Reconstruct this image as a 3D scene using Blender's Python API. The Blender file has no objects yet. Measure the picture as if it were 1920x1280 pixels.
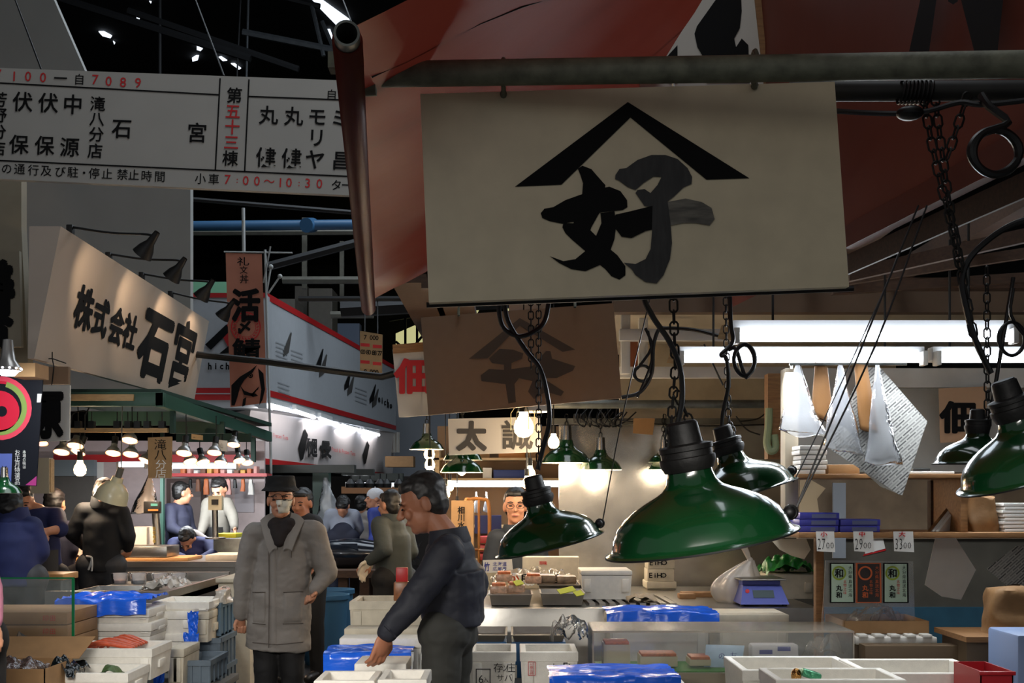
import bpy, bmesh, math, random
from mathutils import Vector, Matrix, noise
random.seed(7)
sc = bpy.context.scene
# ---------------------------------------------------------------- camera, sky, large lights, exposure
F, HZ, EYE = 2200.0, 930.0, 1.55          # focal length in pixels, horizon row, eye height
cd = bpy.data.cameras.new('camera'); cam = bpy.data.objects.new('camera', cd); sc.collection.objects.link(cam)
cam.location = (0, 0, EYE); cam.rotation_euler = (math.pi/2, 0, 0)
cd.sensor_width = 36; cd.lens = 36*F/1920; cd.shift_y = (HZ-640)/1920; cd.clip_end = 300; cd.clip_start = .05
sc.camera = cam
sc.view_settings.view_transform = 'Standard'; sc.view_settings.look = 'None'
sc.view_settings.gamma = 1; sc.view_settings.use_curve_mapping = False
sc.view_settings.exposure = 0.0
w = bpy.data.worlds.new('world'); sc.world = w; w.use_nodes = True
w.node_tree.nodes['Background'].inputs[0].default_value = (.94, .96, 1, 1)
w.node_tree.nodes['Background'].inputs[1].default_value = .16
sc.cycles.max_bounces = 8; sc.cycles.transparent_max_bounces = 16
sc.cycles.sample_clamp_indirect = 4
def lamp(name, kind, loc, energy, col=(1, 1, 1), size=1, sy=None, to=None, spot=None, blend=.5):
    l = bpy.data.lights.new(name, kind); l.energy = energy; l.color = col
    if kind == 'AREA':
        l.size = size
        if sy: l.shape = 'RECTANGLE'; l.size_y = sy
    elif kind in ('POINT', 'SPOT'): l.shadow_soft_size = size
    if spot: l.spot_size = spot; l.spot_blend = blend
    o = bpy.data.objects.new(name, l); sc.collection.objects.link(o); o.location = loc
    if to is not None: o.rotation_euler = (Vector(to)-Vector(loc)).to_track_quat('-Z', 'Y').to_euler()
    return o
# daylight from the open market entrance behind the viewer, the roof lights over the aisle, and an added overhead fill
lamp('entrance_daylight', 'AREA', (-2.5, -7, 4.5), 46, (1, .97, .92), 6, 3, (-.5, 5, 1.6))
lamp('roof_daylight_and_fill', 'AREA', (1.5, 15, 9.0), 850, (.80, .90, 1), 5, 14, (-1.5, 15, 0))
lamp('roof_daylight_and_fill', 'AREA', (.4, 4.2, 8.5), 150, (.90, .95, 1), 3, 5, (.4, 4.2, 0))  # added fill above the awning, brightens its canopy; no skylight stands here
# strip lights of the stall on the viewer's own side, hung low over its counter and aimed down at the goods
lamp('near_stall_light', 'AREA', (.5, 1.7, 1.98), 21, (1, .95, .88), 1.3, .06, (.5, 3.2, .0)).data.spread = math.radians(100)
lamp('near_stall_light', 'AREA', (-1.6, 2.6, 2.0), 44, (1, .95, .88), 1.3, .06, (-1.8, 4.2, .2)).data.spread = math.radians(105)
# ---------------------------------------------------------------- helpers
def P(px, py, Y): return Vector(((px-960)*Y/F, Y, EYE-(py-HZ)*Y/F))
def plane(a, b, c):
    n = (b-a).cross(c-a).normalized(); return (a, n)
def R(px, py, pl, off=0.0):
    d = Vector(((px-960)/F, 1, -(py-HZ)/F)); o = Vector((0, 0, EYE))
    t = (pl[0]-o).dot(pl[1])/d.dot(pl[1]); p = o+d*t
    n = pl[1] if pl[1].dot(d) < 0 else -pl[1]
    return p+n*off
def lin(c):
    c = c/255.0
    return c/12.92 if c <= .04045 else ((c+.055)/1.055)**2.4
MATS = {}
def mk(name, col, rough=.6, metal=0., noise_amt=0., nscale=12., bump=0., bscale=60., spec=.5, emit=0., trans=0., coat=0., stretch=None, ecol=None):
    if name in MATS: return MATS[name]
    m = bpy.data.materials.new(name); m.use_nodes = True; nt = m.node_tree; b = nt.nodes['Principled BSDF']
    rgb = [lin(x) for x in col]+[1]
    b.inputs['Base Color'].default_value = rgb; b.inputs['Roughness'].default_value = rough
    b.inputs['Metallic'].default_value = metal; b.inputs['Specular IOR Level'].default_value = spec
    if coat: b.inputs['Coat Weight'].default_value = coat; b.inputs['Coat Roughness'].default_value = .06
    if trans: b.inputs['Transmission Weight'].default_value = trans
    if emit:
        b.inputs['Emission Color'].default_value = [lin(x) for x in (ecol or col)]+[1]; b.inputs['Emission Strength'].default_value = emit
    if noise_amt or bump:
        tc = nt.nodes.new('ShaderNodeTexCoord'); mp = nt.nodes.new('ShaderNodeMapping')
        nt.links.new(tc.outputs['Object'], mp.inputs[0])
        if stretch: mp.inputs['Scale'].default_value = stretch
    if noise_amt:
        n = nt.nodes.new('ShaderNodeTexNoise'); n.inputs['Scale'].default_value = nscale; n.inputs['Detail'].default_value = 6
        nt.links.new(mp.outputs[0], n.inputs['Vector'])
        mr = nt.nodes.new('ShaderNodeMapRange'); mr.inputs[1].default_value = .3; mr.inputs[2].default_value = .7
        mr.inputs[3].default_value = 1-noise_amt; mr.inputs[4].default_value = 1+noise_amt*.5
        nt.links.new(n.outputs[0], mr.inputs[0])
        mx = nt.nodes.new('ShaderNodeMix'); mx.data_type = 'RGBA'; mx.blend_type = 'MULTIPLY'; mx.inputs[0].default_value = 1
        mx.inputs[6].default_value = rgb; nt.links.new(mr.outputs[0], mx.inputs[7]); nt.links.new(mx.outputs[2], b.inputs['Base Color'])
    if bump:
        n2 = nt.nodes.new('ShaderNodeTexNoise'); n2.inputs['Scale'].default_value = bscale; n2.inputs['Detail'].default_value = 4
        nt.links.new(mp.outputs[0], n2.inputs['Vector'])
        bp = nt.nodes.new('ShaderNodeBump'); bp.inputs['Strength'].default_value = bump; bp.inputs['Distance'].default_value = .02
        nt.links.new(n2.outputs[0], bp.inputs['Height']); nt.links.new(bp.outputs[0], b.inputs['Normal'])
    MATS[name] = m; return m
def clear(name, col, body=.25, gloss=.3, bump=.6, bscale=18., ior=1.4):
    """thin clear plastic: see-through with a soft milky body and glints on its creases"""
    if name in MATS: return MATS[name]
    m = bpy.data.materials.new(name); m.use_nodes = True; nt = m.node_tree; nt.nodes.clear()
    out = nt.nodes.new('ShaderNodeOutputMaterial'); tr = nt.nodes.new('ShaderNodeBsdfTransparent')
    df = nt.nodes.new('ShaderNodeBsdfDiffuse'); gl = nt.nodes.new('ShaderNodeBsdfGlossy'); gl.inputs['Roughness'].default_value = .16
    tl = nt.nodes.new('ShaderNodeBsdfTranslucent')
    rgb = [lin(x) for x in col]+[1]; df.inputs[0].default_value = rgb; tl.inputs[0].default_value = rgb
    a0 = nt.nodes.new('ShaderNodeMixShader'); a0.inputs[0].default_value = .5
    a = nt.nodes.new('ShaderNodeMixShader'); a.inputs[0].default_value = body
    b = nt.nodes.new('ShaderNodeMixShader'); fr = nt.nodes.new('ShaderNodeFresnel'); fr.inputs[0].default_value = ior
    ma = nt.nodes.new('ShaderNodeMath'); ma.operation = 'ADD'; ma.inputs[1].default_value = gloss*.3
    n = nt.nodes.new('ShaderNodeTexNoise'); n.inputs['Scale'].default_value = bscale; n.inputs['Detail'].default_value = 5
    tc = nt.nodes.new('ShaderNodeTexCoord'); nt.links.new(tc.outputs['Object'], n.inputs['Vector'])
    bp = nt.nodes.new('ShaderNodeBump'); bp.inputs['Strength'].default_value = bump; bp.inputs['Distance'].default_value = .03
    L = nt.links.new
    L(n.outputs[0], bp.inputs['Height']); L(bp.outputs[0], gl.inputs['Normal']); L(bp.outputs[0], fr.inputs['Normal'])
    L(df.outputs[0], a0.inputs[1]); L(tl.outputs[0], a0.inputs[2])
    L(tr.outputs[0], a.inputs[1]); L(a0.outputs[0], a.inputs[2])
    L(fr.outputs[0], ma.inputs[0]); L(ma.outputs[0], b.inputs[0]); L(a.outputs[0], b.inputs[1]); L(gl.outputs[0], b.inputs[2])
    L(b.outputs[0], out.inputs[0]); MATS[name] = m; return m
WMAT = {}; BO = {}; ONB = {'lettering', 'roof_mark', 'brush_character', 'faint_mark', 'brush_strokes', 'price', 'red_lettering', 'print', 'red_print', 'divider_line', 'bar', 'emblem', 'photo', 'corner', 'ring', 'panel', 'label_panel'}
def thing(name, label, cat, loc, group=None, kind=None):
    o = bpy.data.objects.new(name, None); sc.collection.objects.link(o); o.location = loc; o.empty_display_size = .05
    WMAT[o] = Vector(loc); return tag(o, label, cat, group, kind)
def tag(o, label=None, cat=None, group=None, kind=None):
    if label: o['label'] = label
    if cat: o['category'] = cat
    if group: o['group'] = group
    if kind: o['kind'] = kind
    return o
def kids(o): return [c for c in bpy.data.objects if c.parent == o]
def copy_tree(o, parent=None):
    c = o.copy(); sc.collection.objects.link(c)
    if parent: c.parent = parent
    for ch in kids(o): copy_tree(ch, c)
    return c
def dup(o, loc=None, label=None, rz=None, scale=None):
    c = copy_tree(o)
    if loc is not None: c.location = loc
    if label: c['label'] = label
    if rz is not None: c.rotation_euler = (0, 0, rz)
    if scale: c.scale = scale if isinstance(scale, tuple) else (scale,)*3
    return c
def frame_of(d):
    d = d.normalized(); a = Vector((0, 0, 1)) if abs(d.z) < .9 else Vector((1, 0, 0))
    x = d.cross(a).normalized(); return x, x.cross(d).normalized()
def spline(pts, n=6):
    pts = [Vector(p) for p in pts]
    if len(pts) < 3: return pts
    q = [pts[0]*2-pts[1]]+pts+[pts[-1]*2-pts[-2]]; out = []
    for i in range(1, len(q)-2):
        for k in range(n):
            t = k/n; a, b, c, d = q[i-1:i+3]
            out.append(.5*((2*b)+(c-a)*t+(2*a-5*b+4*c-d)*t*t+(3*b-a-3*c+d)*t**3))
    return out+[pts[-1]]
GL = {}
def glyph(ch, bold):
    k = (ch, bold)
    if k not in GL:
        cu = bpy.data.curves.new('t', 'FONT'); cu.body = ch; cu.offset = bold; cu.resolution_u = 2; cu.size = 1
        ob = bpy.data.objects.new('t', cu); me = bpy.data.meshes.new_from_object(ob)
        GL[k] = ([tuple(v.co) for v in me.vertices], [tuple(p.vertices) for p in me.polygons])
        bpy.data.objects.remove(ob); bpy.data.curves.remove(cu); bpy.data.meshes.remove(me)
    return GL[k]
class MB:
    def __init__(s, mat=None): s.v = []; s.f = []; s.mi = []; s.mats = [mat]; s.cur = 0
    def use(s, mat):
        if mat not in s.mats: s.mats.append(mat)
        s.cur = s.mats.index(mat); return s
    def add(s, vs, fs):
        o = len(s.v); s.v += [Vector(v) for v in vs]
        for f in fs: s.f.append([i+o for i in f]); s.mi.append(s.cur)
        return s
    def hexa(s, p):      # 8 points: bottom ring, top ring
        return s.add(p, [(3, 2, 1, 0), (4, 5, 6, 7), (0, 1, 5, 4), (1, 2, 6, 5), (2, 3, 7, 6), (3, 0, 4, 7)])
    def box(s, c, size, M=None, bev=0.):
        h = Vector(size)/2; c = Vector(c); M = M or Matrix.Identity(3)
        pts = [(-1, -1, -1), (1, -1, -1), (1, 1, -1), (-1, 1, -1), (-1, -1, 1), (1, -1, 1), (1, 1, 1), (-1, 1, 1)]
        if not bev: return s.hexa([c+M @ Vector((a*h.x, b*h.y, d*h.z)) for a, b, d in pts])
        bm = bmesh.new(); vs = [bm.verts.new((a*h.x, b*h.y, d*h.z)) for a, b, d in pts]
        for f in [(3, 2, 1, 0), (4, 5, 6, 7), (0, 1, 5, 4), (1, 2, 6, 5), (2, 3, 7, 6), (3, 0, 4, 7)]: bm.faces.new([vs[i] for i in f])
        bmesh.ops.bevel(bm, geom=bm.edges[:], offset=min(bev, min(h)*.9), segments=2, affect='EDGES', profile=.5)
        bm.verts.index_update(); s.add([c+M @ v.co for v in bm.verts], [[v.index for v in f.verts] for f in bm.faces]); bm.free(); return s
    def bb(s, x0, x1, y0, y1, z0, z1, bev=0.): return s.box(((x0+x1)/2, (y0+y1)/2, (z0+z1)/2), (abs(x1-x0), abs(y1-y0), abs(z1-z0)), None, bev)
    def cyl(s, a, b, r0, r1=None, n=14, caps=True):
        a = Vector(a); b = Vector(b); r1 = r0 if r1 is None else r1; x, y = frame_of(b-a)
        vs = []; fs = []
        for c, r in ((a, r0), (b, r1)):
            vs += [c+(x*math.cos(2*math.pi*i/n)+y*math.sin(2*math.pi*i/n))*r for i in range(n)]
        for i in range(n): fs.append((i, (i+1) % n, n+(i+1) % n, n+i))
        if caps: fs += [tuple(range(n-1, -1, -1)), tuple(range(n, 2*n))]
        return s.add(vs, fs)
    def tube(s, pts, r, n=8, closed=False):
        pts = [Vector(p) for p in pts]; m = len(pts); vs = []; fs = []; x = None
        for i, p in enumerate(pts):
            a = pts[(i-1) % m] if (closed or i) else p; b = pts[(i+1) % m] if (closed or i < m-1) else p
            d = (b-a).normalized()
            if x is None: x = frame_of(d)[0]
            x = x-d*x.dot(d)
            x = x.normalized() if x.length > 1e-5 else frame_of(d)[0]
            y = x.cross(d); rr = r(i/(m-1)) if callable(r) else r
            vs += [p+(x*math.cos(2*math.pi*k/n)+y*math.sin(2*math.pi*k/n))*rr for k in range(n)]
        for i in range(m if closed else m-1):
            j = (i+1) % m
            for k in range(n): fs.append((i*n+k, j*n+k, j*n+(k+1) % n, i*n+(k+1) % n))
        if not closed: fs += [tuple(range(n)), tuple(range((m-1)*n+n-1, (m-1)*n-1, -1))]
        return s.add(vs, fs)
    def lathe(s, prof, base, axis=(0, 0, 1), n=32):
        base = Vector(base); d = Vector(axis).normalized(); x, y = frame_of(d); vs = []; fs = []
        for r, h in prof: vs += [base+d*h+(x*math.cos(2*math.pi*i/n)+y*math.sin(2*math.pi*i/n))*max(r, 1e-4) for i in range(n)]
        for j in range(len(prof)-1):
            for i in range(n): fs.append((j*n+i, j*n+(i+1) % n, (j+1)*n+(i+1) % n, (j+1)*n+i))
        return s.add(vs, fs)
    def poly(s, pts, th=None):
        pts = [Vector(p) for p in pts]; n = len(pts)
        if th is None: return s.add(pts, [tuple(range(n))])
        th = Vector(th); vs = pts+[p+th for p in pts]
        return s.add(vs, [tuple(range(n)), tuple(range(2*n-1, n-1, -1))]+[(i, n+i, n+(i+1) % n, (i+1) % n) for i in range(n)])
    def ell(s, c, r, M=None, n=14, m=10):
        c = Vector(c); M = M or Matrix.Identity(3); r = (r, r, r) if not hasattr(r, '__len__') else r; vs = []; fs = []
        for j in range(m+1):
            t = math.pi*j/m
            for i in range(n):
                a = 2*math.pi*i/n
                vs.append(c+M @ Vector((r[0]*math.sin(t)*math.cos(a), r[1]*math.sin(t)*math.sin(a), -r[2]*math.cos(t))))
        for j in range(m):
            for i in range(n): fs.append((j*n+i, j*n+(i+1) % n, (j+1)*n+(i+1) % n, (j+1)*n+i))
        return s.add(vs, fs)
    def grid(s, fn, nu, nv):
        vs = [fn(i/nu, j/nv) for j in range(nv+1) for i in range(nu+1)]
        fs = [(j*(nu+1)+i, j*(nu+1)+i+1, (j+1)*(nu+1)+i+1, (j+1)*(nu+1)+i) for j in range(nv) for i in range(nu)]
        return s.add(vs, fs)
    def text(s, t, c, right, up, size, bold=.012, sx=1., adv=1.0):
        """centred line of lettering; size = height of a full-width sign"""
        right = Vector(right).normalized(); up = Vector(up).normalized(); c = Vector(c); xs = []; x = 0
        for ch in t:
            wd = 1.0 if ord(ch) > 0x2000 else .62
            xs.append((x, wd)); x += wd*adv
        for ch, (x0, wd) in zip(t, xs):
            if ch == ' ': continue
            vs, fs = glyph(ch, min(bold, .010))
            if not vs: continue
            if ord(ch) > 0x2000: mx, my = .5, .38
            else: mx = (min(v[0] for v in vs)+max(v[0] for v in vs))/2; my = .36
            o = c+right*((x0+wd/2-x/2)*size*sx)
            e = bold-.010; nrm = right.cross(up).normalized()
            for i, (da, db) in enumerate([(0, 0)] if e <= 0 else [(0, 0), (e, e), (-e, e), (e, -e), (-e, -e), (e*1.4, 0), (-e*1.4, 0), (0, e*1.4), (0, -e*1.4)]):
                s.add([o+nrm*(.0003*i)+right*((v[0]-mx+da)*size*sx)+up*((v[1]-my+db)*size) for v in vs], fs)
        return s
    def vtext(s, t, c, right, up, size, bold=.012, step=1.1, sx=1.):
        up = Vector(up).normalized(); n = len(t)
        for i, ch in enumerate(t): s.text(ch, Vector(c)+up*(((n-1)/2-i)*size*step), right, up, size, bold, sx)
        return s
    def build(s, name, mat=None, parent=None, smooth=35, loc=None):
        if mat is not None: s.mats[0] = mat
        me = bpy.data.meshes.new(name)
        if name in ONB and parent in BO: parent = BO[parent]
        if parent is not None: o0 = WMAT.get(parent, Vector((0, 0, 0)))
        elif loc is not None: o0 = Vector(loc)
        else:
            xs = [v.x for v in s.v]; ys = [v.y for v in s.v]
            o0 = Vector(((min(xs)+max(xs))/2, (min(ys)+max(ys))/2, min(v.z for v in s.v)))
        me.from_pydata([v-o0 for v in s.v], [], s.f)
        for m in s.mats: me.materials.append(m)
        me.polygons.foreach_set('material_index', s.mi)
        if smooth:
            me.polygons.foreach_set('use_smooth', [True]*len(s.f)); me.set_sharp_from_angle(angle=math.radians(smooth))
        me.update(); o = bpy.data.objects.new(name, me); sc.collection.objects.link(o)
        if parent is not None: o.parent = parent; WMAT[o] = o0
        else: o.location = o0; WMAT[o] = o0
        return o
def blob(parts, voxel, smooth=3, wrinkle=0., wscale=9., name='blob', mat=None, parent=None, loc=None, cut=None):
    """one continuous surface grown over tapered limbs and ellipsoids"""
    mb = MB()
    for p in parts:
        if p[0] == 'c':
            a, b, r0, r1 = Vector(p[1]), Vector(p[2]), p[3], p[4]; d = b-a
            if d.length < 1e-4: mb.ell(a, r0); continue
            sq = p[5] if len(p) > 5 else 1.0                          # flattening in world y
            k = len(mb.v); prof = [(r0*math.sin(t), -r0*math.cos(t)) for t in (0, .4, .8, 1.2, 1.57)]
            prof += [(r1*math.cos(t), d.length+r1*math.sin(t)) for t in (0, .4, .8, 1.2, 1.57)]
            mb.lathe(prof, a, d, 16)
            if sq != 1.0:
                for v in mb.v[k:]:
                    t = max(0, min(1, (v-a).dot(d)/d.length_squared)); cy = (a+d*t).y; v.y = cy+(v.y-cy)*sq
        elif p[0] == 'e': mb.ell(p[1], p[2], p[3] if len(p) > 3 else None)
        elif p[0] == 'h':                                             # flat-ended cone, flattened in y
            k = len(mb.v); a, b = Vector(p[1]), Vector(p[2]); mb.cyl(a, b, p[3], p[4], 24)
            for v in mb.v[k:]:
                t = max(0, min(1, (v-a).dot(b-a)/(b-a).length_squared)); cy = (a+(b-a)*t).y; v.y = cy+(v.y-cy)*p[5]
    tmp = mb.build('tmp', loc=(0, 0, 0), smooth=0)
    md = tmp.modifiers.new('r', 'REMESH'); md.mode = 'VOXEL'; md.voxel_size = voxel; md.use_smooth_shade = True
    if smooth:
        sm = tmp.modifiers.new('s', 'SMOOTH'); sm.iterations = smooth; sm.factor = .5
    dg = bpy.context.evaluated_depsgraph_get(); me = bpy.data.meshes.new_from_object(tmp.evaluated_get(dg))
    me.name = name; old = tmp.data; bpy.data.objects.remove(tmp); bpy.data.meshes.remove(old)
    if wrinkle:
        nr = [v.normal.copy() for v in me.vertices]
        for v, n in zip(me.vertices, nr):
            q = Vector((v.co.x*wscale, v.co.y*wscale, v.co.z*wscale*1.5))
            v.co += n*wrinkle*(noise.noise(q)+.5*abs(noise.noise(q*2.1))-.2)
    o0 = WMAT[parent] if parent is not None else (Vector(loc) if loc is not None else Vector((0, 0, 0)))
    for v in me.vertices: v.co -= o0
    me.materials.clear(); me.materials.append(mat)
    me.polygons.foreach_set('use_smooth', [True]*len(me.polygons)); me.update()
    o = bpy.data.objects.new(name, me); sc.collection.objects.link(o); WMAT[o] = o0
    if parent is not None: o.parent = parent
    else: o.location = o0
    return o
X, Yv, Z = Vector((1, 0, 0)), Vector((0, 1, 0)), Vector((0, 0, 1))
def backlit(m, amt):
    """lets daylight glow through thin tarpaulin"""
    nt = m.node_tree; b = nt.nodes['Principled BSDF']; o = nt.nodes['Material Output']
    tl = nt.nodes.new('ShaderNodeBsdfTranslucent'); mx = nt.nodes.new('ShaderNodeMixShader'); mx.inputs[0].default_value = amt
    tl.inputs[0].default_value = b.inputs[0].default_value
    nt.links.new(b.outputs[0], mx.inputs[1]); nt.links.new(tl.outputs[0], mx.inputs[2]); nt.links.new(mx.outputs[0], o.inputs[0])
# ---------------------------------------------------------------- materials
foam = mk('white_foam', (232, 228, 218), .7, noise_amt=.06, nscale=40, bump=.12, bscale=300)
foam_old = mk('old_foam', (205, 196, 176), .7, noise_amt=.12, nscale=18, bump=.12, bscale=300)
steel = mk('stainless_steel', (165, 162, 156), .32, 1, noise_amt=.12, nscale=6, bump=.03, bscale=40)
dullsteel = mk('dull_galvanised_steel', (112, 116, 112), .5, .75, noise_amt=.3, nscale=14)
rusty = mk('weathered_pipe', (112, 114, 96), .6, .12, noise_amt=.42, nscale=22, bump=.08, bscale=90)
darkpipe = mk('dark_pipe', (38, 38, 36), .6, .3, noise_amt=.3)
black = mk('black_iron', (14, 14, 14), .5, 0, noise_amt=.2)
rubber = mk('black_rubber', (10, 10, 10), .45)
ink = mk('black_ink', (12, 12, 13), .75, spec=.2)
redink = mk('red_ink', (196, 28, 32), .5)
greyink = mk('grey_ink', (70, 68, 66), .6)
whitepaint = mk('white_paint', (214, 212, 204), .55, noise_amt=.10, nscale=7)
signwhite = mk('sign_white', (205, 201, 192), .42, noise_amt=.06, nscale=3)
creamboard = mk('cream_board', (222, 208, 174), .38, noise_amt=.10, nscale=9, bump=.02)
wood = mk('raw_wood', (150, 108, 66), .65, noise_amt=.3, nscale=6, bump=.1, stretch=(2, 14, 14))
palewood = mk('pale_wood', (196, 164, 118), .6, noise_amt=.2, nscale=6, stretch=(2, 14, 14))
darkwood = mk('dark_beam_wood', (74, 52, 36), .7, noise_amt=.3, nscale=6, stretch=(3, 14, 14))
card = mk('cardboard', (152, 116, 76), .75, noise_amt=.12, nscale=14)
greenenamel = mk('green_enamel', (11, 52, 25), .16, noise_amt=.22, nscale=7, coat=.6, bump=.02, bscale=14)
whiteenamel = mk('white_enamel', (225, 222, 210), .3)
chrome = mk('chrome', (190, 190, 190), .2, 1)
bluefilm = mk('blue_film', (28, 98, 226), .2, bump=.35, bscale=14, noise_amt=.12, nscale=9, stretch=(.4, 1, 1))
bluecrate = mk('blue_crate_plastic', (86, 112, 132), .5, noise_amt=.2)
greycrate = mk('grey_crate_plastic', (96, 110, 122), .5, noise_amt=.2)
clearbag = clear('clear_bag', (190, 194, 200), .46, .25, .7, 12, 1.3)
clearfilm = clear('clear_film', (235, 235, 232), .10, .10, .4, 16, 1.18)
acrylic = clear('clear_acrylic', (210, 220, 222), .07, .12, .0, 3)
glassy = clear('grimy_glass', (150, 140, 125), .18, .25, .05, 6)
paper = mk('white_paper', (226, 224, 218), .7, noise_amt=.05)
def pj(p): return (960+F*p.x/p.y, HZ-F*(p.z-EYE)/p.y)
def on(mb, ch, pl, right, up, cx, cy, h, wd=None, bold=.014, off=.004):
    """one sign character standing at its own place on a board"""
    c = R(cx, cy, pl, off); right = right.normalized(); up = up.normalized()
    a = pj(c); u = pj(c+up*.01); r = pj(c+right*.01)
    su = math.hypot(u[0]-a[0], u[1]-a[1])/.01; sr = math.hypot(r[0]-a[0], r[1]-a[1])/.01
    lat = ord(ch) < 0x2000; g = .73 if lat else .92
    size = h/su/g; sx = 1 if wd is None else (wd/sr/((.55 if lat else .92)*size))
    mb.text(ch, c, right, up, size, bold, sx)
def board(q, Y, th, name='board', mat=None, parent=None, bev=.004):
    """flat board from its four corners (tl, tr, br, bl); th is its thickness away from the viewer"""
    Ys = Y if hasattr(Y, '__len__') else (Y,)*4
    p = [P(x, y, d) for (x, y), d in zip(q, Ys)]
    mb = MB(mat); n = (p[1]-p[0]).cross(p[3]-p[0]).normalized()
    if n.y < 0: n = -n
    mb.poly([p[0], p[1], p[2], p[3]], n*th)
    o = mb.build(name, mat, parent, 0) if name else None
    if parent is not None and name in ('board', 'card', 'sheet') and parent not in BO: BO[parent] = o
    return plane(p[0], p[1], p[3]), (p[1]-p[0]).normalized(), (p[0]-p[3]).normalized(), p, o
def structure(o): o['kind'] = 'structure'; return o
# ================================================================ the hall: floor, roof, walls, skylights
asphalt = mk('wet_asphalt', (44, 43, 43), .32, 0, noise_amt=.35, nscale=3, bump=.25, bscale=40)
roofm = mk('black_roof', (11, 11, 12), .9); skyl = mk('skylight_glass', (225, 236, 250), .5, emit=1.6)  # ceiling in one even near-black
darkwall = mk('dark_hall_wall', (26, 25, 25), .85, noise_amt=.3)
structure(MB(asphalt).bb(-14, 10, -1.5, 48, -.1, 0).build('floor', asphalt, smooth=0))
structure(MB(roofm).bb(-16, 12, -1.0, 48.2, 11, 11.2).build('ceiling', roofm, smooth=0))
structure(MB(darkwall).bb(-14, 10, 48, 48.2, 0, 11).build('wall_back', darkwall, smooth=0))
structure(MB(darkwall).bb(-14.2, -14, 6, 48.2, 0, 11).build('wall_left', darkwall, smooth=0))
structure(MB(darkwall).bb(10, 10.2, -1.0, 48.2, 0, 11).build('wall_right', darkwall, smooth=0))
cpl = (Vector((0, 0, 10.97)), Vector((0, 0, -1))); k = 0
for q in ([(562, -30), (592, -30), (606, 0), (656, 36), (632, 47), (594, 8)], [(614, 54), (619, 54), (626, 74), (622, 74)],
          [(185, 58), (195, 58), (210, 66), (207, 70), (192, 66)], [(212, 76), (216, 79), (214, 82)], [(257, 29), (263, 31), (261, 35), (256, 33)], [(280, 1), (284, 2), (283, 5)],
          [(369, 86), (380, 90), (376, 94), (369, 92)], [(360, 108), (368, 103), (373, 103), (371, 111), (361, 114)], [(410, 106), (415, 105), (426, 112), (418, 113)], [(433, 118), (440, 118), (452, 127), (448, 129)]):
    k += 1; structure(MB(skyl).poly([R(x, y, cpl) for x, y in q], (0, 0, -.02)).build('window_%d' % k, skyl, smooth=0))
truss = mk('grey_truss_steel', (92, 96, 100), .5, .4, noise_amt=.2); trussd = mk('dark_truss_steel', (40, 41, 43), .6, .2)
k = 0
def trim(mb, m=None, smooth=35):
    global k; k += 1; return structure(mb.build('trim_%d' % k, m, smooth=smooth))
for a, b, r, m in (((455, 60), (720, 112), .06, truss), ((585, 12), (607, 105), .04, truss), ((604, 40), (625, 90), .04, truss), ((430, -30), (600, 12), .05, trussd), ((300, -20), (300, 140), .03, trussd),
                   ((466, -20), (462, 150), .02, truss), ((452, -20), (444, 150), .015, trussd), ((240, 20), (560, 130), .06, trussd), ((60, -20), (470, 110), .07, trussd)):
    trim(MB(m).cyl(P(*a, 21), P(*b, 21), r, n=6), m)
# bright gable windows beyond a dark lattice, far down the hall
gw = mk('far_window_glow', (214, 210, 150), .5, emit=.75)
for q in ([(742, 625), (800, 600), (800, 700), (742, 700)], [(800, 606), (836, 582), (836, 690), (800, 690)], [(822, 568), (905, 568), (890, 596), (840, 596)], [(946, 566), (994, 566), (988, 584), (952, 584)]):
    structure(MB(gw).poly([P(x, y, 44) for x, y in q], (0, .05, 0)).build('window_%d' % (11+k), gw, smooth=0)); k += 1
for a, b in (((742, 690), (800, 620)), ((742, 640), (800, 690)), ((735, 660), (840, 650)), ((735, 676), (840, 672)), ((760, 700), (760, 590)), ((782, 700), (782, 590)), ((800, 690), (836, 600)),
             ((815, 700), (815, 560)), ((820, 590), (905, 570)), ((850, 600), (880, 560)), ((865, 600), (850, 560)), ((730, 600), (1000, 555))):
    trim(MB(trussd).cyl(P(*a, 42), P(*b, 42), .05, n=6), trussd)
# blue service pipe, grey beams and posts over the aisle
bluep = mk('blue_pipe_paint', (52, 92, 128), .4); greyp = mk('grey_post', (96, 94, 84), .6, noise_amt=.2)
tag(MB(bluep).cyl(P(340, 424, 17.5), P(760, 420, 17.5), .075).cyl(P(574, 422, 17.4), P(586, 422, 17.6), .11).build('service_pipe'), 'blue painted pipe crossing high over the aisle', 'pipe')
trim(MB(greyp).cyl(P(340, 436, 18), P(800, 434, 18), .05, n=6), greyp); trim(MB(greyp).cyl(P(530, 525, 18), P(800, 525, 18), .06, n=6), greyp)
trim(MB(greyp).box(P(571, 475, 18.2), (.07, .07, 1.1)), greyp); trim(MB(greyp).box(P(641, 510, 18.2), (.06, .06, .95)), greyp)
trim(MB(greyp).cyl(P(620, 590, 18), P(700, 590, 18), .055, n=8), greyp)
trim(MB(trussd).cyl(P(340, 372, 15), P(660, 398, 15), .03, n=6), trussd); trim(MB(trussd).cyl(P(500, 500, 16), P(800, 420, 16), .06, n=6), trussd)
trim(MB(trussd).cyl(P(640, 580, 16), P(1000, 560, 16), .12, n=6), trussd)
duct = mk('beige_duct', (120, 114, 104), .6, noise_amt=.1)
structure(MB(duct).bb(P(553, 0, 27).x, P(576, 0, 27).x, 27, 27.6, 4.5, P(0, 536, 27).z).build('trim_90', duct, smooth=0))
structure(MB(duct).bb(P(578, 0, 26).x, P(623, 0, 26).x, 26, 26.8, 4.4, P(0, 540, 26).z, .02).build('trim_91', duct, smooth=0))
structure(MB(whitepaint).bb(P(500, 0, 24).x, P(553, 0, 24).x, 24, 25, 4.4, P(0, 560, 24).z).build('trim_92', duct, smooth=0))
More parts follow.
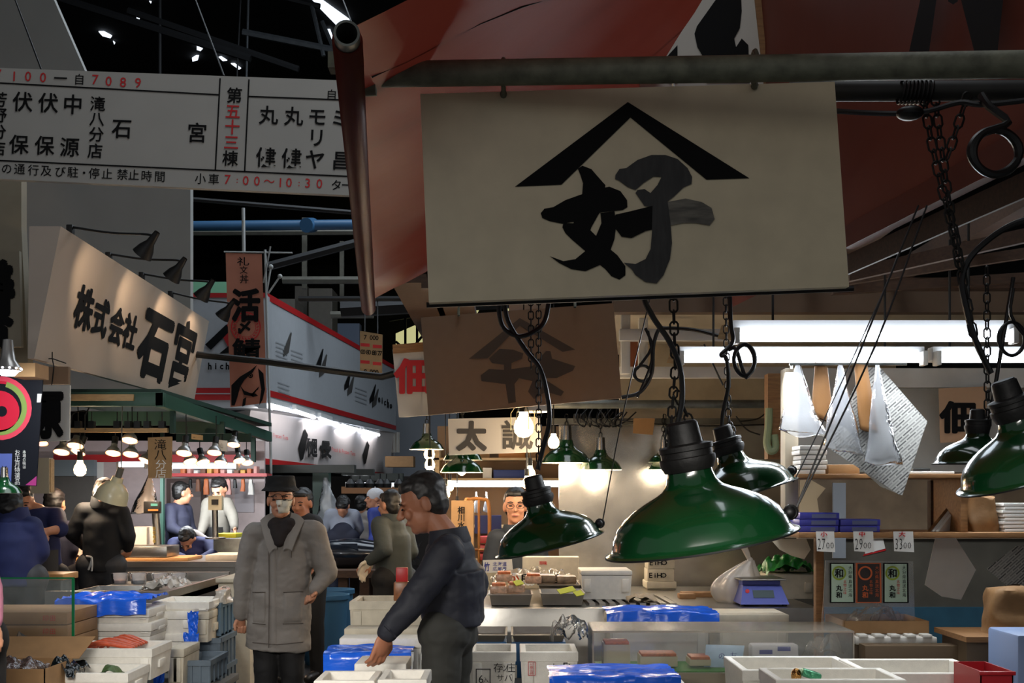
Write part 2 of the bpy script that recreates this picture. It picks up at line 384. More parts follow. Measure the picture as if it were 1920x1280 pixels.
structure(MB(mk('pale_blue_sheet', (150, 165, 190), .6)).bb(P(624, 0, 30).x, P(674, 0, 30).x, 30, 30.4, 4.5, P(0, 606, 30).z).build('trim_93', smooth=0))
structure(MB(mk('mint_paint', (120, 176, 140), .6)).bb(P(352, 0, 19).x, P(430, 0, 19).x, 19, 19.4, 4.2, P(0, 528, 19).z).build('trim_94', smooth=0))
# white sheet wall above the fish stalls on one side of the aisle
wsheet = mk('white_sheet_wall', (168, 168, 164), .28, noise_amt=.06, nscale=2, bump=.04, bscale=1.3)
q = [(-120, -60), (75, -60), (158, 130), (250, 330), (357, 335), (357, 770), (-120, 770)]
structure(MB(wsheet).poly([P(x, y, 13.5) for x, y in q], (0, .12, 0)).build('wall_sheet', wsheet, smooth=0))
cream = mk('cream_panel', (152, 142, 122), .5, noise_amt=.05)
structure(MB(cream).poly([P(x, y, 8.9) for x, y in [(-120, 300), (40, 300), (40, 425), (52, 680), (-120, 680)]], (0, .1, 0)).build('wall_panel', cream, smooth=0))
# ================================================================ hanging direction sign
t = thing('direction_sign', 'long white hanging hall sign listing stall names in black with red numbers', 'sign', P(320, 350, 8))
q = [(-90, 124), (790, 156), (785, 372), (-95, 331)]
pl, rt, up, pp, _ = board(q, (8, 7.9, 7.9, 8), .05, 'board', mk('direction_sign_white', (172, 170, 164), .5, noise_amt=.05, nscale=3), t)
up = (up-rt*up.dot(rt)).normalized()
for mt, lst in ((redink, [('7', -3, 139, 19), ('1', 27, 143, 19), ('0', 53, 143, 19), ('0', 81, 145, 19), ('7', 179, 149, 19), ('0', 204, 152, 19), ('8', 231, 154, 19), ('9', 259, 155, 19), ('五', 437, 209, 27), ('十', 436, 238, 27), ('三', 434, 267, 27),
                          ('7', 427, 336, 18), (':', 445, 337, 12), ('0', 461, 338, 18), ('0', 482, 339, 18), ('～', 505, 340, 20), ('1', 526, 342, 18), ('0', 542, 342, 18), (':', 561, 343, 12), ('3', 577, 343, 18), ('0', 599, 344, 18)]),
                (ink, [('一', 114, 147, 24), ('自', 149, 149, 20), ('芳', 0, 187, 27), ('野', -1, 216, 27), ('分', -2, 247, 27), ('店', -3, 278, 27), ('伏', 43, 191, 36), ('伏', 91, 193, 36), ('中', 137, 196, 36), ('滝', 184, 195, 27), ('八', 182, 223, 26), ('分', 181, 252, 27), ('店', 179, 283, 27),
                       ('石', 229, 241, 36), ('宮', 370, 249, 36), ('保', 36, 271, 35), ('保', 84, 273, 35), ('源', 131, 276, 35), ('第', 440, 179, 28), ('棟', 432, 297, 28), ('丸', 504, 216, 34), ('丸', 551, 218, 34), ('モ', 595, 219, 34), ('ミ', 638, 222, 34), ('リ', 594, 258, 34),
                       ('健', 499, 295, 36), ('健', 547, 297, 36), ('ヤ', 591, 299, 36), ('昌', 640, 301, 34), ('自', 622, 178, 20), ('小', 376, 335, 20), ('車', 401, 336, 20), ('タ', 631, 347, 20), ('ー', 650, 347, 20)]
                 + [(c, x, y, 20) for c, x, y in zip('の通行及び駐・停止禁止時間', (13, 37, 63, 87, 113, 137, 158, 177, 201, 230, 251, 275, 300), (316, 317, 319, 320, 322, 323, 324, 325, 326, 327, 328, 330, 331))])):
    mb = MB(mt)
    for c, x, y, h in lst: on(mb, c, pl, rt, up, x, y, h, None, .012 if h > 22 else .006)
    mb.build('lettering', mt, t, 0)
    if mt is ink:
        for a, b in (((-90, 151), (411, 178)), ((-90, 297), (790, 337)), ((413, 147), (404, 320)), ((467, 149), (459, 322)), ((466, 181), (790, 193))):
            A, B = R(*a, pl, .004), R(*b, pl, .004); d = (B-A).normalized(); nn = d.cross(pl[1]).normalized()*.005
            MB(ink).poly([A-nn, B-nn, B+nn, A+nn]).build('divider_line', ink, t, 0)
mb = MB(black)
for x, y in ((-30, 128), (78, 132), (420, 142), (700, 152)): mb.cyl(P(x, y, 8), P(x-60, y-160, 9.5), .006, n=5)
mb.build('hanging_wire', black, t)
# ================================================================ slanted shop fascia with arm lamps
t = thing('shop_fascia', 'slanted cream fascia board with big black shop characters above the green stall', 'sign', P(64, 672, 8))
fasc = mk('fascia_cream', (186, 172, 158), .3, noise_amt=.05, nscale=3, bump=.03, bscale=2.5)
n4 = [P(52, 672, 8), P(64, 672, 8), P(114, 424, 8), P(55, 424, 8)]
fa, fb = P(114, 424, 8), P(392, 602, 12.1); fl = P(364, 752, 12.1)
f4 = [fl-Vector((.044, 0, 0)), fl, fb, fb-Vector((.21, 0, 0))]
BO[t] = MB(fasc).hexa(n4+f4).build('board', fasc, t, 0)
pl = plane(fa, fb, n4[1]); rt = (fb-fa).normalized(); up = (fa-n4[1]); up = (up-rt*up.dot(rt)).normalized()
mb = MB(ink)
upv = (fa-n4[1]).normalized()
for c, x, y, h, wd, bo in (('株', 157, 578, 76, 33, .03), ('式', 188, 595, 68, 28, .03), ('会', 218, 611, 66, 26, .03), ('社', 243, 622, 62, 25, .03), ('石', 291, 646, 122, 56, .04), ('宮', 341, 668, 126, 42, .026)):
    on(mb, c, pl, rt, upv, x, y, h, wd, bo, .006)
mb.build('lettering', ink, t, 0)
lampm = mk('warm_filament', (255, 205, 150), .5, emit=12)
first = None
for (x, y, Y, ex, ey, lab) in ((132, 425, 8.25, 285, 450, 'nearest the tall end'), (204, 476, 9.25, 338, 497, 'second from the tall end'), (266, 513, 10.3, 392, 536, 'second from the low end'), (320, 548, 11.3, 430, 575, 'closest to the orange banner')):
    b = P(x, y, Y); e = P(ex, ey, Y-.05); el = P(ex-12, ey-12, Y-.05) ; hd = P(ex-22, ey+20, Y-.1)
    s = Y/8.25; hd = e+Vector((-.06, .0, -.1)); 
    a = thing('sign_lamp', 'black arm lamp clamped on the slanted shop fascia, '+lab, 'lamp', b, 'arm lamps over the shop fascia')
    MB(black).box(b+Vector((0, 0, -.03)), (.045, .05, .085), None, .006).build('clamp', black, a)
    MB(black).tube(spline([b, b+(e-b)*.5+Vector((0, 0, .004)), e+Vector((-.03, 0, .04)), e+Vector((.02, 0, .02))], 5), .009).build('arm', black, a)
    ax = Vector((-.62, .25, -.75)).normalized()
    MB(black).lathe([(.02, -.07), (.026, -.02), (.03, .02), (.055, .07), (.072, .13), (.068, .13), (.05, .075), (.02, .03)], e, ax, 20).build('lamp_head', black, a)
    MB(lampm).ell(e+ax*.095, .028).build('bulb', lampm, a)
    tgt = R(x+20*8.25/Y+20, y+120*8.25/Y, pl)
    l = lamp('sign_spot', 'SPOT', e+ax*.135, 13, (1, .74, .5), .02, to=tgt, spot=math.radians(75), blend=.8); l.parent = a; l.location = e+ax*.135-WMAT[a]
# narrow sign with heavy brush characters at the picture's edge
t = thing('brush_sign', 'cream panel sign with heavy black brush characters beside the slanted fascia', 'sign', P(5, 640, 8.6))
pl, rt, up, pp, _ = board([(-70, 470), (36, 470), (40, 650), (-70, 650)], 8.7, .04, 'board', cream, t)
mb = MB(ink); on(mb, '善', pl, X, Z, -8, 540, 95, 66, .05); on(mb, '合', pl, X, Z, -12, 612, 76, 66, .05); mb.build('lettering', ink, t, 0)
# ================================================================ steel pipes, big shop signs
t = thing('main_pipe', 'thick weathered steel pipe carrying the big white shop sign', 'pipe', P(1300, 140, 2.9))
MB(rusty).cyl(P(672, 140, 2.95), P(2600, 110, 2.60), .0315, n=24).build('pipe', rusty, t)
MB(rusty).cyl(P(640, 165, 2.93), P(705, 163, 2.93), .022).box(P(640, 118, 2.95), (.06, .05, .04)).cyl(P(645, 110, 2.95), P(645, 172, 2.95), .014).cyl(P(668, 140, 2.95), P(690, 140, 2.945), .04, n=20).build('clamp', rusty, t)
def flatsign(name, label, q, Y, mat, th=.02, edge=None):
    t = thing(name, label, 'sign', P((q[2][0]+q[3][0])/2, (q[2][1]+q[3][1])/2, Y if not hasattr(Y, '__len__') else Y[2]))
    pl, rt, up, pp, o = board(q, Y, th, 'board', mat, t); return t, pl, rt, up
t, pl, rt, up = flatsign('shop_sign', 'big cream sign with black roof mark and brush character hanging from the thick pipe', [(788, 176), (1565, 153), (1592, 537), (804, 567)], 3.0, creamboard, .03)
C = lambda pts: [R(760+x/2.667, 100+y/2.667, pl, .003) for x, y in pts]
MB(ink).poly(C([(1112, 245), (1720, 626), (1505, 633), (1125, 322), (780, 658), (548, 668)])).build('roof_mark', ink, t, 0)
worn_sheen = mk('worn_sheen_ink', (34, 33, 32), .5, noise_amt=.9, nscale=5, stretch=(14, 14, 3))  # streaks paint brush wear and the sheen on the ink together
dry_sheen = mk('dry_brush_sheen_ink', (104, 100, 90), .5, noise_amt=.7, nscale=5, stretch=(3, 14, 14))  # paler grey puts the sheen into the colour, besides the dry brushing
ST = [(ink, [(862, 578), (885, 563), (930, 580), (960, 615), (1000, 660), (990, 720), (975, 790), (930, 870), (925, 885), (960, 920), (1000, 960), (1060, 1010), (1100, 1065), (1100, 1110), (1070, 1132), (1030, 1115), (1000, 1080), (975, 1060), (900, 990), (830, 930), (800, 900), (785, 870), (790, 850), (840, 850), (880, 760), (888, 650), (875, 610)]),
      (ink, [(677, 800), (695, 778), (740, 770), (800, 735), (870, 710), (960, 680), (1020, 668), (1075, 690), (1108, 735), (1110, 770), (1085, 785), (1040, 790), (985, 795), (930, 810), (860, 840), (785, 853), (720, 840), (685, 825)]),
      (ink, [(975, 800), (1045, 790), (1055, 850), (1045, 930), (1020, 1000), (970, 1060), (900, 1090), (830, 1080), (770, 1050), (722, 1015), (790, 1040), (850, 1030), (905, 985), (955, 910), (980, 850)]),
      (worn_sheen, [(1050, 610), (1070, 580), (1105, 575), (1160, 535), (1230, 510), (1300, 510), (1360, 530), (1410, 575), (1433, 620), (1430, 655), (1390, 672), (1340, 720), (1300, 750), (1240, 770), (1195, 765), (1150, 700), (1160, 685), (1195, 680), (1225, 700), (1260, 660), (1280, 620), (1240, 618), (1190, 650), (1150, 685), (1110, 670), (1070, 640), (1048, 630)]),
      (ink, [(1050, 808), (1130, 790), (1230, 765), (1310, 745), (1310, 865), (1200, 890), (1130, 925), (1080, 918), (1045, 870)]), (dry_sheen, [(1310, 745), (1400, 728), (1480, 745), (1530, 775), (1545, 830), (1520, 862), (1450, 850), (1390, 850), (1310, 865)]),
      (worn_sheen, [(1235, 760), (1310, 740), (1325, 850), (1332, 950), (1322, 1030), (1290, 1110), (1255, 1152), (1200, 1145), (1150, 1110), (1130, 1080), (1090, 1048), (1150, 1055), (1200, 1030), (1225, 980), (1232, 900)])]
mb = MB(ink)
for i, (m, s) in enumerate(ST): mb.use(m).poly([p-Yv*.0004*i for p in C(s)])
mb.build('brush_character', None, t, 0)
for x, y in ((944, 178), (1414, 162)):
    p = P(x, y-20, 2.92); r = .034
    mb = MB(rusty).tube([p+Vector((0, r*math.cos(a), .026+r*math.sin(a))) for a in [i*math.pi/6-.6 for i in range(9)]], .006)
    mb.cyl(p+Vector((0, .03, .01)), R(x, y, pl, .006)+Vector((0, 0, -.005)), .006).cyl(R(x, y, pl, .012), R(x, y, pl, -.03), .009, n=8); mb.build('hook', rusty, t)
MB(black).cyl(P(800, 572, 3.05), P(1600, 541, 3.05), .008, n=6).build('bottom_rail', black, t)
# the same kind of sign further back, seen from behind
brownback = mk('brown_sign_back', (160, 136, 112), .5, noise_amt=.08, nscale=20); backlit(brownback, .45)
faint = mk('faint_mark', (112, 96, 80), .6); backlit(faint, .4)
t, pl, rt, up = flatsign('shop_sign', 'brown back of a hanging sign showing a faint mirrored roof mark', [(789, 595), (1150, 568), (1166, 746), (803, 778)], 6.4, brownback, .03)
D = lambda pts: [R(720+x/3.556, 540+y/3.556, pl, .003) for x, y in pts]
MB(faint).poly(D([(905, 200), (1275, 410), (1190, 425), (905, 250), (690, 468), (565, 472)])).poly(D([(700, 470), (770, 405), (860, 410), (930, 435), (920, 470), (850, 500), (850, 540), (990, 520), (1080, 420), (1110, 420), (1120, 470), (1275, 520), (1260, 550), (1150, 600), (1060, 600), (1200, 690), (1180, 720), (1080, 690), (1000, 740), (960, 690), (990, 620), (900, 600), (870, 640), (880, 760), (830, 770), (810, 640), (650, 620), (645, 580), (700, 540), (800, 545), (800, 510), (720, 500)])).build('faint_mark', faint, t, 0)
mb = MB(rusty)
for x, y in ((860, 592), (1078, 576)): mb.cyl(P(x, y, 6.37), P(x, 532, 6.45), .008, n=6)
mb.build('hook', rusty, t)
# lit white sign with two brush characters
t, pl, rt, up = flatsign('shop_sign', 'white sign board with two brush characters hung low behind the brown sign', [(840, 785), (1012, 781), (1016, 847), (842, 853)], 7.6, signwhite, .02)
mb = MB(greyink); on(mb, '太', pl, X, Z, 884, 817, 52, 52, .035); on(mb, '誠', pl, X, Z, 970, 815, 52, 56, .018); mb.build('lettering', greyink, t, 0)
# box sign with red character
t = thing('box_sign', 'white box sign with red brush character under a wooden top board', 'sign', P(790, 780, 8))
MB(signwhite).hexa([P(748, 782, 8), P(905, 770, 8), P(905, 770, 8.7), P(760, 782, 8.7), P(736, 655, 8), P(905, 640, 8), P(905, 640, 8.7), P(748, 655, 8.7)]).build('box', signwhite, t, 0)
MB(wood).poly([P(736, 646, 7.98), P(905, 632, 7.98), P(905, 650, 7.98), P(737, 662, 7.98)], (0, .72, 0)).build('top_board', wood, t, 0)
pl = plane(P(748, 782, 7.99), P(905, 770, 7.99), P(736, 655, 7.99)); mb = MB(redink); on(mb, '佃', pl, X, Z, 776, 705, 62, 66, .032); mb.build('lettering', redink, t, 0)
t, pl, rt, up = flatsign('number_board', 'small tan board with black stall numbers and red bars', [(675, 620), (717, 627), (716, 705), (675, 699)], 12, mk('tan_board', (160, 132, 92), .5), .02)
mb = MB(ink)
for s, y, x0, dx in (('7,000', 632, 685, 5.5), ('00-80', 659, 679, 3.5), ('88-77', 661, 700, 3.5), ('8,000', 696, 685, 5.5)):
    for i, c in enumerate(s): on(mb, c, pl, X, Z, x0+i*dx, y+i*.3, 9 if c not in ',-' else 3, None, .01)
mb.build('lettering', ink, t, 0)
for x0, x1, y0, y1 in ((676, 693, 643, 649), (699, 716, 646, 652), (676, 693, 675, 681), (699, 715, 678, 684)): MB(redink).poly([R(x, y, pl, .003) for x, y in ((x0, y0), (x1, y0+1), (x1, y1+1), (x0, y1))]).build('bar', redink, t, 0)
MB(black).cyl(P(684, 621, 12), P(684, 560, 12.3), .006, n=5).cyl(P(708, 625, 12), P(708, 560, 12.3), .006, n=5).build('wire', black, t)
trim(MB(trussd).cyl(P(560, 560, 12.3), P(900, 560, 12.3), .03, n=6), trussd)
# ================================================================ awning of the stall
fabric = mk('copper_red_tarpaulin', (128, 52, 39), .46, noise_amt=.15, nscale=4, bump=.12, bscale=5, spec=.3); backlit(fabric, .5)
t = thing('awning', 'copper red tarpaulin awning with its edge rolled on a steel tube', 'awning', P(690, 585, 6.0))
A0, A1 = P(650, 62, 2.4), P(691, 580, 6.0); ad = (A1-A0).normalized()
mb = MB(dullsteel).lathe([(.022, .3), (.022, 0), (.027, 0), (.027, .3)], A0, ad, 24); mb.build('roller_tube', dullsteel, t)
mb = MB(fabric); L = (A1-A0).length
mb.lathe([(.0285, .035), (.032, .04), (.032, L*.3), (.034, L*.6), (.036, L*.99), (.028, L)], A0, ad, 20)
def sheet(u, v):
    p = A0.lerp(A1, .03+v*.97); wdt = 1.28*u
    z = p.z+.03+.66*wdt-.12*math.sin(math.pi*u)*.6
    q = Vector((p.x-.03+wdt, p.y+.10*u*(v-.6), z)); q.z += .012*noise.noise(q*4)+.02*math.sin(v*22)*max(0, .25-u)*2+.035*max(0, v-.72)*3*noise.noise(Vector((q.x*3+q.y*4, q.y*7-q.x*7, 0)))
    return q
mb.grid(sheet, 24, 40); mb.build('canopy', fabric, t, 60)
MB(rubber).tube(spline([sheet(.03, v/12.0)+Vector((0, -.01, -.012)) for v in range(13)], 3), .003, 5).build('edge_cord', rubber, t)
MB(black).tube(spline([sheet(.06, .1), sheet(.35, .12), sheet(.8, .3)], 4), .004, 5).build('tie_rope', black, t)
for v in (.25, .6, .95):
    MB(darkpipe).cyl(sheet(0, v)+Vector((.03, 0, .035)), sheet(1, v)+Vector((0, 0, .035)), .012, n=8).build('rafter', darkpipe, t)
# side curtain of the inner stall, with big black characters on it
curt = mk('maroon_tarpaulin', (116, 58, 44), .55, noise_amt=.12, nscale=3, bump=.1, bscale=6); backlit(curt, .35)
t = thing('side_curtain', 'maroon tarpaulin side curtain with large black letters above the strip lights', 'curtain', P(1590, 465, 4.26))
c0, c1 = P(1590, 467, 4.26), P(1960, 282, 2.99); cdv = (c1-c0)
e0 = c0-cdv*1.15
def cs(u, v):
    p = e0.lerp(c1+cdv*.9, u)+Vector((-.12*v, 0, v*1.75)); p.x += .012*noise.noise(p*3); return p
MB(curt).grid(cs, 30, 12).build('curtain', curt, t, 60)
cpl2 = plane(c0, c1, c0+Vector((-.12, 0, 1.75)))
mb = MB(ink)
for q in ([(1748, -60), (1782, -60), (1774, 0), (1760, 96), (1722, 96), (1743, 0)], [(1800, -60), (1915, -60), (1901, 0), (1890, 100), (1847, 100), (1821, 0)], [(1796, 2), (1806, 8), (1815, 2), (1812, -20), (1800, -20)]):
    mb.poly([R(x, y, cpl2, .03) for x, y in q])
mb.build('lettering', ink, t, 0)
MB(darkwood).hexa([c0+Vector((-.02, 0, -.0)), c1+Vector((-.02, 0, 0)), c1+Vector((.02, 0, 0)), c0+Vector((.02, 0, 0)), c0+Vector((-.02, 0, .08)), c1+Vector((-.02, 0, .08)), c1+Vector((.02, 0, .08)), c0+Vector((.02, 0, .08))]).build('hem', curt, t, 0)
for i, (a, Ya, b, Yb, s) in enumerate((((1585, 480), 4.5, (1990, 290), 3.2, .075), ((1590, 505), 5.6, (1960, 420), 5.0, .06), ((1560, 520), 6.0, (1990, 455), 5.6, .05), ((1560, 535), 6.2, (1980, 508), 6.0, .05))):
    A, B = P(*a, Ya), P(*b, Yb); trim(MB(darkwood).hexa([A+Vector((0, -s/2, -s)), B+Vector((0, -s/2, -s)), B+Vector((0, s/2, -s)), A+Vector((0, s/2, -s)), A+Vector((0, -s/2, 0)), B+Vector((0, -s/2, 0)), B+Vector((0, s/2, 0)), A+Vector((0, s/2, 0))]), darkwood, 0)
# white board with brush strokes behind the awning
t, pl, rt, up = flatsign('brush_board', 'white board with thick black brush strokes tucked behind the awning', [(1200, -70), (1408, -70), (1434, 170), (1200, 170)], 5.0, signwhite, .03)
MB(wood).poly([P(1408, -70, 4.99), P(1422, -70, 4.99), P(1448, 170, 4.99), P(1434, 170, 4.99)], (0, .05, 0)).build('frame', wood, t, 0)
mb = MB(ink).poly([R(1240+x/2.824, y/2.824, pl, .003) for x, y in [(188, 140), (330, -60), (420, -60), (425, 60), (415, 150), (385, 205), (395, 250), (425, 205), (460, 240), (468, 440), (240, 440), (215, 292), (190, 250), (175, 180)]])
mb.poly([R(1240+x/2.824, y/2.824, pl, .003) for x, y in [(30, 300), (85, 240), (85, 440), (40, 440)]]); mb.build('brush_strokes', ink, t, 0)
# second, darker pipe and its looped cables
t = thing('scaffold_pipe', 'dark scaffold pipe behind the thick pipe, wrapped with tied cables', 'pipe', P(1740, 190, 2.98))
MB(darkpipe).cyl(P(1480, 172, 3.12), P(2600, 166, 2.7), .026, n=18).build('pipe', darkpipe, t)
mb = MB(darkpipe)
for x in (1690, 1697, 1704, 1711, 1718, 1726, 1734, 1742):
    p = P(x, 172, 3.0); mb.tube([p+Vector((.004*math.sin(a), .03*math.cos(a), .03*math.sin(a))) for a in [i*math.pi/7 for i in range(14)]], .0035, 5, True)
mb.build('wire_wrap', rubber, t)
MB(rubber).tube(spline([P(1480, 200, 3.1), P(1580, 209, 3.06), P(1680, 213, 3.0), P(1740, 208, 2.97), P(1800, 192, 2.93), P(1850, 196, 2.9), P(1990, 180, 2.85)], 6), .007).build('cable', rubber, t)
MB(rubber).ell(P(1706, 212, 2.98), (.035, .03, .018)).build('tape_bundle', rubber, t)
# ================================================================ lamps, cords, strip lights of the near stall
def chain(mb, pts, pitch=.03, wdt=.011, wire=.0028):
    pts = [Vector(p) for p in pts]; i = 0
    for a, b in zip(pts, pts[1:]):
        n = max(1, round((b-a).length/pitch)); d = (b-a)/n; x, y = frame_of(b-a); dn = d.normalized()
        for k in range(n):
            c = a+d*(k+.5); s = x if i % 2 else y; i += 1; hl = d.length*.62
            mb.tube([c+dn*(hl-wdt)*(1 if math.cos(q) > 0 else -1)*(1 if abs(math.cos(q)) > .3 else 0)+dn*wdt*math.cos(q)+s*wdt*math.sin(q) for q in [j*math.pi/5 for j in range(10)]], wire, 4, True)
    return mb
PROF = [(1.03, -.012), (1.04, .0), (1.01, .015), (.975, .03), (.955, .08), (.925, .17), (.865, .27), (.77, .36), (.66, .43), (.53, .495), (.41, .545), (.325, .59), (.27, .66), (.245, .75), (.23, .9)]
capm = mk('black_bakelite', (16, 15, 14), .55, bump=.1, bscale=60)
bulbon = mk('lit_bulb', (255, 214, 150), .4, emit=26, ecol=(255, 206, 140)); bulbhot = mk('lit_bulb_white', (255, 240, 215), .4, emit=22, ecol=(255, 226, 185))
def big_lamp(label, rim, Rr, Y, tilt, yaw=0., cords=(), chains=(), ropes=(), eye=True, skew=0.):
    c = P(*rim, Y); th = math.radians(tilt); ax = Vector((-math.sin(th), math.sin(yaw), math.cos(th))).normalized()
    t = thing('pendant_lamp', label, 'lamp', c, 'green enamel factory lamps over the near counter')
    px_ = ax.cross(Yv).normalized(); px_ = px_ if px_.x > 0 else -px_
    def sk(h): return px_*(skew*max(0, h-.1)*Rr)
    def shade(pr, m, nm):
        mb = MB(m).lathe([(r*Rr, h*Rr) for r, h in pr], c, ax, 48)
        for v in mb.v: v += sk((v-c).dot(ax)/Rr)
        mb.build(nm, m, t, 50)
    shade(PROF, greenenamel, 'lamp_shade')
    shade([(r-.02, h-.012) for r, h in PROF[2:]], whiteenamel, 'inner_reflector')
    MB(black).lathe([(1.025*Rr, -.018*Rr), (1.045*Rr, -.012*Rr), (1.045*Rr, .006*Rr), (1.03*Rr, .004*Rr)], c, ax, 48).build('rim_bead', black, t, 50)
    k = c+ax*.86*Rr
    MB(capm).lathe([(.0, -.02), (.26*Rr, -.02), (.30*Rr, 0), (.30*Rr, .06*Rr), (.275*Rr, .07*Rr), (.275*Rr, .13*Rr), (.29*Rr, .14*Rr), (.29*Rr, .19*Rr), (.19*Rr, .21*Rr), (.17*Rr, .42*Rr), (.14*Rr, .45*Rr), (0, .45*Rr)], k+sk(.86), ax, 22).build('socket_cap', capm, t)
    MB(whiteenamel).ell(c+ax*.3*Rr, (.035, .035, .05)).build('bulb', whiteenamel, t)
    if eye:
        x = -ax.cross(Yv).normalized(); x = x if x.x > 0 else -x; e = c+x*.94*Rr*(1)+ax*.15*Rr
        MB(black).tube([e+ax*.016*math.cos(a)+x*(.014+.016*math.sin(a)) for a in [i*math.pi/6 for i in range(12)]], .006, 6, True).ell(e+x*.01, .018).build('rope_eye', black, t)
        for r in ropes: MB(rubber).tube(spline([e+x*.025]+[P(*q) for q in r], 4), .0028, 5).build('tilt_rope', rubber, t)
    if tilt == 10: MB(rubber).tube([P(1262, 138, 2.925), P(1262, 165, 3.06), P(1262, 300, 3.07)], .004, 5).build('hanger', rubber, t)
    for pts, r in cords: MB(rubber).tube(spline([P(*q) for q in pts], 8), r).build('cord', rubber, t)
    mb = MB(darkpipe)
    for pts in chains: chain(mb, [P(*q) for q in pts])
    if chains: mb.build('chain', darkpipe, t)
    return t
big_lamp('largest green enamel lamp shade, tilted, hanging below the big shop sign', (1315, 1016), 175*3.15/F, 3.15, 10, -.05,
         [([(1200, 180, 3.07), (1202, 400, 3.08), (1205, 540, 3.12), (1222, 590, 3.13), (1255, 640, 3.12), (1275, 690, 3.12), (1279, 745, 3.13), (1270, 800, 3.14), (1272, 822, 3.15)], .0075)],
         [[(1262, 300, 3.07), (1262, 540, 3.12), (1266, 690, 3.16), (1262, 745, 3.15), (1258, 800, 3.13), (1250, 850, 3.12)], [(1268, 735, 3.17), (1298, 800, 3.17), (1316, 838, 3.16)]],
         [[(1640, 650, 3.25), (1738, 385, 3.3)], [(1620, 640, 3.25), (1722, 385, 3.3)]])
big_lamp('green lamp shade in front of the man with glasses, tilted by a thin rope', (1030, 1020), 101*4.9/F, 4.9, 14, -.05,
         [([(937, 480, 4.92), (937, 545, 4.9), (936, 585, 4.9), (945, 615, 4.9), (972, 630, 4.9), (1000, 622, 4.9), (1022, 600, 4.9), (1032, 545, 4.9)], .010), ([(945, 545, 4.9), (952, 600, 4.9), (985, 655, 4.9), (1012, 690, 4.88), (1026, 740, 4.88), (1030, 790, 4.88), (1018, 840, 4.9), (1008, 880, 4.9)], .010)],
         [[(995, 480, 4.95), (996, 690, 4.92)], [(1010, 480, 4.95), (1010, 700, 4.92), (1010, 850, 4.9), (1012, 880, 4.9)]], [[(1165, 790, 5.0), (1222, 545, 5.1)]])
big_lamp('dark green lamp shade half hidden behind the largest shade', (1392, 926), 102*4.95/F, 4.95, 17, .02,
         [([(1367, 478, 4.95), (1370, 600, 4.95), (1374, 640, 4.94), (1352, 665, 4.93), (1362, 672, 4.93), (1366, 720, 4.94), (1356, 770, 4.95), (1353, 800, 4.95)], .009)],
         [[(1360, 480, 4.97), (1362, 650, 4.97), (1366, 780, 4.97), (1372, 815, 4.96)], [(1372, 800, 4.95), (1382, 832, 4.93)]], [[(1500, 880, 5.0), (1650, 560, 5.2), (1700, 430, 5.3)]])
big_lamp('dark green lamp shade cut off at the edge of the view', (1938, 882), 137*3.0/F, 3.0, 20, -.05,
         [([(1990, 400, 2.9), (1900, 420, 2.95), (1830, 470, 3.0), (1804, 520, 3.0), (1812, 580, 2.99), (1830, 640, 2.98), (1858, 700, 2.98)], .008)],
         [[(1730, 175, 3.0), (1745, 260, 3.0), (1765, 350, 3.0), (1790, 440, 3.0), (1800, 500, 3.0)], [(1752, 175, 3.0), (1768, 300, 3.0), (1782, 400, 3.0), (1802, 510, 3.0), (1812, 560, 3.0), (1826, 630, 2.98)], [(1815, 175, 2.96), (1775, 300, 2.99)]], [], False)
big_lamp('dark lamp shade peeking out behind the shade at the edge', (1832, 869), 78*3.9/F, 3.9, 0, -.02, [([(1850, 820, 3.9), (1880, 640, 3.9), (1900, 520, 3.9)], .007)], [[(1852, 800, 3.9), (1850, 500, 3.9)]], [], False)
t = thing('scaffold_pipe', 'pipe behind the big shop sign from which the inner lamps hang', 'pipe', P(1150, 500, 4.95)); MB(dullsteel).cyl(P(850, 484, 4.95), P(1471, 476, 4.95), .026, n=16).build('pipe', dullsteel, t)
def loop(name, label, cx, cy, rx, ry, Y, r, turns=2, tail=()):
    t = thing(name, label, 'cable', P(cx, cy+ry, Y)); pts = []
    for i in range(int(14*turns)): a = 2*math.pi*i/14; pts.append(P(cx+rx*math.sin(a)*(1+.06*math.sin(i*.7)), cy-ry*math.cos(a)*(1+.05*math.cos(i*.9)), Y+.02*math.sin(i*.45)))
    MB(rubber).tube(spline(pts+[P(*q) for q in tail], 3), r).build('cable_loop', rubber, t); return t
loop('coiled_cable', 'thick ring of coiled cable hanging under the scaffold pipe', 1866, 285, 44, 40, 2.85, .010, 2, [(1890, 230, 2.86), (1855, 200, 2.88), (1840, 178, 2.9)])
loop('coiled_cable', 'oval cable loop tied on the lamp cord before the strip lights', 1396, 675, 19, 28, 4.9, .009, 1.6, [(1380, 655, 4.92), (1366, 655, 4.94)])
loop('coiled_cable', 'thin double cable loop beside the lamp at the edge of view', 1897, 635, 24, 30, 3.4, .005, 2.3, [(1895, 590, 3.4), (1900, 540, 3.4)])
loop('coiled_cable', 'loose cable bundle hanging beside the brown sign', 1205, 700, 16, 14, 6.2, .008, 2, [(1222, 650, 6.2), (1210, 615, 6.2)])
tag(MB(rubber).tube(spline([P(1165, 745, 6.2), P(1200, 735, 6.2), P(1222, 700, 6.2), P(1225, 650, 6.2), P(1235, 618, 6.2), P(1250, 615, 6.2), P(1300, 618, 6.1), P(1350, 630, 6.0)], 6), .010).tube(spline([P(1215, 620, 6.2), P(1222, 660, 6.2), P(1218, 690, 6.2), P(1195, 745, 6.2)], 5), .007).tube(spline([P(1320, 645, 6.0), P(1345, 700, 6.0), P(1356, 722, 6.0)], 5), .005).build('power_cable'), 'black power cable sagging from the strip lights to the brown sign', 'cable')
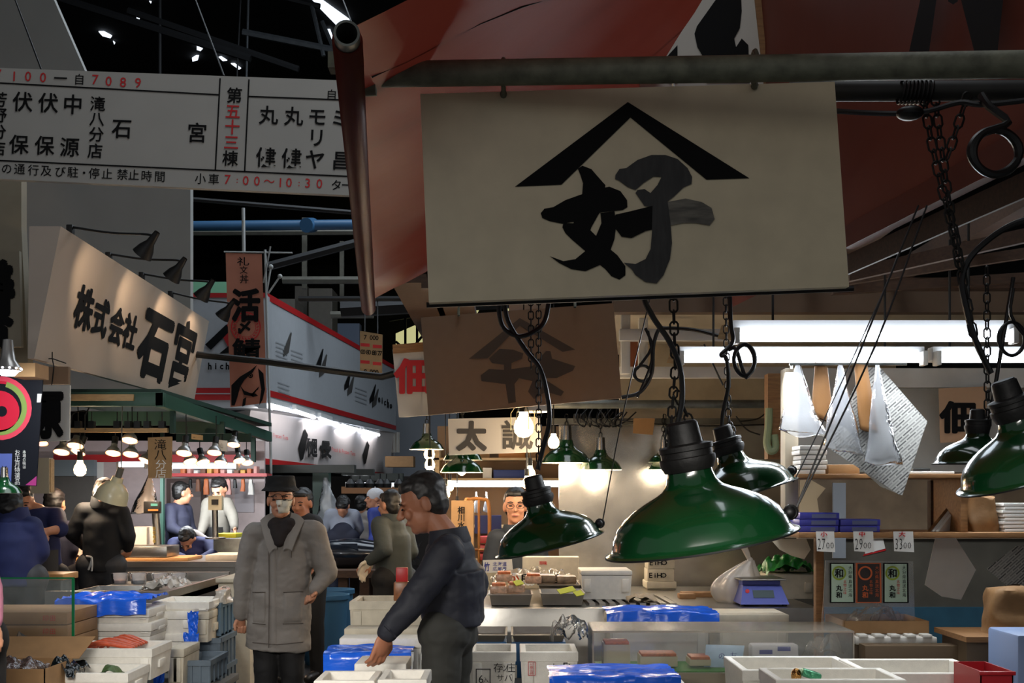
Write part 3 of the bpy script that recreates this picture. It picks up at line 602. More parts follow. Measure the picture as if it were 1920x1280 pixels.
# strip lights
tube_m = mk('fluorescent_tube', (235, 242, 255), .4, emit=9); refl = mk('reflector_white', (228, 230, 228), .35)
def strip(label, x0, x1, y, Y, h=.10, group='strip lights over the near stall', cat='lamp', watts=30, aim=-.65):
    a, b = P(x0, y, Y), P(x1, y, Y); m = (a+b)/2
    t = thing('fluorescent_light', label, cat, m, group)
    MB(refl).bb(a.x, b.x, Y+.03, Y+.10, a.z-.01, a.z+h*.7, .006).poly([Vector((a.x, Y+.02, a.z+h*.68)), Vector((b.x, Y+.02, a.z+h*.68)), Vector((b.x, Y+.02, a.z-h*.2)), Vector((a.x, Y+.02, a.z-h*.2))], (0, .008, 0)).build('housing', refl, t, 0)
    if len(label) and Y < 6:
        for q in (.15, .85): MB(darkpipe).cyl((a.x+(b.x-a.x)*q, Y+.06, a.z+h*.6), (a.x+(b.x-a.x)*q, Y+.06, 2.82), .006, n=6).build('hanger', darkpipe, t)
    for x in (a.x+.012, b.x-.012): MB(whitepaint).bb(x-.012, x+.012, Y-.035, Y+.03, a.z-.035, a.z+.035, .004).build('tube_holder', whitepaint, t)
    MB(tube_m).cyl((a.x+.025, Y-.01, a.z), (b.x-.025, Y-.01, a.z), .017, n=14).build('tube', tube_m, t)
    if watts:
        l = lamp('strip_glow', 'AREA', Vector((m.x, Y-.03, a.z-.05)), watts, (.90, .95, 1), b.x-a.x, .05, Vector((m.x, Y+aim, a.z-1.2))); l.parent = t; l.location = l.location-WMAT[t]
    return t
strip('long strip light under the brown beam, the upper of the two rows', 1375, 1905, 630, 5.3, .11, watts=17)
strip('lower row strip light beginning beside the looped cable', 1272, 1736, 672, 5.75, .09, watts=17)
strip('lower row strip light behind the lamp cord at the edge', 1752, 2000, 672, 5.75, .09, watts=8)
for x, y, Y, lab in ((1345, 615, 5.35, 'upper'), (1250, 660, 5.8, 'lower')): tag(MB(palewood).hexa([P(x, y+20, Y), P(x+28, y+24, Y), P(x+28, y+24, Y+.1), P(x, y+20, Y+.1), P(x+8, y-5, Y), P(x+28, y-12, Y), P(x+28, y-12, Y+.1), P(x+8, y-5, Y+.1)]).build('end_bracket', palewood), 'pale wooden bracket at the end of the %s strip light row' % lab, 'bracket')
# ================================================================ near stall: beams, ceiling, walls, shelves
beamb = mk('brown_header_board', (104, 84, 66), .6, noise_amt=.15, nscale=5)
trim(MB(beamb).bb(P(1150, 0, 6.9).x, 4.5, 6.9, 7.0, P(0, 585, 6.9).z, P(0, 528, 6.9).z), beamb, 0)
trim(MB(darkwood).bb(P(790, 0, 6.4).x, 4.5, 6.4, 6.5, P(0, 540, 6.4).z, P(0, 520, 6.4).z), darkwood, 0)
ceilw = mk('stall_ceiling', (190, 180, 160), .6, noise_amt=.12, nscale=3)
structure(MB(ceilw).bb(P(1160, 0, 7).x, 4.5, 7.0, 9.2, 2.66, 2.70).build('stall_ceiling', ceilw, smooth=0))
for x0, x1, y0, y1, Y in ((1162, 1480, 687, 708, 7.2), (1162, 1370, 616, 638, 7.05), (1165, 1182, 586, 700, 7.1), (1198, 1215, 586, 700, 7.3)):
    trim(MB(whitepaint).bb(P(x0, 0, Y).x, P(x1, 0, Y).x, Y, Y+.06, P(0, y1, Y).z, P(0, y0, Y).z, .004), whitepaint)
trim(MB(darkwood).bb(P(1180, 0, 7.8).x, P(1200, 0, 7.8).x, 7.8, 7.9, P(0, 690, 7.8).z, P(0, 590, 7.8).z), mk('red_brown_post', (120, 66, 34), .6), 0)
structure(MB(whitepaint).bb(P(1162, 0, 8.6).x, P(1680, 0, 8.6).x, 8.6, 8.65, P(0, 800, 8.6).z, 2.66).build('wall_upper', mk('cream_wall', (190, 176, 150), .6, noise_amt=.1), smooth=0))
metalsheet = mk('scuffed_metal_sheet', (182, 176, 166), .26, .85, noise_amt=.28, nscale=5, bump=.06, bscale=7)
structure(MB(metalsheet).bb(P(1048, 0, 8.45).x, P(1680, 0, 8.45).x, 8.45, 8.5, .3, P(0, 797, 8.45).z).build('wall_metal', metalsheet, smooth=0))
tag(MB(dullsteel).cyl(P(1030, 758, 7.5), P(1465, 757, 7.5), .027, n=16).build('steel_pipe'), 'shiny steel pipe running behind the lamps below the white beam', 'pipe')
tag(MB(greyp).bb(P(1025, 0, 8.2).x, P(1440, 0, 8.2).x, 8.2, 8.26, P(0, 795, 8.2).z, P(0, 784, 8.2).z).build('hanging_rail'), 'grey rail with tangled wires above the metal sheet wall', 'rail')
t = thing('wire_tangle', 'tangle of thin black wires hanging on the grey rail', 'cable', P(1130, 800, 8.1)); random.seed(3); mb = MB(rubber)
for k in range(9):
    x = 1085+k*9; mb.tube(spline([P(x, 764, 8.1), P(x+random.uniform(-14, 20), 785, 8.05), P(x+random.uniform(-10, 25), 800, 8.08), P(x+15, 790, 8.1), P(x+random.uniform(10, 40), 772, 8.1)], 5), .005, 5)
mb.tube(spline([P(1150, 785, 8.1), P(1200, 792, 8.05), P(1300, 798, 8.1), P(1440, 796, 8.1)], 5), .005, 5).tube(spline([P(1380, 780, 8.0), P(1400, 805, 8.0), P(1425, 815, 8.0)], 5), .005, 5).tube(spline([P(1385, 790, 8.0), P(1420, 785, 8.0), P(1440, 770, 8.0)], 5), .005, 5)
mb.build('wires', rubber, t)
t = thing('plug_adapter', 'two black plugs hanging from the grey rail', 'plug', P(1085, 795, 8.1)); MB(capm).box(P(1080, 784, 8.1), (.035, .03, .06), None, .004).box(P(1092, 784, 8.1), (.035, .03, .06), None, .004).build('plug', capm, t)
tag(MB(card).poly([P(1188, 784, 8.0), P(1228, 784, 8.0), P(1224, 815, 8.0), P(1187, 812, 8.0)], (0, .01, 0)).build('cardboard_tag'), 'blank tan card hanging from the grey rail', 'card')
stallw = mk('stall_back_board', (188, 188, 180), .6, noise_amt=.08); brownw = mk('brown_back_wall', (116, 98, 76), .6, noise_amt=.25, nscale=8); greyw = mk('grey_back_wall', (84, 80, 70), .6, noise_amt=.2, nscale=7); bluew = mk('blue_wall_band', (40, 84, 104), .6, noise_amt=.15)
xs0, xs1 = P(1497, 0, 6.6).x, P(2700, 0, 6.6).x
def wallb(name, x0, x1, y0, y1, Y, m): return structure(MB(m).bb(P(x0, 0, Y).x, P(x1, 0, Y).x, Y, Y+.05, P(0, y1, Y).z, P(0, y0, Y).z).build(name, m, smooth=0))
wallb('wall_board', 1497, 2700, 690, 885, 6.6, stallw); wallb('wall_brown', 1497, 2700, 885, 1010, 6.6, brownw)
wallb('wall_grey', 1536, 2700, 1010, 1138, 6.62, greyw); wallb('wall_blue', 1536, 2700, 1138, 1260, 6.6, bluew)
trim(MB(whitepaint).bb(P(1640, 0, 6.5).x, P(2700, 0, 6.5).x, 6.5, 6.56, P(0, 726, 6.5).z, P(0, 690, 6.5).z), whitepaint)
structure(MB(whitepaint).bb(P(1472, 0, 5.75).x, P(1497, 0, 5.75).x, 5.75, 5.85, P(0, 1008, 5.75).z, P(0, 690, 5.75).z, .004).build('trim_80', mk('pale_post', (176, 166, 146), .6, noise_amt=.1)))
trim(MB(wood).bb(P(1440, 0, 6.9).x, P(1468, 0, 6.9).x, 6.9, 7, P(0, 860, 6.9).z, P(0, 700, 6.9).z), wood)
t = thing('hose', 'pale green hose bent down beside the wooden post', 'hose', P(1440, 845, 6.88))
MB(mk('hose_green', (150, 166, 130), .5)).tube(spline([P(1442, 765, 6.88), P(1441, 800, 6.88), P(1438, 830, 6.88), P(1444, 845, 6.87), P(1454, 840, 6.87), P(1452, 815, 6.88)], 6), .022, 10).build('hose', None, t)
t = thing('shelf_unit', 'wooden two-tier shelf with uprights behind the hanging bags', 'shelf', Vector((P(1650, 0, 5.6).x, 5.7, P(0, 1010, 5.5).z)))
def wb(x0, x1, y0, y1, Y0, Y1, m=wood): return MB(m).bb(P(x0, 0, Y0).x, P(x1, 0, Y0).x, Y0, Y1, P(0, y1, Y0).z, P(0, y0, Y0).z, .003)
wb(1497, 1815, 888, 896, 5.5, 5.95).build('shelf_board', wood, t); wb(1497, 2300, 998, 1008, 5.5, 6.0).build('shelf_board', wood, t)
wb(1530, 1545, 1008, 1400, 5.9, 5.95).build('leg', wood, t); wb(2285, 2298, 1008, 1400, 5.9, 5.95).build('leg', wood, t); wb(1802, 1815, 896, 998, 5.55, 5.95).build('upright', wood, t); wb(1745, 1756, 900, 998, 5.92, 5.97, darkwood).build('upright', darkwood, t)
S1 = P(0, 888, 5.5).z; S2 = P(0, 998, 5.5).z
def bx(x0, x1, Y, d, z0, z1, m, name, label, cat, group=None, bev=.004):
    o = MB(m).bb(P(x0, 0, Y).x, P(x1, 0, Y).x, Y, Y+d, z0, z1, bev).build(name, m); return tag(o, label, cat, group)
# booklets on the upper shelf
names = ('topmost', 'second from the top', 'third from the top', 'third from the bottom', 'second from the bottom', 'lowest')
for i in range(6):
    bx(1499+(i*5 % 4), 1548+(i*7 % 5), 5.55, .16, S1+i*.023, S1+i*.023+.020, paper, 'booklet', 'white booklet, %s of the stack on the upper shelf' % names[5-i], 'booklet', 'white booklets on the upper shelf', .003)
bx(1553, 1612, 5.56, .2, S1, S1+.045, card, 'carton', 'flat tan carton beside the white booklet stack', 'box')
bx(1700, 1790, 5.56, .2, S1, S1+.012, paper, 'paper_stack', 'flat stack of papers near the end of the upper shelf', 'paper'); bx(1712, 1745, 5.58, .1, S1+.013, S1+.028, black, 'notebook', 'small black notebook lying on the flat papers', 'book')
bluebox = mk('blue_carton', (58, 62, 168), .4, noise_amt=.1)
for (x0, x1), n, nm in (((1498, 1572), 3, 'tall pile'), ((1575, 1650), 2, 'low pile')):
    for i in range(n):
        t = thing('flat_carton', 'flat blue carton, %s of the %s on the lower shelf' % (('bottom', 'middle' if n == 3 else 'top', 'top')[i], nm), 'box', Vector((P((x0+x1)/2, 0, 5.55).x, 5.6, S2+i*.031)), 'blue cartons on the lower shelf')
        MB(bluebox).bb(P(x0+i, 0, 5.55).x, P(x1+i, 0, 5.55).x, 5.55, 5.75, S2+i*.031, S2+i*.031+.03, .003).build('carton', bluebox, t)
        MB(greycrate).poly([Vector((P(x0+i+22, 0, 5.55).x, 5.548, S2+i*.031+.005)), Vector((P(x1+i-6, 0, 5.55).x, 5.548, S2+i*.031+.005)), Vector((P(x1+i-6, 0, 5.55).x, 5.548, S2+i*.031+.024)), Vector((P(x0+i+22, 0, 5.55).x, 5.548, S2+i*.031+.024))], (0, .002, 0)).build('label_panel', mk('grey_blue_label', (96, 104, 140), .5), t, 0)
for i, nm in enumerate(('front', 'middle', 'rear')):
    a = P(1738+i*8, 996, 5.6); up = P(1778+i*9, 948-i*3, 5.75)-a; rr = Vector((.09, .10, 0))
    o = MB(mk('magazine_cover', (120, 84, 50), .35, noise_amt=.5, nscale=30)).poly([a, a+rr, a+rr+up, a+up], Vector((.012, -.008, 0))).build('magazine', paper if i else MATS['magazine_cover'], smooth=0); tag(o, '%s one of the magazines leaning against the shelf upright' % nm, 'magazine', 'magazines leaning on the lower shelf')
kraft = mk('kraft_paper', (142, 106, 66), .7, bump=.5, bscale=9, noise_amt=.2, nscale=8)
def crumpled(name, label, cat, x0, x1, z0, z1, Y, d, m, seed, amt=.02, taper=.85):
    random.seed(seed); cx, w_ = (P(x0, 0, Y).x+P(x1, 0, Y).x)/2, (P(x1, 0, Y).x-P(x0, 0, Y).x)/2
    def f(u, v):
        a = 2*math.pi*u; s = 1-(1-taper)*v
        if v > .93: s *= .35
        ca, sa = math.cos(a), math.sin(a); e = .45
        p = Vector((cx+w_*s*math.copysign(abs(ca)**e, ca), Y+d/2+d/2*s*math.copysign(abs(sa)**e, sa), z0+(z1-z0)*min(1, v/.93)))
        return p+Vector((noise.noise(p*14+Vector((seed, 0, 0))), noise.noise(p*14+Vector((0, seed, 5))), noise.noise(p*12)*(.6 if v > .3 else 0)))*amt
    return tag(MB(m).grid(f, 36, 16).build(name, m, None, 60), label, cat)
crumpled('paper_bag', 'crumpled brown paper bag on the lower shelf', 'bag', 1822, 1878, S2, P(0, 928, 5.6).z, 5.6, .12, kraft, 2)
for i in range(8): bx(1884-(i % 3)*2, 1940, 5.58, .2, S2+i*.0175, S2+i*.0175+.0155, paper, 'notepad', 'pale notepad %s in the stack beside the crumpled paper bag' % ('at the bottom', 'one up from the bottom', 'two up from the bottom', 'three up from the bottom', 'fourth from the top', 'third from the top', 'second from the top', 'on top')[i], 'notepad', 'notepads on the lower shelf', .003)
# price tags clipped on the lower shelf
for x0, x1, kan, n, lab in ((1530, 1565, '小', '2700', 'beginning with twenty-seven'), (1600, 1638, '中', '2900', 'reading 2900'), (1675, 1713, '大', '3300', 'reading 3300')):
    if n == '2700': lab = 'reading 2700'
    t = thing('price_tag', 'white handwritten price tag %s on the shelf edge' % lab, 'price tag', P((x0+x1)/2, 1034, 5.47), 'handwritten price tags on the shelf edge')
    pl, rt, up, _, _ = board([(x0, 996), (x1-1, 996), (x1+1, 1035), (x0+2, 1033)], 5.47, .003, 'card', paper, t)
    mb = MB(redink); on(mb, kan, pl, X, Z, (x0+x1)/2-3, 1001, 9, 12, .02, .002); mb.build('lettering', redink, t, 0)
    mb = MB(ink)
    for i, c in enumerate(n): on(mb, c, pl, X, Z, x0+6+i*8, 1019+(i > 1)*3, 22 if i < 2 else 12, 8, -.012, .002)
    mb.build('price', ink, t, 0)
t = thing('notice', 'tilted white notice with a red border behind the middle price tag', 'notice', P(1640, 1042, 6.6))
pl, rt, up, _, _ = board([(1640, 1010), (1662, 1030), (1660, 1032), (1618, 1042)], 6.616, .003, 'card', redink, t); pl, rt, up, _, _ = board([(1624, 1012), (1655, 1006), (1660, 1028), (1622, 1038)], 6.612, .003, 'panel', paper, t)
# acrylic panel with three posters
t = thing('acrylic_sheet', 'clear hanging acrylic sheet that carries three small posters', 'panel', P(1628, 1180, 5.62))
board([(1548, 1050), (1712, 1052), (1716, 1180), (1540, 1180)], 5.62, .004, 'sheet', acrylic, t)
mint = mk('poster_mint', (176, 200, 180), .5); pblack = mk('poster_black', (40, 30, 26), .5); porange = mk('poster_orange', (196, 92, 40), .5); pgreen = mk('poster_green', (140, 160, 40), .5)
for i, (x0, x1, bg) in enumerate(((1556, 1602, mint), (1605, 1652, pblack), (1656, 1703, mint))):
    dark = bg is pblack; fg = porange if dark else ink
    t = thing('poster', ('black poster with orange ring and orange lettering on the acrylic panel', 'mint poster with green ring, next to the shelf post side of the black poster', 'mint poster with green ring, beyond the black poster')[0 if dark else (1 if i == 0 else 2)], 'poster', P((x0+x1)/2, 1130, 5.6), 'small posters on the acrylic panel')
    pl, rt, up, _, _ = board([(x0, 1055), (x1, 1055), (x1+1, 1130), (x0, 1130)], 5.605, .003, 'card', fg, t); pl, rt, up, _, _ = board([(x0+3, 1057), (x1-3, 1057), (x1-2, 1128), (x0+3, 1128)], 5.602, .002, 'panel', bg, t)
    c = R(x0+17, 1074, pl, .003); MB(porange if dark else pgreen).lathe([(.026, 0), (.034, 0), (.034, .001), (.026, .001)], c, (0, -1, 0), 28).build('ring', None, t)
    mb = MB(fg); on(mb, '和', pl, X, Z, x0+17, 1074, 16, 16, .02, .005) if not dark else None
    for j, ch in enumerate('丸和'): on(mb, ch, pl, X, Z, x0+17, 1102+j*13, 11, 11, .02, .003)
    for j in range(7): on(mb, '大分県直送北海'[j], pl, X, Z, x1-8, 1064+j*8.5, 7, 7, .0, .003)
    mb.build('lettering', fg, t, 0); mb = MB(redink)
    for j in range(4): on(mb, '名物之味'[j], pl, X, Z, x0+28, 1090+j*7, 6, 6, .0, .003)
    mb.build('red_lettering', porange if dark else redink, t, 0)
tag(MB(dullsteel).cyl(P(1480, 683, 5.45), P(1700, 683, 5.45), .006, n=8).cyl(P(1484, 683, 5.45), P(1484, 690, 5.78), .006, n=8).cyl(P(1697, 683, 5.45), P(1697, 683, 6.5), .006, n=8).build('bag_rail', dullsteel), 'thin rail the plastic bags hang from under the strip light', 'rail')
for x in (1.15, 1.75, 2.25): trim(MB(darkwood).bb(x-.04, x+.04, 4.9, 7.0, 2.80, 2.9), darkwood, 0)
for x in (-.56, -.36, .1): trim(MB(darkwood).bb(x-.12, x+.12, 6.6, 10, 2.75, 2.8), darkwood, 0)
# hanging bags, kraft bags and newspapers
def hangbag(name, label, apex, bl, br, Y, m, d=.10, pleat=.018, group=None, rnd=0.02, seed=1, s0=.10):
    A = P(*apex, Y); Lb, Rb = P(*bl, Y), P(*br, Y)
    def f(u, v):
        a = 2*math.pi*u; s = (s0+(1-s0)*v**1.1) if v < .96 else .6
        c = A.lerp((Lb+Rb)/2, min(1, v/.96)); hw = (Rb-Lb)/2*s; e = 1+pleat*8*math.cos(a*7+seed)*(1-v)*.5
        p = c+hw*math.cos(a)*e+Vector((0, d*.5*s*math.sin(a), 0))
        return p+Vector((noise.noise(p*9+Vector((seed, 0, 0))), noise.noise(p*9+Vector((0, seed, 0))), noise.noise(p*11+Vector((0, 0, seed)))*1.3))*rnd*v
    return tag(MB(m).grid(f, 44, 18).build(name, m, None, 80), label, 'bag', group)
hangbag('plastic_bag', 'clear plastic bag bundle hung nearest the white post', (1496, 684), (1458, 808), (1552, 822), 5.44, clearbag, group='clear bags hung below the strip light', seed=1)
hangbag('plastic_bag', 'clear plastic bag bundle hung between two kraft bags', (1576, 684), (1538, 838), (1622, 856), 5.40, clearbag, group='clear bags hung below the strip light', seed=5)
hangbag('plastic_bag', 'clear plastic bag bundle hung against the newspaper', (1645, 684), (1618, 868), (1690, 872), 5.36, clearbag, group='clear bags hung below the strip light', seed=8)
kraftb = mk('kraft_bag', (138, 96, 52), .55, bump=.15, bscale=14)
hangbag('kraft_bag', 'brown kraft bags hung behind the first two plastic bags', (1540, 684), (1520, 776), (1566, 796), 5.47, kraftb, .05, .01, None, .006, 3, .5)
hangbag('kraft_bag', 'brown kraft bags hung in front of the newspaper', (1614, 684), (1612, 806), (1648, 812), 5.41, kraftb, .05, .01, None, .006, 4, .7)
news = mk('newsprint', (186, 184, 174), .75)
nt = news.node_tree; ad_ = nt.nodes.new; vt = ad_('ShaderNodeTexBrick'); vt.inputs['Scale'].default_value = 1
for k_, v_ in (('Color1', (.10, .10, .10, 1)), ('Color2', (.42, .42, .40, 1)), ('Mortar', (.50, .50, .47, 1)), ('Mortar Size', .0035), ('Brick Width', .06), ('Row Height', .0125), ('Bias', -.1)): vt.inputs[k_].default_value = v_
tc = ad_('ShaderNodeTexCoord'); sp_ = ad_('ShaderNodeSeparateXYZ'); cb_ = ad_('ShaderNodeCombineXYZ'); nt.links.new(tc.outputs['Object'], sp_.inputs[0])
def lin2(a, b):
    m1 = ad_('ShaderNodeMath'); m1.operation = 'MULTIPLY'; m1.inputs[1].default_value = a; nt.links.new(sp_.outputs[0], m1.inputs[0])
    m2 = ad_('ShaderNodeMath'); m2.operation = 'MULTIPLY_ADD'; m2.inputs[1].default_value = b; nt.links.new(sp_.outputs[2], m2.inputs[0]); nt.links.new(m1.outputs[0], m2.inputs[2]); return m2.outputs[0]
nt.links.new(lin2(.75, .66), cb_.inputs[0]); nt.links.new(lin2(-.66, .75), cb_.inputs[1]); nt.links.new(cb_.outputs[0], vt.inputs[0]); nt.links.new(vt.outputs[0], nt.nodes['Principled BSDF'].inputs[0])
t = thing('newspaper', 'folded newspapers hung cornerwise behind the last plastic bag', 'newspaper', P(1690, 925, 5.42))
for i in range(4):
    s = i*7; mb = MB(news).poly([P(1622, 688, 5.46), P(1650, 688, 5.46), P(1739-s*.2, 790+s*.4, 5.42+i*.006), P(1735-s, 800+s, 5.42+i*.006), P(1692-s*1.6, 928-s*.6, 5.40+i*.008), P(1684-s*1.6, 926-s*.7, 5.40+i*.008), P(1548+s*.5, 836-s*.3, 5.42+i*.008)], (0, .003, 0)); mb.build('sheet', news if i == 0 else paper, t, 0)
t, pl, rt, up = flatsign('paper_sign', 'tan paper sign with a heavy black character beside the edge lamp', [(1760, 728), (1850, 724), (1850, 826), (1763, 830)], 6.45, mk('tan_paper', (196, 160, 126), .6, noise_amt=.05), .004)
mb = MB(ink); on(mb, '佃', pl, X, Z, 1797, 782, 56, 64, .035, .004); mb.build('lettering', ink, t, 0)
def hangpaper(name, label, pts, Y, m, cat='paper', n=1):
    t = thing(name, label, cat, P(*pts[-1], Y)); 
    for i in range(n): MB(m).poly([P(x, y, Y+i*.01) for x, y in pts], (0, .004, 0)).build('sheet', m, t, 0)
    return t
hangpaper('hanging_paper', 'white folded paper hung under the lower shelf', [(1754, 1008), (1792, 1008), (1830, 1068), (1802, 1124), (1766, 1118), (1734, 1096)], 5.95, paper)
hangpaper('newspaper', 'dark newspaper hung cornerwise at the edge under the lower shelf', [(1905, 1024), (1960, 1020), (1960, 1090), (1900, 1108), (1850, 1066)], 5.9, news, 'newspaper')
hangpaper('wrapping_paper', 'tan wrapping paper hung beside the white post on the brown wall', [(1500, 900), (1518, 898), (1548, 915), (1532, 935), (1536, 962), (1498, 962)], 6.595, mk('tan_wrap', (190, 168, 132), .6))
hangpaper('wrapping_paper', 'pale wrapping paper hung under the shelf beside the green bag', [(1444, 1010), (1512, 1010), (1520, 1030), (1508, 1048), (1485, 1042), (1462, 1030)], 5.98, mk('pale_wrap', (206, 194, 170), .6))
structure(MB(mk('grey_glass_strip', (130, 136, 142), .3)).bb(P(1562, 0, 6.5).x, P(1586, 0, 6.5).x, 6.5, 6.52, P(0, 1046, 6.5).z, P(0, 905, 6.5).z).build('trim_81', smooth=0))
# ================================================================ small lamps and bulbs deeper in the stall
def small_lamp(label, x, yr, Rp, Y, lit=True, socket=chrome, top=None):
    c = P(x, yr, Y); Rr = Rp*Y/F; t = thing('pendant_lamp', label, 'lamp', c, 'small green lamps deeper in the stall')
    pr = [(1.02, 0), (1.0, .03), (.93, .16), (.84, .30), (.68, .44), (.5, .54), (.36, .64), (.29, .78), (.26, .92)]
    MB(greenenamel).lathe([(r*Rr, h*Rr) for r, h in pr], c, Z, 32).build('lamp_shade', greenenamel, t, 50)
    MB(whiteenamel).lathe([((r-.02)*Rr, (h-.02)*Rr) for r, h in pr], c, Z, 32).build('inner_reflector', whiteenamel, t, 50)
    MB(socket).cyl(c+Z*.9*Rr, c+Z*1.5*Rr, .24*Rr, .2*Rr).build('socket', socket, t)
    chain(MB(rubber), [c+Z*1.5*Rr, Vector((c.x, c.y, top or 2.76))]).build('chain', rubber, t)
    if lit: 
        MB(bulbhot).ell(c+Z*.02, (.032, .032, .042)).build('bulb', bulbhot, t)
        l = lamp('lamp_glow', 'POINT', c-Z*.05, 9, (1, .85, .66), .05); l.parent = t; l.location = (0, 0, -.05)
    return t
small_lamp('small green lamp hanging just beside the white two-character sign', 1062, 867, 46, 8.18, top=2.12)
small_lamp('small green lamp with a chrome neck, before the metal sheet', 1126, 880, 40, 8.18, top=2.12)
small_lamp('small green lamp partly hidden behind the largest shade, higher one', 1244, 866, 28, 8.18, top=2.12)
small_lamp('small green lamp partly hidden behind the largest shade, lower one', 1246, 880, 30, 8.2, False, top=2.12)
small_lamp('small flat green lamp above the dark-haired walking man', 800, 842, 32, 8.6, False)
small_lamp('green lamp under the white two-character sign, upper of two', 868, 862, 36, 8.2, False)
small_lamp('green lamp under the white two-character sign, lower of two', 866, 885, 40, 8.0)
def bulb(label, x, y, Y, r=.030, cord=2.76, watts=0, m=None):
    c = P(x, y, Y); t = thing('light_bulb', label, 'light bulb', c-Z*r*1.2, 'bare bulbs hanging over the stalls')
    MB(m or bulbon).lathe([(0, -1.1*r), (.5*r, -1.0*r), (.9*r, -.6*r), (r, 0), (.85*r, .55*r), (.5*r, 1.1*r), (.42*r, 1.6*r), (0, 1.6*r)], c, Z, 20).build('glass', m or bulbon, t)
    MB(capm).cyl(c+Z*1.5*r, c+Z*3.0*r, .48*r, .44*r).build('socket', capm, t); MB(rubber).cyl(c+Z*3*r, Vector((c.x, c.y, cord)), .004, n=5).build('cord', rubber, t)
    if watts: l = lamp('bulb_glow', 'POINT', c, watts, (1, .80, .58), .03); l.parent = t; l.location = (0, 0, -.05)
    return t
bulb('large glowing bulb in front of the two-character sign', 982, 800, 6.9, .058, 2.76, 6)
t = thing('lamp_guard', 'wire guard and round reflector around the large glowing bulb', 'lamp guard', P(985, 790, 6.9)); mb = MB(rusty)
for i in range(6): a = i*math.pi/3; c = P(980, 800, 6.9); mb.tube([c+Vector((.07*math.cos(a), .07*math.sin(a), z)) for z in (-.02, .08)]+[c+Vector((.03*math.cos(a), .03*math.sin(a), .14))], .0025, 4)
mb.build('wire_guard', rusty, t); MB(whiteenamel).lathe([(.02, .05), (.09, .03), (.1, 0), (.095, 0), (.02, .045)], P(1002, 772, 6.95), Z).build('reflector', whiteenamel, t)
for x, y, Y, r, wt, lab in ((805, 851, 8.7, .04, 6, 'bulb under the flat green lamp, topmost of three glowing there'), (806, 871, 8.3, .036, 6, 'bulb just above the walking man\'s hair, middle of three'), (806, 888, 7.9, .034, 0, 'bulb touching the outline of the walking man\'s hair, lowest of three'),
                      (843, 912, 9.5, .034, 8, 'bulb above the copper cart, upper of a close pair'), (835, 925, 9.2, .038, 0, 'bulb above the copper cart, lower of a close pair'), (857, 949, 9.0, .026, 0, 'small bulb hanging in front of the copper cart'),
                      (1038, 829, 7.4, .036, 4, 'bulb beside the two-character sign, near the tilted lamp cord'), (994, 888, 8.0, .036, 3, 'bulb over the head of the man with glasses, upper one'), (988, 906, 7.6, .032, 0, 'bulb beside the head of the man with glasses, lower one')):
    bulb(lab, x, y, Y, r, 2.76, wt)
# ================================================================ boxes, counters and goods of the near stall
def tabl(name, label, x0, x1, y0, y1, zt, m, th=.04, cat='table'):
    t = thing(name, label, cat, Vector(((x0+x1)/2, (y0+y1)/2, 0)))
    MB(m).bb(x0, x1, y0, y1, zt-th, zt, .004).build('tabletop', m, t)
    for x in (x0+.05, x1-.05):
        for y in (y0+.05, y1-.05): MB(m).bb(x-.025, x+.025, y-.025, y+.025, 0, zt-th).build('leg', m, t, 0)
    return t
def foam_box(label, x0, x1, y0, d, zt, h, m=None, opened=False, notch=True, group=None, name='foam_box', lidh=.05, wall=.028):
    m = m or foam; t = thing(name, label, 'box', Vector(((x0+x1)/2, y0+d/2, zt-h)), group); z0 = zt-h; y1 = y0+d; k = .012
    if opened:
        mb = MB(m)
        def ring(a, z): return [Vector((x0+a, y0+a, z)), Vector((x1-a, y0+a, z)), Vector((x1-a, y1-a, z)), Vector((x0+a, y1-a, z))]
        rs = [ring(k, z0), ring(k*.3, zt-.045), ring(0, zt-.043), ring(0, zt-.003), ring(.003, zt), ring(wall-.003, zt), ring(wall, zt-.003), ring(wall+.012, z0+.03)]
        vs = [v for r in rs for v in r]; fs = [(3, 2, 1, 0), tuple(range(28, 32))]
        for j in range(7):
            for i in range(4): fs.append((j*4+i, j*4+(i+1) % 4, j*4+4+(i+1) % 4, j*4+4+i))
        mb.add(vs, fs); mb.build('tub', m, t, 0)
    else:
        zl = zt-lidh
        MB(m).hexa([Vector((x0+k, y0+k, z0)), Vector((x1-k, y0+k, z0)), Vector((x1-k, y1-k, z0)), Vector((x0+k, y1-k, z0)), Vector((x0+.003, y0+.003, zl)), Vector((x1-.003, y0+.003, zl)), Vector((x1-.003, y1-.003, zl)), Vector((x0+.003, y1-.003, zl))]).build('tub', m, t, 0)
        MB(m).bb(x0, x1, y0, y1, zl+.002, zt, .006).build('lid', m, t)
    if notch:
        for x in (x0+.04, x1-.04): MB(m).bb(x-.022, x+.022, y0-.004, y0+.014, z0+h*.25, zt-.05, .004).build('rib', m, t)
        MB(m).bb(x1-.012, x1+.004, y0+d*.35, y0+d*.65, z0+h*.3, z0+h*.55, .003).build('grip', m, t)
    return t
def fpx(label, x0, x1, yt, Y, d, h, **k):
    return foam_box(label, P(x0, 0, Y).x, P(x1, 0, Y).x, Y, d, P(0, yt, Y).z, h, **k)
TT = .62
gt = mk('grey_table', (92, 90, 86), .6); tabl('display_table', 'low display table under the acrylic case and open foam boxes', -.12, 1.43, 4.15, 6.45, TT, gt); tabl('display_table', 'low display table under the cardboard tray and the red basket', 1.45, 2.45, 4.15, 5.86, TT, gt); tabl('display_table', 'low display table beside the aisle under the boxes below the reaching hand', -1.0, -.47, 4.5, 5.42, TT, gt); tabl('display_table', 'low display table behind the walking man under the flat boxes', -.98, -.14, 5.44, 6.45, TT, gt)
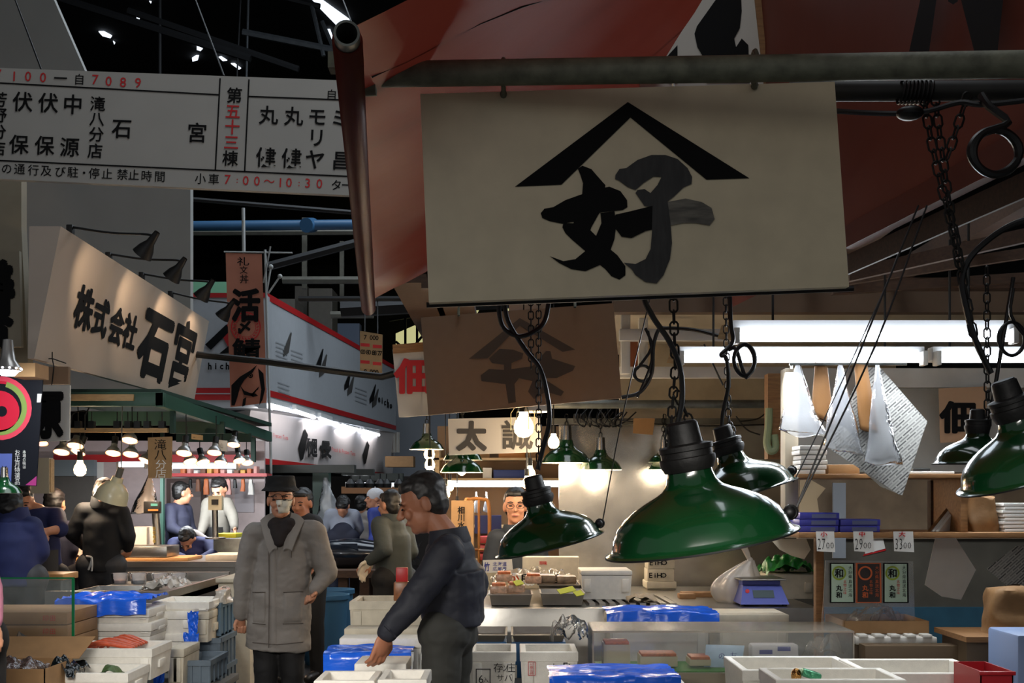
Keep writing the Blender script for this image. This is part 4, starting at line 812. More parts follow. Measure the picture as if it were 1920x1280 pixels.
def fz(label, x0, x1, yt, Y, d, zb=TT, **k):
    zt = P(0, yt, Y).z; return foam_box(label, P(x0, 0, Y).x, P(x1, 0, Y).x, Y, d, zt, zt-zb, **k)
# nearest row at the lower edge
fz('large open white foam box, right of the red basket side of the case', 1628, 1862, 1262, 4.62, .42, opened=True)['label'] = 'large open white foam box with empty inside behind the red basket'
fz('', 1392, 1622, 1256, 4.75, .42, opened=True)['label'] = 'open white foam box just in front of the clear acrylic case'
fz('', 1455, 1700, 1274, 4.25, .30, opened=True)['label'] = 'open white foam box holding a foil packet at the bottom edge'
t = thing('foil_packet', 'small foil packet with green print lying in the bottom open foam box', 'packet', P(1505, 1276, 4.4))
MB(mk('foil_green', (70, 150, 110), .3, .5, bump=.6, bscale=40)).box(P(1520, 1264, 4.4), (.075, .05, .03), Matrix.Rotation(.3, 3, 'Y'), .01).build('packet', None, t); MB(mk('gold_foil', (190, 140, 80), .2, 1, bump=.6, bscale=40)).ell(P(1493, 1266, 4.38), (.02, .02, .028)).build('foil_end', None, t)
fz('', 1868, 1990, 1212, 5.2, .3)['label'] = 'closed white foam box under the wooden board at the edge'
redb = mk('red_basket', (168, 24, 34), .4)
t = thing('red_basket', 'small red plastic basket set in front of the large open foam box', 'basket', P(1870, 1290, 4.25)); x0, x1 = P(1838, 0, 4.25).x, P(1900, 0, 4.25).x; z = P(0, 1258, 4.25).z
MB(redb).bb(x0, x1, 4.25, 4.255, TT, z).bb(x0, x1, 4.5, 4.505, TT, z).bb(x0, x0+.005, 4.25, 4.505, TT, z).bb(x1-.005, x1, 4.25, 4.505, TT, z).bb(x0, x1, 4.25, 4.5, TT, TT+.006).build('tub', redb, t, 0); MB(redb).bb(x0-.006, x1+.006, 4.24, 4.25, z-.014, z, .002).build('rim', redb, t)
bx(1908, 1990, 4.7, .3, TT, P(0, 1190, 4.7).z, mk('pale_blue_tub', (120, 140, 176), .5), 'blue_tub', 'pale blue tub cut off at the picture edge beside the closed foam box', 'tub', bev=.012)
bx(1622, 1866, 5.35, .1, TT, P(0, 1210, 5.35).z, mk('brown_riser', (96, 78, 56), .6), 'wooden_riser', 'brown wooden riser under the foam tray', 'riser')
t = thing('foam_tray', 'flat white foam tray with scalloped rim under the cardboard tray', 'tray', P(1685, 1209, 5.5))
mb = MB(foam).bb(P(1604, 0, 5.5).x, P(1758, 0, 5.5).x, 5.5, 5.85, P(0, 1209, 5.5).z, P(0, 1194, 5.5).z, .008)
for i in range(5): mb.bb(P(1610+i*30, 0, 5.5).x, P(1628+i*30, 0, 5.5).x, 5.495, 5.56, P(0, 1196, 5.5).z, P(0, 1189, 5.5).z, .004)
mb.build('tray', foam, t); bx(1600, 1760, 5.52, .3, TT, P(0, 1210, 5.5).z, MATS['brown_riser'], 'wooden_riser', 'dark wooden riser standing under the scalloped foam tray', 'riser')
t = thing('cardboard_tray', 'open brown cardboard tray holding clear film before the blue wall band', 'box', P(1662, 1190, 5.6)); x0, x1, Y0, Y1, z0, z1 = P(1584, 0, 5.6).x, P(1742, 0, 5.6).x, 5.6, 5.95, P(0, 1190, 5.55).z, P(0, 1164, 5.6).z
for a in ((x0, x1, Y0, Y0+.004, z0, z1), (x0, x1, Y1-.004, Y1, z0, z1), (x0, x0+.004, Y0, Y1, z0, z1), (x1-.004, x1, Y0, Y1, z0, z1), (x0, x1, Y0, Y1, z0, z0+.004)): MB(card).bb(*a).build('wall', card, t, 0)
def film(name, label, cat, x0, x1, y0, y1, z0, h, m, seed, n=22, amt=1.0, drop=0., parent=None):
    """crumpled sheet: a bumpy heap, its front edge hanging down by drop"""
    def f(u, v):
        x = x0+(x1-x0)*u; v2 = v if not drop else max(0, (v-.28)/.72); y = y0+(y1-y0)*v2
        b = (math.sin(math.pi*min(1, max(0, u)))*math.sin(math.pi*min(1, v2+.1)))**.5 if not drop else .6
        q = Vector((x*(4 if drop else 11)+seed, y*(14 if drop else 11), seed)); z = z0+h*(b*.7+.5*abs(noise.noise(q))+.35*noise.noise(q*2.3))*amt
        if drop and v < .28: z = z-drop*(1-v/.28)*(1+.12*noise.noise(Vector((x*6, seed, 0)))); y = y0-.012*(1-v/.28)+.012*noise.noise(Vector((x*16, z*5, seed)))
        return Vector((x+.01*noise.noise(q*1.4), y, z))
    return tag(MB(m).grid(f, n*2, n).build(name, m, parent, 70), label, cat)
film('plastic_film', 'clear crumpled plastic lying in the cardboard tray', 'film', x0+.08, x1-.1, 5.65, 5.9, z0+.02, .12, clearfilm, 4)
t = thing('wooden_board', 'wooden board that carries the kraft bag by the blue wall', 'board', P(1880, 1204, 5.2)); MB(wood).bb(P(1812, 0, 5.2).x, P(2000, 0, 5.2).x, 5.2, 5.6, P(0, 1204, 5.2).z, P(0, 1194, 5.2).z).build('board', wood, t)
crumpled('paper_bag', 'crumpled kraft bag standing on the wooden board at the edge', 'bag', 1866, 1960, P(0, 1194, 5.25).z, P(0, 1100, 5.3).z, 5.25, .2, kraft, 6)
bx(1812, 2000, 5.25, .3, TT, P(0, 1204, 5.2).z, MATS['brown_riser'], 'wooden_riser', 'brown wooden riser holding up the wooden board', 'riser')
# clear acrylic case and what lies in it
t = thing('acrylic_case', 'long clear acrylic display case on the near table', 'case', Vector((P(1355, 0, 5.3).x, 5.5, TT)))
x0, x1, Y0, Y1, z0, z1 = P(1112, 0, 5.3).x, P(1600, 0, 5.3).x, 5.3, 5.68, P(0, 1262, 5.3).z, P(0, 1184, 5.3).z
MB(acrylic).bb(x0, x1, Y0, Y0+.004, z0, z1).bb(x0, x0+.004, Y0, Y1, z0, z1).bb(x1-.004, x1, Y0, Y1, z0, z1).bb(x0, x1, Y1-.004, Y1, z0, z1).build('panel', acrylic, t, 0)
MB(clear('acrylic_edge', (226, 214, 196), .55, .3, 0, 3)).bb(x0, x1, Y0, Y1, z1, z1+.005).bb(x0-.003, x1+.003, Y0-.003, Y0+.003, z1-.004, z1+.005).bb(x0-.003, x0+.004, Y0-.004, Y0+.002, z0, z1).bb(x1-.003, x1+.004, Y0-.004, Y0+.002, z0, z1).build('lid', None, t, 0)
MB(mk('case_base', (150, 140, 120), .6)).bb(x0, x1, Y0, Y1, TT, z0).build('base', None, t, 0); MB(mk('green_mat', (60, 140, 40), .6)).bb(x0+.03, x0+.62, Y0+.03, Y1-.03, z0, z0+.006).build('mat', None, t, 0)
orange = mk('salmon_roe_orange', (206, 112, 62), .4, noise_amt=.4, nscale=60); creamb = mk('cream_carton', (200, 188, 160), .6)
def tub(label, xa, xb, ya, yb, lidm=orange):
    t = thing('small_carton', label, 'box', P((xa+xb)/2, yb, 5.45), 'cream cartons in the acrylic case')
    a, b = P(xa, 0, 5.45).x, P(xb, 0, 5.45).x; q, r = P(0, yb, 5.4).z, P(0, ya, 5.45).z
    MB(creamb).bb(a, b, 5.4, 5.52, q, r-.01, .003).build('carton', creamb, t); MB(lidm).bb(a+.006, b-.006, 5.396, 5.52, r-.014, r, .003).build('contents', lidm, t)
tub('tall cream carton standing in the acrylic case', 1130, 1180, 1200, 1252); tub('wide cream carton with orange roe in the acrylic case', 1198, 1268, 1222, 1250); tub('low cream carton beside the blue pouch in the acrylic case', 1290, 1330, 1228, 1248)
pouch = mk('pale_blue_pouch', (160, 190, 214), .35, noise_amt=.12, nscale=30); bluein = mk('blue_ink', (52, 62, 150), .5)
t = thing('pouch', 'pale blue plastic pouch leaning in the acrylic case', 'pouch', P(1358, 1252, 5.42)); mb = MB(pouch); A = [P(1324, 1208, 5.5), P(1396, 1210, 5.5), P(1390, 1252, 5.42), P(1320, 1250, 5.42)]
mb.grid(lambda u, v: A[3].lerp(A[2], u).lerp(A[0].lerp(A[1], u), v)+Vector((0, -.018*math.sin(math.pi*u)*math.sin(math.pi*v), 0)), 10, 8).poly(A, (0, .004, 0)).build('pouch', pouch, t)
pl = plane(A[0], A[1], A[3]); mb = MB(bluein); [on(mb, c, pl, X, Z, 1352+i*22, 1234, 13, 13, .0, .022) for i, c in enumerate('の友')]; mb.build('lettering', bluein, t, 0)
t = thing('pack', 'clear pack with blue and white labels in the acrylic case', 'packet', P(1450, 1252, 5.45)); MB(mk('white_label', (214, 214, 218), .5)).box(P(1450, 1228, 5.48), (.22, .08, .11), None, .012).build('pack', None, t)
mb = MB(bluein)
for x, y in ((1436, 1222), (1470, 1216), (1468, 1243), (1425, 1242)): mb.box(P(x, y, 5.44), (.06, .004, .02))
mb.build('label', bluein, t, 0)
film('plastic_film', 'crumpled clear bag heaped at the end of the acrylic case', 'film', P(1515, 0, 5.45).x, P(1590, 0, 5.45).x, 5.36, 5.6, z0+.01, .15, clearfilm, 9)
film('plastic_film', 'crumpled clear film lying over the handwritten foam box', 'film', P(1035, 0, 5.7).x, P(1110, 0, 5.7).x, 5.6, 5.95, P(0, 1215, 5.6).z, .16, clearfilm, 14)
# blue film draped over foam boxes
fz('', 1142, 1330, 1157, 6.1, .34)['label'] = 'white foam box draped with blue film behind the acrylic case'
film('blue_sheet', 'crinkled blue film over the foam box behind the acrylic case', 'film', P(1138, 0, 6.1).x, P(1345, 0, 6.1).x, 6.09, 6.45, P(0, 1155, 6.1).z, .04, bluefilm, 21, 26, 1, .07)
fz('', 1348, 1480, 1152, 6.15, .34, m=foam_old)['label'] = 'cream foam box beside the blue film behind the acrylic case'
fz('', 1040, 1285, 1280, 4.75, .35)['label'] = 'white foam box under the blue film at the bottom edge'
film('blue_sheet', 'crinkled blue film over the foam box at the bottom edge', 'film', P(1030, 0, 4.75).x, P(1275, 0, 4.75).x, 4.74, 5.1, P(0, 1276, 4.75).z, .035, bluefilm, 33, 26, 1, .16)
for x0_, x1_, lab, dz in ((878, 968, 'white foam box with handwritten characters and a pencilled frame', 0), (975, 1084, 'white foam box with a handwritten 5k and a small red stamp', 0)):
    t = fz(lab, x0_, x1_, 1222, 5.5, .32, opened=True)
    pl = plane(P(0, 1230, 5.494), P(100, 1230, 5.494), P(0, 1270, 5.494)); mb = MB(ink)
    if x0_ == 878:
        for c, x, y, h in (('存', 934, 1251, 17), ('ツ', 946, 1252, 13), ('庄', 958, 1251, 17), ('サ', 938, 1270, 14), ('バ', 953, 1270, 15), ('6', 902, 1272, 16), ('入', 911, 1274, 11)): on(mb, c, pl, X, Z, x, y, h, None, -.005)
        mb.use(greyink)
        for q in ((892, 1253, 920, 1255), (892, 1253, 894, 1285), (918, 1253, 920, 1285)): mb.poly([R(x, y, pl, .002) for x, y in ((q[0], q[1]), (q[2], q[1]), (q[2], q[3]), (q[0], q[3]))])
    else:
        for c, x, y, h in (('小', 1038, 1252, 18), ('5', 1060, 1250, 20), ('k', 1072, 1252, 18)): on(mb, c, pl, X, Z, x, y, h, None, -.005)
        mb.use(redink)
        for q in ((990, 1240, 1004, 1241), (990, 1265, 1004, 1266), (990, 1240, 991, 1266), (1003, 1240, 1004, 1266)): mb.poly([R(x, y, pl, .002) for x, y in ((q[0], q[1]), (q[2], q[1]), (q[2], q[3]), (q[0], q[3]))])
        for i, c in enumerate('印鑑出荷'): on(mb, c, pl, X, Z, 997, 1245+i*5.5, 5, 8, 0)
    mb.build('handwriting', None, t, 0)
# metal trays
def tray(label, xa, xb, yt, yb, Y, d, zb=None, m=steel, name='metal_tray'):
    a, b = P(xa, 0, Y).x, P(xb, 0, Y).x; zt, z0 = P(0, yt, Y).z, P(0, yb, Y).z
    t = thing(name, label, 'tray', Vector(((a+b)/2, Y+d/2, z0)), 'metal trays of the near stall'); k = .02
    def ring(s, z): return [Vector((a+s, Y+s, z)), Vector((b-s, Y+s, z)), Vector((b-s, Y+d-s, z)), Vector((a+s, Y+d-s, z))]
    rs = [ring(k, z0), ring(.008, zt-.004), ring(0, zt-.004), ring(0, zt), ring(.011, zt), ring(k+.003, z0+.004)]; fs = [(3, 2, 1, 0), (20, 21, 22, 23)]
    for j in range(5):
        for i in range(4): fs.append((j*4+i, j*4+(i+1) % 4, j*4+4+(i+1) % 4, j*4+4+i))
    MB(m).add([v for r in rs for v in r], fs).build('pan', m, t, 0); return t
tray('small metal tray beside the walking man\'s sleeve', 756, 832, 1200, 1232, 5.75, .26)
bx(757, 830, 5.76, .24, TT, P(0, 1232, 5.75).z, creamb, 'carton', 'cream carton under the small metal tray', 'box')
for i, (a, b) in enumerate(((880, 951), (958, 1062))):
    tray('wide metal tray %s the walking man\'s back' % ('close behind' if i == 0 else 'further from'), a, b, 1190, 1204, 6.0, .4)
    bx(a+1, b-1, 6.01, .38, TT, P(0, 1204, 6.0).z, mk('blue_crate_deep', (40, 92, 140), .5), 'blue_crate', 'blue crate under the wide metal tray %s the walking man' % ('nearer' if i == 0 else 'farther from'), 'crate')
# left end of the near display
fz('', 655, 830, 1127, 6.05, .36, m=foam_old, opened=True)['label'] = 'deep cream foam box at the end of the display, beside the aisle'
fz('', 645, 800, 1178, 5.85, .16, m=foam_old)['label'] = 'cream foam box under the reaching hand, upper of the two flat ones'
fz('', 636, 790, 1196, 5.65, .16)['label'] = 'white foam box with printed line under the reaching hand, lower of the two flat ones'
fz('', 612, 770, 1231, 5.44, .18)['label'] = 'foam box wrapped in blue film below the reaching hand'
film('blue_sheet', 'crinkled blue film wrapped over the foam box below the reaching hand', 'film', P(606, 0, 5.4).x, P(770, 0, 5.4).x, 5.4, 5.64, P(0, 1230, 5.4).z, .035, bluefilm, 44, 22, 1, .17)
fz('', 664, 762, 1244, 5.1, .26)['label'] = 'white foam box in front of the blue film, with a stepped rim'
fz('', 588, 702, 1276, 4.75, .28, opened=True)['label'] = 'open foam box of shellfish at the bottom edge by the aisle'
fz('', 708, 800, 1274, 4.55, .28, opened=True)['label'] = 'open foam box at the bottom edge under the walking man\'s hand'
t = thing('snack_packet', 'upright red and brown packet behind the walking man\'s sleeve', 'packet', P(755, 1130, 6.3)); MB(mk('packet_red', (190, 40, 40), .4)).bb(P(742, 0, 6.3).x, P(764, 0, 6.3).x, 6.3, 6.34, P(0, 1092, 6.3).z, P(0, 1064, 6.3).z, .004).build('top_label', None, t); MB(mk('packet_brown', (150, 96, 60), .35, noise_amt=.4, nscale=40)).bb(P(738, 0, 6.3).x, P(768, 0, 6.3).x, 6.29, 6.35, P(0, 1128, 6.3).z, P(0, 1090, 6.3).z, .01).build('body', None, t)
# steel counter
CT = .92
t = thing('steel_counter', 'long stainless counter with raised front edge behind the foam boxes', 'counter', Vector((.5, 7.3, 0)))
cx0, cx1 = P(760, 0, 6.6).x, P(1536, 0, 6.6).x
MB(steel).bb(cx0, cx1, 6.6, 8.2, CT-.04, CT).build('worktop', steel, t, 0); MB(steel).bb(cx0, cx1, 6.56, 6.6, .0, CT+.005, .004).build('front_panel', steel, t)
MB(dullsteel).bb(cx0, cx1, 8.16, 8.2, 0, CT-.04).bb(cx0, cx0+.04, 6.6, 8.2, 0, CT-.04).bb(cx1-.04, cx1, 6.6, 8.2, 0, CT-.04).build('body', dullsteel, t, 0)
t = thing('duckboard', 'slatted board lying on the steel counter beside the white foam box', 'duckboard', P(1185, 1136, 6.9))
for i in range(9): a = P(1105+i*19, 0, 6.75).x; MB(steel).hexa([Vector((a, 6.75, CT)), Vector((a+.035, 6.75, CT)), Vector((a+.035-.02, 7.4, CT)), Vector((a-.02, 7.4, CT)), Vector((a, 6.75, CT+.015)), Vector((a+.035, 6.75, CT+.015)), Vector((a+.015, 7.4, CT+.015)), Vector((a-.02, 7.4, CT+.015))]).build('slat', steel, t, 0)
MB(rubber).bb(P(1100, 0, 6.75).x, P(1275, 0, 6.75).x, 6.76, 7.38, CT+.0005, CT+.002).build('base_mat', rubber, t, 0)
foam_box('', P(1089, 0, 7.0).x, P(1185, 0, 7.0).x, 6.98, .34, CT+.016+P(0, 1072, 7).z-P(0, 1126, 7).z, P(0, 1072, 7).z-P(0, 1126, 7).z, lidh=.03)['label'] = 'white foam box with a plain lid standing on the steel counter'
tray('metal tray of orange packs on the steel counter', 915, 1000, 1114, 1135, 6.7, .35); tray('metal tray with a lime tag on the steel counter', 1012, 1098, 1112, 1135, 6.7, .35)
tray('second metal tray behind the lime tag', 1008, 1090, 1096, 1112, 7.1, .3)
shell = mk('pale_pack', (216, 176, 148), .3, noise_amt=.4, nscale=50); lime = mk('lime_paper', (196, 206, 60), .6)
for i, (x, y, Y, lab) in enumerate(((935, 1100, 6.8, 'nearest the cart'), (968, 1098, 6.82, 'beside the lime tag'), (945, 1078, 7.1, 'under the printed film'), (1000, 1082, 7.15, 'close to the second tray'))):
    t = thing('roe_pack', 'small pack of orange roe %s on the steel counter' % lab, 'packet', P(x, y+12, Y), 'packs of roe on the steel counter'); MB(shell).box(P(x, y+4, Y), (.10, .1, .045), None, .01).build('pack', shell, t); MB(orange).box(P(x, y-1, Y)+Z*.012, (.08, .08, .02), None, .006).build('roe', orange, t)
for x, y, Y, lab in ((972, 1092, 6.76, 'small lime paper tag between the roe packs'), (1062, 1106, 6.72, 'large lime paper tag on the metal tray'), (1085, 1112, 6.69, 'narrow lime tag at the end of the metal tray')):
    tag(MB(lime).box(P(x, y, Y), (.10 if 'large' in lab else .05, .05, .004), Matrix.Rotation(.5, 3, 'X') @ Matrix.Rotation(.4, 3, 'Z')).build('paper_tag', lime), lab, 'tag')
prod = mk('dried_fish_pack', (150, 128, 104), .35, noise_amt=.5, nscale=30)
for i, (x, y, w_, lab) in enumerate(((1020, 1070, .14, 'under the printed film'), (1062, 1072, .12, 'before the white foam box'), (1040, 1092, .16, 'behind the large lime tag'))):
    tag(MB(prod).box(P(x, y+14, 7.2), (w_, .12, .05), None, .012).build('fish_pack', prod), 'clear pack of dried fish %s' % lab, 'packet', 'packs of dried fish on the counter')
film('printed_film', 'clear printed film with orange and black lettering over the packs', 'film', P(918, 0, 7.4).x, P(1088, 0, 7.4).x, 7.3, 7.7, CT+.05, .13, clear('printed_film_clear', (226, 206, 178), .45, .3, .7, 16), 51)
t = thing('film_print', 'brushed orange and black characters printed on the clear film', 'lettering', P(1000, 1095, 7.28)); mb = MB(mk('orange_print', (206, 84, 40), .5)); pl = plane(P(900, 1060, 7.27), P(1000, 1060, 7.27), P(900, 1100, 7.27))
[on(mb, c, pl, X, Z, x, 1084, 17, 22, .02) for c, x in (('か', 962), ('す', 1012), ('つ', 1062))]; mb.use(ink); [on(mb, c, pl, X, Z, x, 1084, 17, 22, .02) for c, x in (('所', 988), ('巻', 1040))]; mb.build('print', None, t, 0)
t, pl, rt, up = flatsign('name_card', 'white card with small blue lettering behind the roe packs', [(905, 1050), (960, 1048), (962, 1072), (907, 1074)], 7.85, paper, .006)
mb = MB(bluein); [on(mb, c, pl, X, Z, 928+i*9, 1057, 8, 8, .01) for i, c in enumerate('北海道')]; [on(mb, c, pl, X, Z, 928+i*9, 1066, 7, 8, .01) for i, c in enumerate('広尾産')]; on(mb, '竹', pl, X, Z, 913, 1062, 16, 10, .02); mb.build('lettering', bluein, t, 0)
t = thing('card_stand', 'small cream carton holding up the blue lettered card', 'box', P(935, 1110, 7.9)); MB(creamb).bb(P(910, 0, 7.88).x, P(958, 0, 7.88).x, 7.88, 8.0, CT, P(0, 1060, 7.88).z).build('carton', creamb, t, 0)
t = thing('printed_carton', 'pale carton with small red print behind the tilted lamp shade', 'box', P(1030, 1066, 8.0)); MB(foam_old).bb(P(980, 0, 8.0).x, P(1086, 0, 8.0).x, 8.0, 8.15, CT, P(0, 1044, 8.0).z, .004).build('carton', foam_old, t); mb = MB(redink); pl = plane(P(0, 1040, 7.995), P(99, 1040, 7.995), P(0, 1080, 7.995)); [on(mb, c, pl, X, Z, 1015+i*7, 1055, 7, 7, .02) for i, c in enumerate('珍味')]; mb.build('print', redink, t, 0)
# towel, planks, plastic bag, scale, cartons
film('cloth_towel', 'crumpled beige cloth on the slatted board', 'cloth', P(1176, 0, 6.85).x, P(1232, 0, 6.85).x, 6.8, 6.95, CT+.016, .06, mk('beige_cloth', (186, 170, 146), .9), 61)
for i, (xa, xb, lab) in enumerate(((1270, 1300, 'short'), (1280, 1352, 'longer'))): tag(MB(wood).bb(P(xa, 0, 7.3).x, P(xb, 0, 7.3).x, 7.2+i*.12, 7.3+i*.12, CT, CT+.03, .003).build('plank', wood), '%s brown plank lying on the counter before the plastic bag' % lab, 'plank')
t = thing('carrier_bag', 'knotted white carrier bag standing on the counter beside the blue scale', 'bag', P(1375, 1130, 7.0)); wbag = clear('white_carrier', (236, 228, 216), .88, .2, .7, 12)
c = P(1375, 1130, 7.0)
def cb(u, v):
    a = 2*math.pi*u; r = .125*(math.sin(math.pi*(.16+.80*v))**.8)*(1-.5*v**2)+.008; e = 1+.10*math.sin(a*6+v*3)*(.3+v)
    return c+Vector((r*math.cos(a)*e*1.15+.10*v*v, r*.8*math.sin(a)*e, .255*v))
MB(wbag).grid(cb, 44, 18).build('sack', wbag, t, 80); k0 = c+Vector((.10, 0, .25))
MB(wbag).tube(spline([k0, k0+Vector((-.03, 0, .07)), k0+Vector((-.07, 0, .14)), k0+Vector((-.085, 0, .15)), k0+Vector((-.07, 0, .11)), k0+Vector((-.02, 0, .04))], 5), lambda t: .012+.008*math.sin(t*6), 8).ell(k0, (.02, .02, .025)).build('handle_knot', wbag, t)
t = thing('weighing_scale', 'blue counter scale with grey display beside the carrier bag', 'scale', P(1432, 1138, 6.75)); sb = mk('scale_blue', (78, 88, 168), .4)
a, b = P(1392, 0, 6.75).x, P(1470, 0, 6.75).x; z0, z1 = P(0, 1138, 6.75).z, P(0, 1098, 6.75).z; z0 = CT+.012
MB(sb).hexa([Vector((a-.02, 6.7, z0)), Vector((b+.02, 6.7, z0)), Vector((b+.02, 7.0, z0)), Vector((a-.02, 7.0, z0)), Vector((a+.01, 6.78, z1)), Vector((b-.01, 6.78, z1)), Vector((b-.01, 7.0, z1)), Vector((a+.01, 7.0, z1))]).build('body', sb, t, 0)
sl = lambda u, v, o=0: Vector((a+(b-a)*u, 6.7+.08*v-.004-o, z0+(z1-z0)*v))
MB(mk('lcd_grey', (70, 84, 88), .3)).poly([sl(.25, .35), sl(.75, .35), sl(.75, .75), sl(.25, .75)], (0, .003, 0)).build('display', None, t, 0); mb = MB(redink).lathe([(0, .004), (.012, .004), (.012, 0)], sl(.12, .7), (0, -1, .3), 12); mb.build('button', redink, t)
MB(sb).bb(a+.01, b-.01, 6.8, 7.05, z1+.002, z1+.03).build('platter_arm', sb, t); MB(steel).bb(a-.015, b+.015, 6.74, 7.06, z1+.03, z1+.04, .004).build('platter', steel, t)
for x in (a, b): MB(rubber).cyl((x, 6.74, CT), (x, 6.74, z0), .014).build('foot', rubber, t)
foam_box('', P(1440, 0, 7.2).x, P(1528, 0, 7.2).x, 7.2, .3, P(0, 1076, 7.2).z, P(0, 1076, 7.2).z-CT, m=foam_old, lidh=.004, notch=True)['label'] = 'cream foam box with a green bag on top beside the wall'
greenbag = mk('green_plastic', (18, 110, 38), .35, bump=.5, bscale=16)
film('green_bag', 'folded green plastic bag lying on the cream foam box', 'bag', P(1438, 0, 7.2).x, P(1528, 0, 7.2).x, 7.18, 7.5, P(0, 1076, 7.2).z, .13, greenbag, 71)
foam_box('', P(1212, 0, 7.9).x, P(1268, 0, 7.9).x, 7.88, .26, P(0, 1090, 7.88).z, P(0, 1090, 7.88).z-CT, m=foam_old, notch=False)['label'] = 'plain foam box under the two lettered cartons'
for i in range(2):
    z0 = P(0, 1090, 7.88).z+i*.085; t = thing('lettered_carton', 'cream carton with black lettering, %s of the pair behind the slatted board' % ('lower', 'upper')[i], 'box', Vector((P(1240, 0, 7.9).x, 8.0, z0)), 'lettered cartons by the metal sheet')
    MB(foam_old).bb(P(1214+i, 0, 7.9).x, P(1264+i, 0, 7.9).x, 7.9, 8.1, z0, z0+.083, .003).build('carton', foam_old, t); pl = (Vector((0, 7.895, 0)), Vector((0, -1, 0))); mb = MB(ink); yy = pj(Vector((0, 7.9, z0+.042)))[1]
    [on(mb, ch, pl, X, Z, 1220+i+j*8, yy, 9 if j else 10, 8, .016) for j, ch in enumerate('EiHO')]; mb.build('lettering', ink, t, 0)
# copper cart and tall carton behind the walking man
t = thing('hand_cart', 'copper coloured tubular cart standing behind the walking man', 'cart', P(885, 1150, 8.75)); cu = mk('copper_paint', (176, 118, 62), .4, .2)
bz = 0.02
for x0_, x1_ in ((872, 917),):
    A = [P(x0_, 0, 8.8), P(x1_, 0, 8.8)]; zt = P(0, 936, 8.8).z
    MB(cu).tube(spline([Vector((A[0].x, 8.8, bz)), Vector((A[0].x, 8.8, 1.0)), Vector((A[0].x, 8.8, zt-.05)), Vector((A[0].x+.04, 8.8, zt)), Vector((A[1].x-.05, 8.8, zt)), Vector((A[1].x, 8.8, zt-.06)), Vector((A[1].x, 8.8, 1.0)), Vector((A[1].x, 8.8, bz))], 5), .014).build('handle_frame', cu, t)
    MB(cu).cyl((P(898, 0, 8.8).x, 8.8, bz), (P(898, 0, 8.8).x, 8.8, zt), .010).build('upright', cu, t)
    for z in (.4, .9, 1.15): MB(cu).cyl((A[0].x, 8.8, z), (A[1].x, 8.8, z), .010).build('crossbar', cu, t)
t = thing('tall_carton', 'tall tan carton with vertical black lettering leaning on the copper cart', 'box', Vector((P(866, 0, 8.6).x, 8.65, 0))); MB(card).bb(P(846, 0, 8.6).x, P(888, 0, 8.6).x, 8.6, 8.75, 0, P(0, 938, 8.6).z, .004).build('carton', card, t)
pl = (Vector((0, 8.597, 0)), Vector((0, -1, 0))); mb = MB(ink); [on(mb, ch, pl, X, Z, 865, 956+i*14, 13, 13, .02) for i, ch in enumerate('相川水産')]; mb.build('lettering', ink, t, 0)
# ================================================================ deep shelf and stalls in the middle distance
t = thing('back_shelf', 'lit back shelf with a long strip light behind the man with glasses', 'shelf', Vector((P(950, 0, 10.5).x, 10.7, 0)))
a, b = P(815, 0, 10.5).x, P(1075, 0, 10.5).x
for y in (858, 896, 985): MB(palewood).bb(a, b, 10.5, 10.9, P(0, y+4, 10.5).z, P(0, y, 10.5).z).build('shelf_board', palewood, t, 0)
for x in (a, b-.04): MB(palewood).bb(x, x+.04, 10.5, 10.9, 0, 1.98).build('upright', palewood, t, 0)
MB(mk('shelf_back', (130, 104, 78), .7)).bb(a, b, 10.9, 10.93, .2, 2.2).build('back_panel', None, t, 0)
strip('long strip light under the back shelf above the glasses man', 820, 1070, 909, 10.45, .06, watts=12)
for i, (x0, x1, y0, y1, m, lab) in enumerate(((880, 918, 845, 858, card, 'tan carton on the top back shelf'), (925, 985, 880, 896, mk('blue_folded_cloth', (44, 66, 130), .6), 'flat blue box on the middle back shelf'), (990, 1030, 836, 858, card, 'tan carton close to the metal sheet on the top back shelf'), (935, 985, 840, 858, mk('amber_box', (190, 120, 50), .5), 'amber box on the top back shelf under the two-character sign'), (905, 922, 876, 896, paper, 'white packet on the middle back shelf'))):
    bx(x0, x1, 10.6, .2, P(0, y1, 10.5).z, P(0, y0, 10.5).z, m, 'stock_box', lab, 'box', 'stock on the back shelf')
for i, (x, lab) in enumerate(((893, 'above the copper cart'), (912, 'between the cart and the glasses man'), (1020, 'beside the tilted lamp shade'))):
    hangbag('plastic_bag', 'white bag hung under the back shelf '+lab, (x, 922), (x-9, 960), (x+10, 962), 10.4, clearbag, .1, .01, 'white bags hung under the back shelf', .008, i)
tag(MB(mk('navy_tarp', (30, 50, 110), .6)).bb(P(890, 0, 10.4).x, P(940, 0, 10.4).x, 10.4, 10.45, P(0, 1000, 10.4).z, P(0, 966, 10.4).z).build('blue_tarpaulin'), 'blue tarpaulin hung behind the copper cart', 'tarpaulin')
for y, lab in ((1006, 'upper'), (1022, 'middle'), (1038, 'lower')): bx(898, 935, 10.2, .3, P(0, y+12, 10.2).z, P(0, y, 10.2).z, mk('red_carton', (170, 44, 44), .5), 'red_carton', '%s red and white carton seen through the copper cart' % lab, 'box', 'red cartons behind the cart')
bx(890, 942, 10.25, .35, 0, P(0, 1050, 10.2).z, card, 'carton', 'large tan carton under the red cartons behind the cart', 'box')
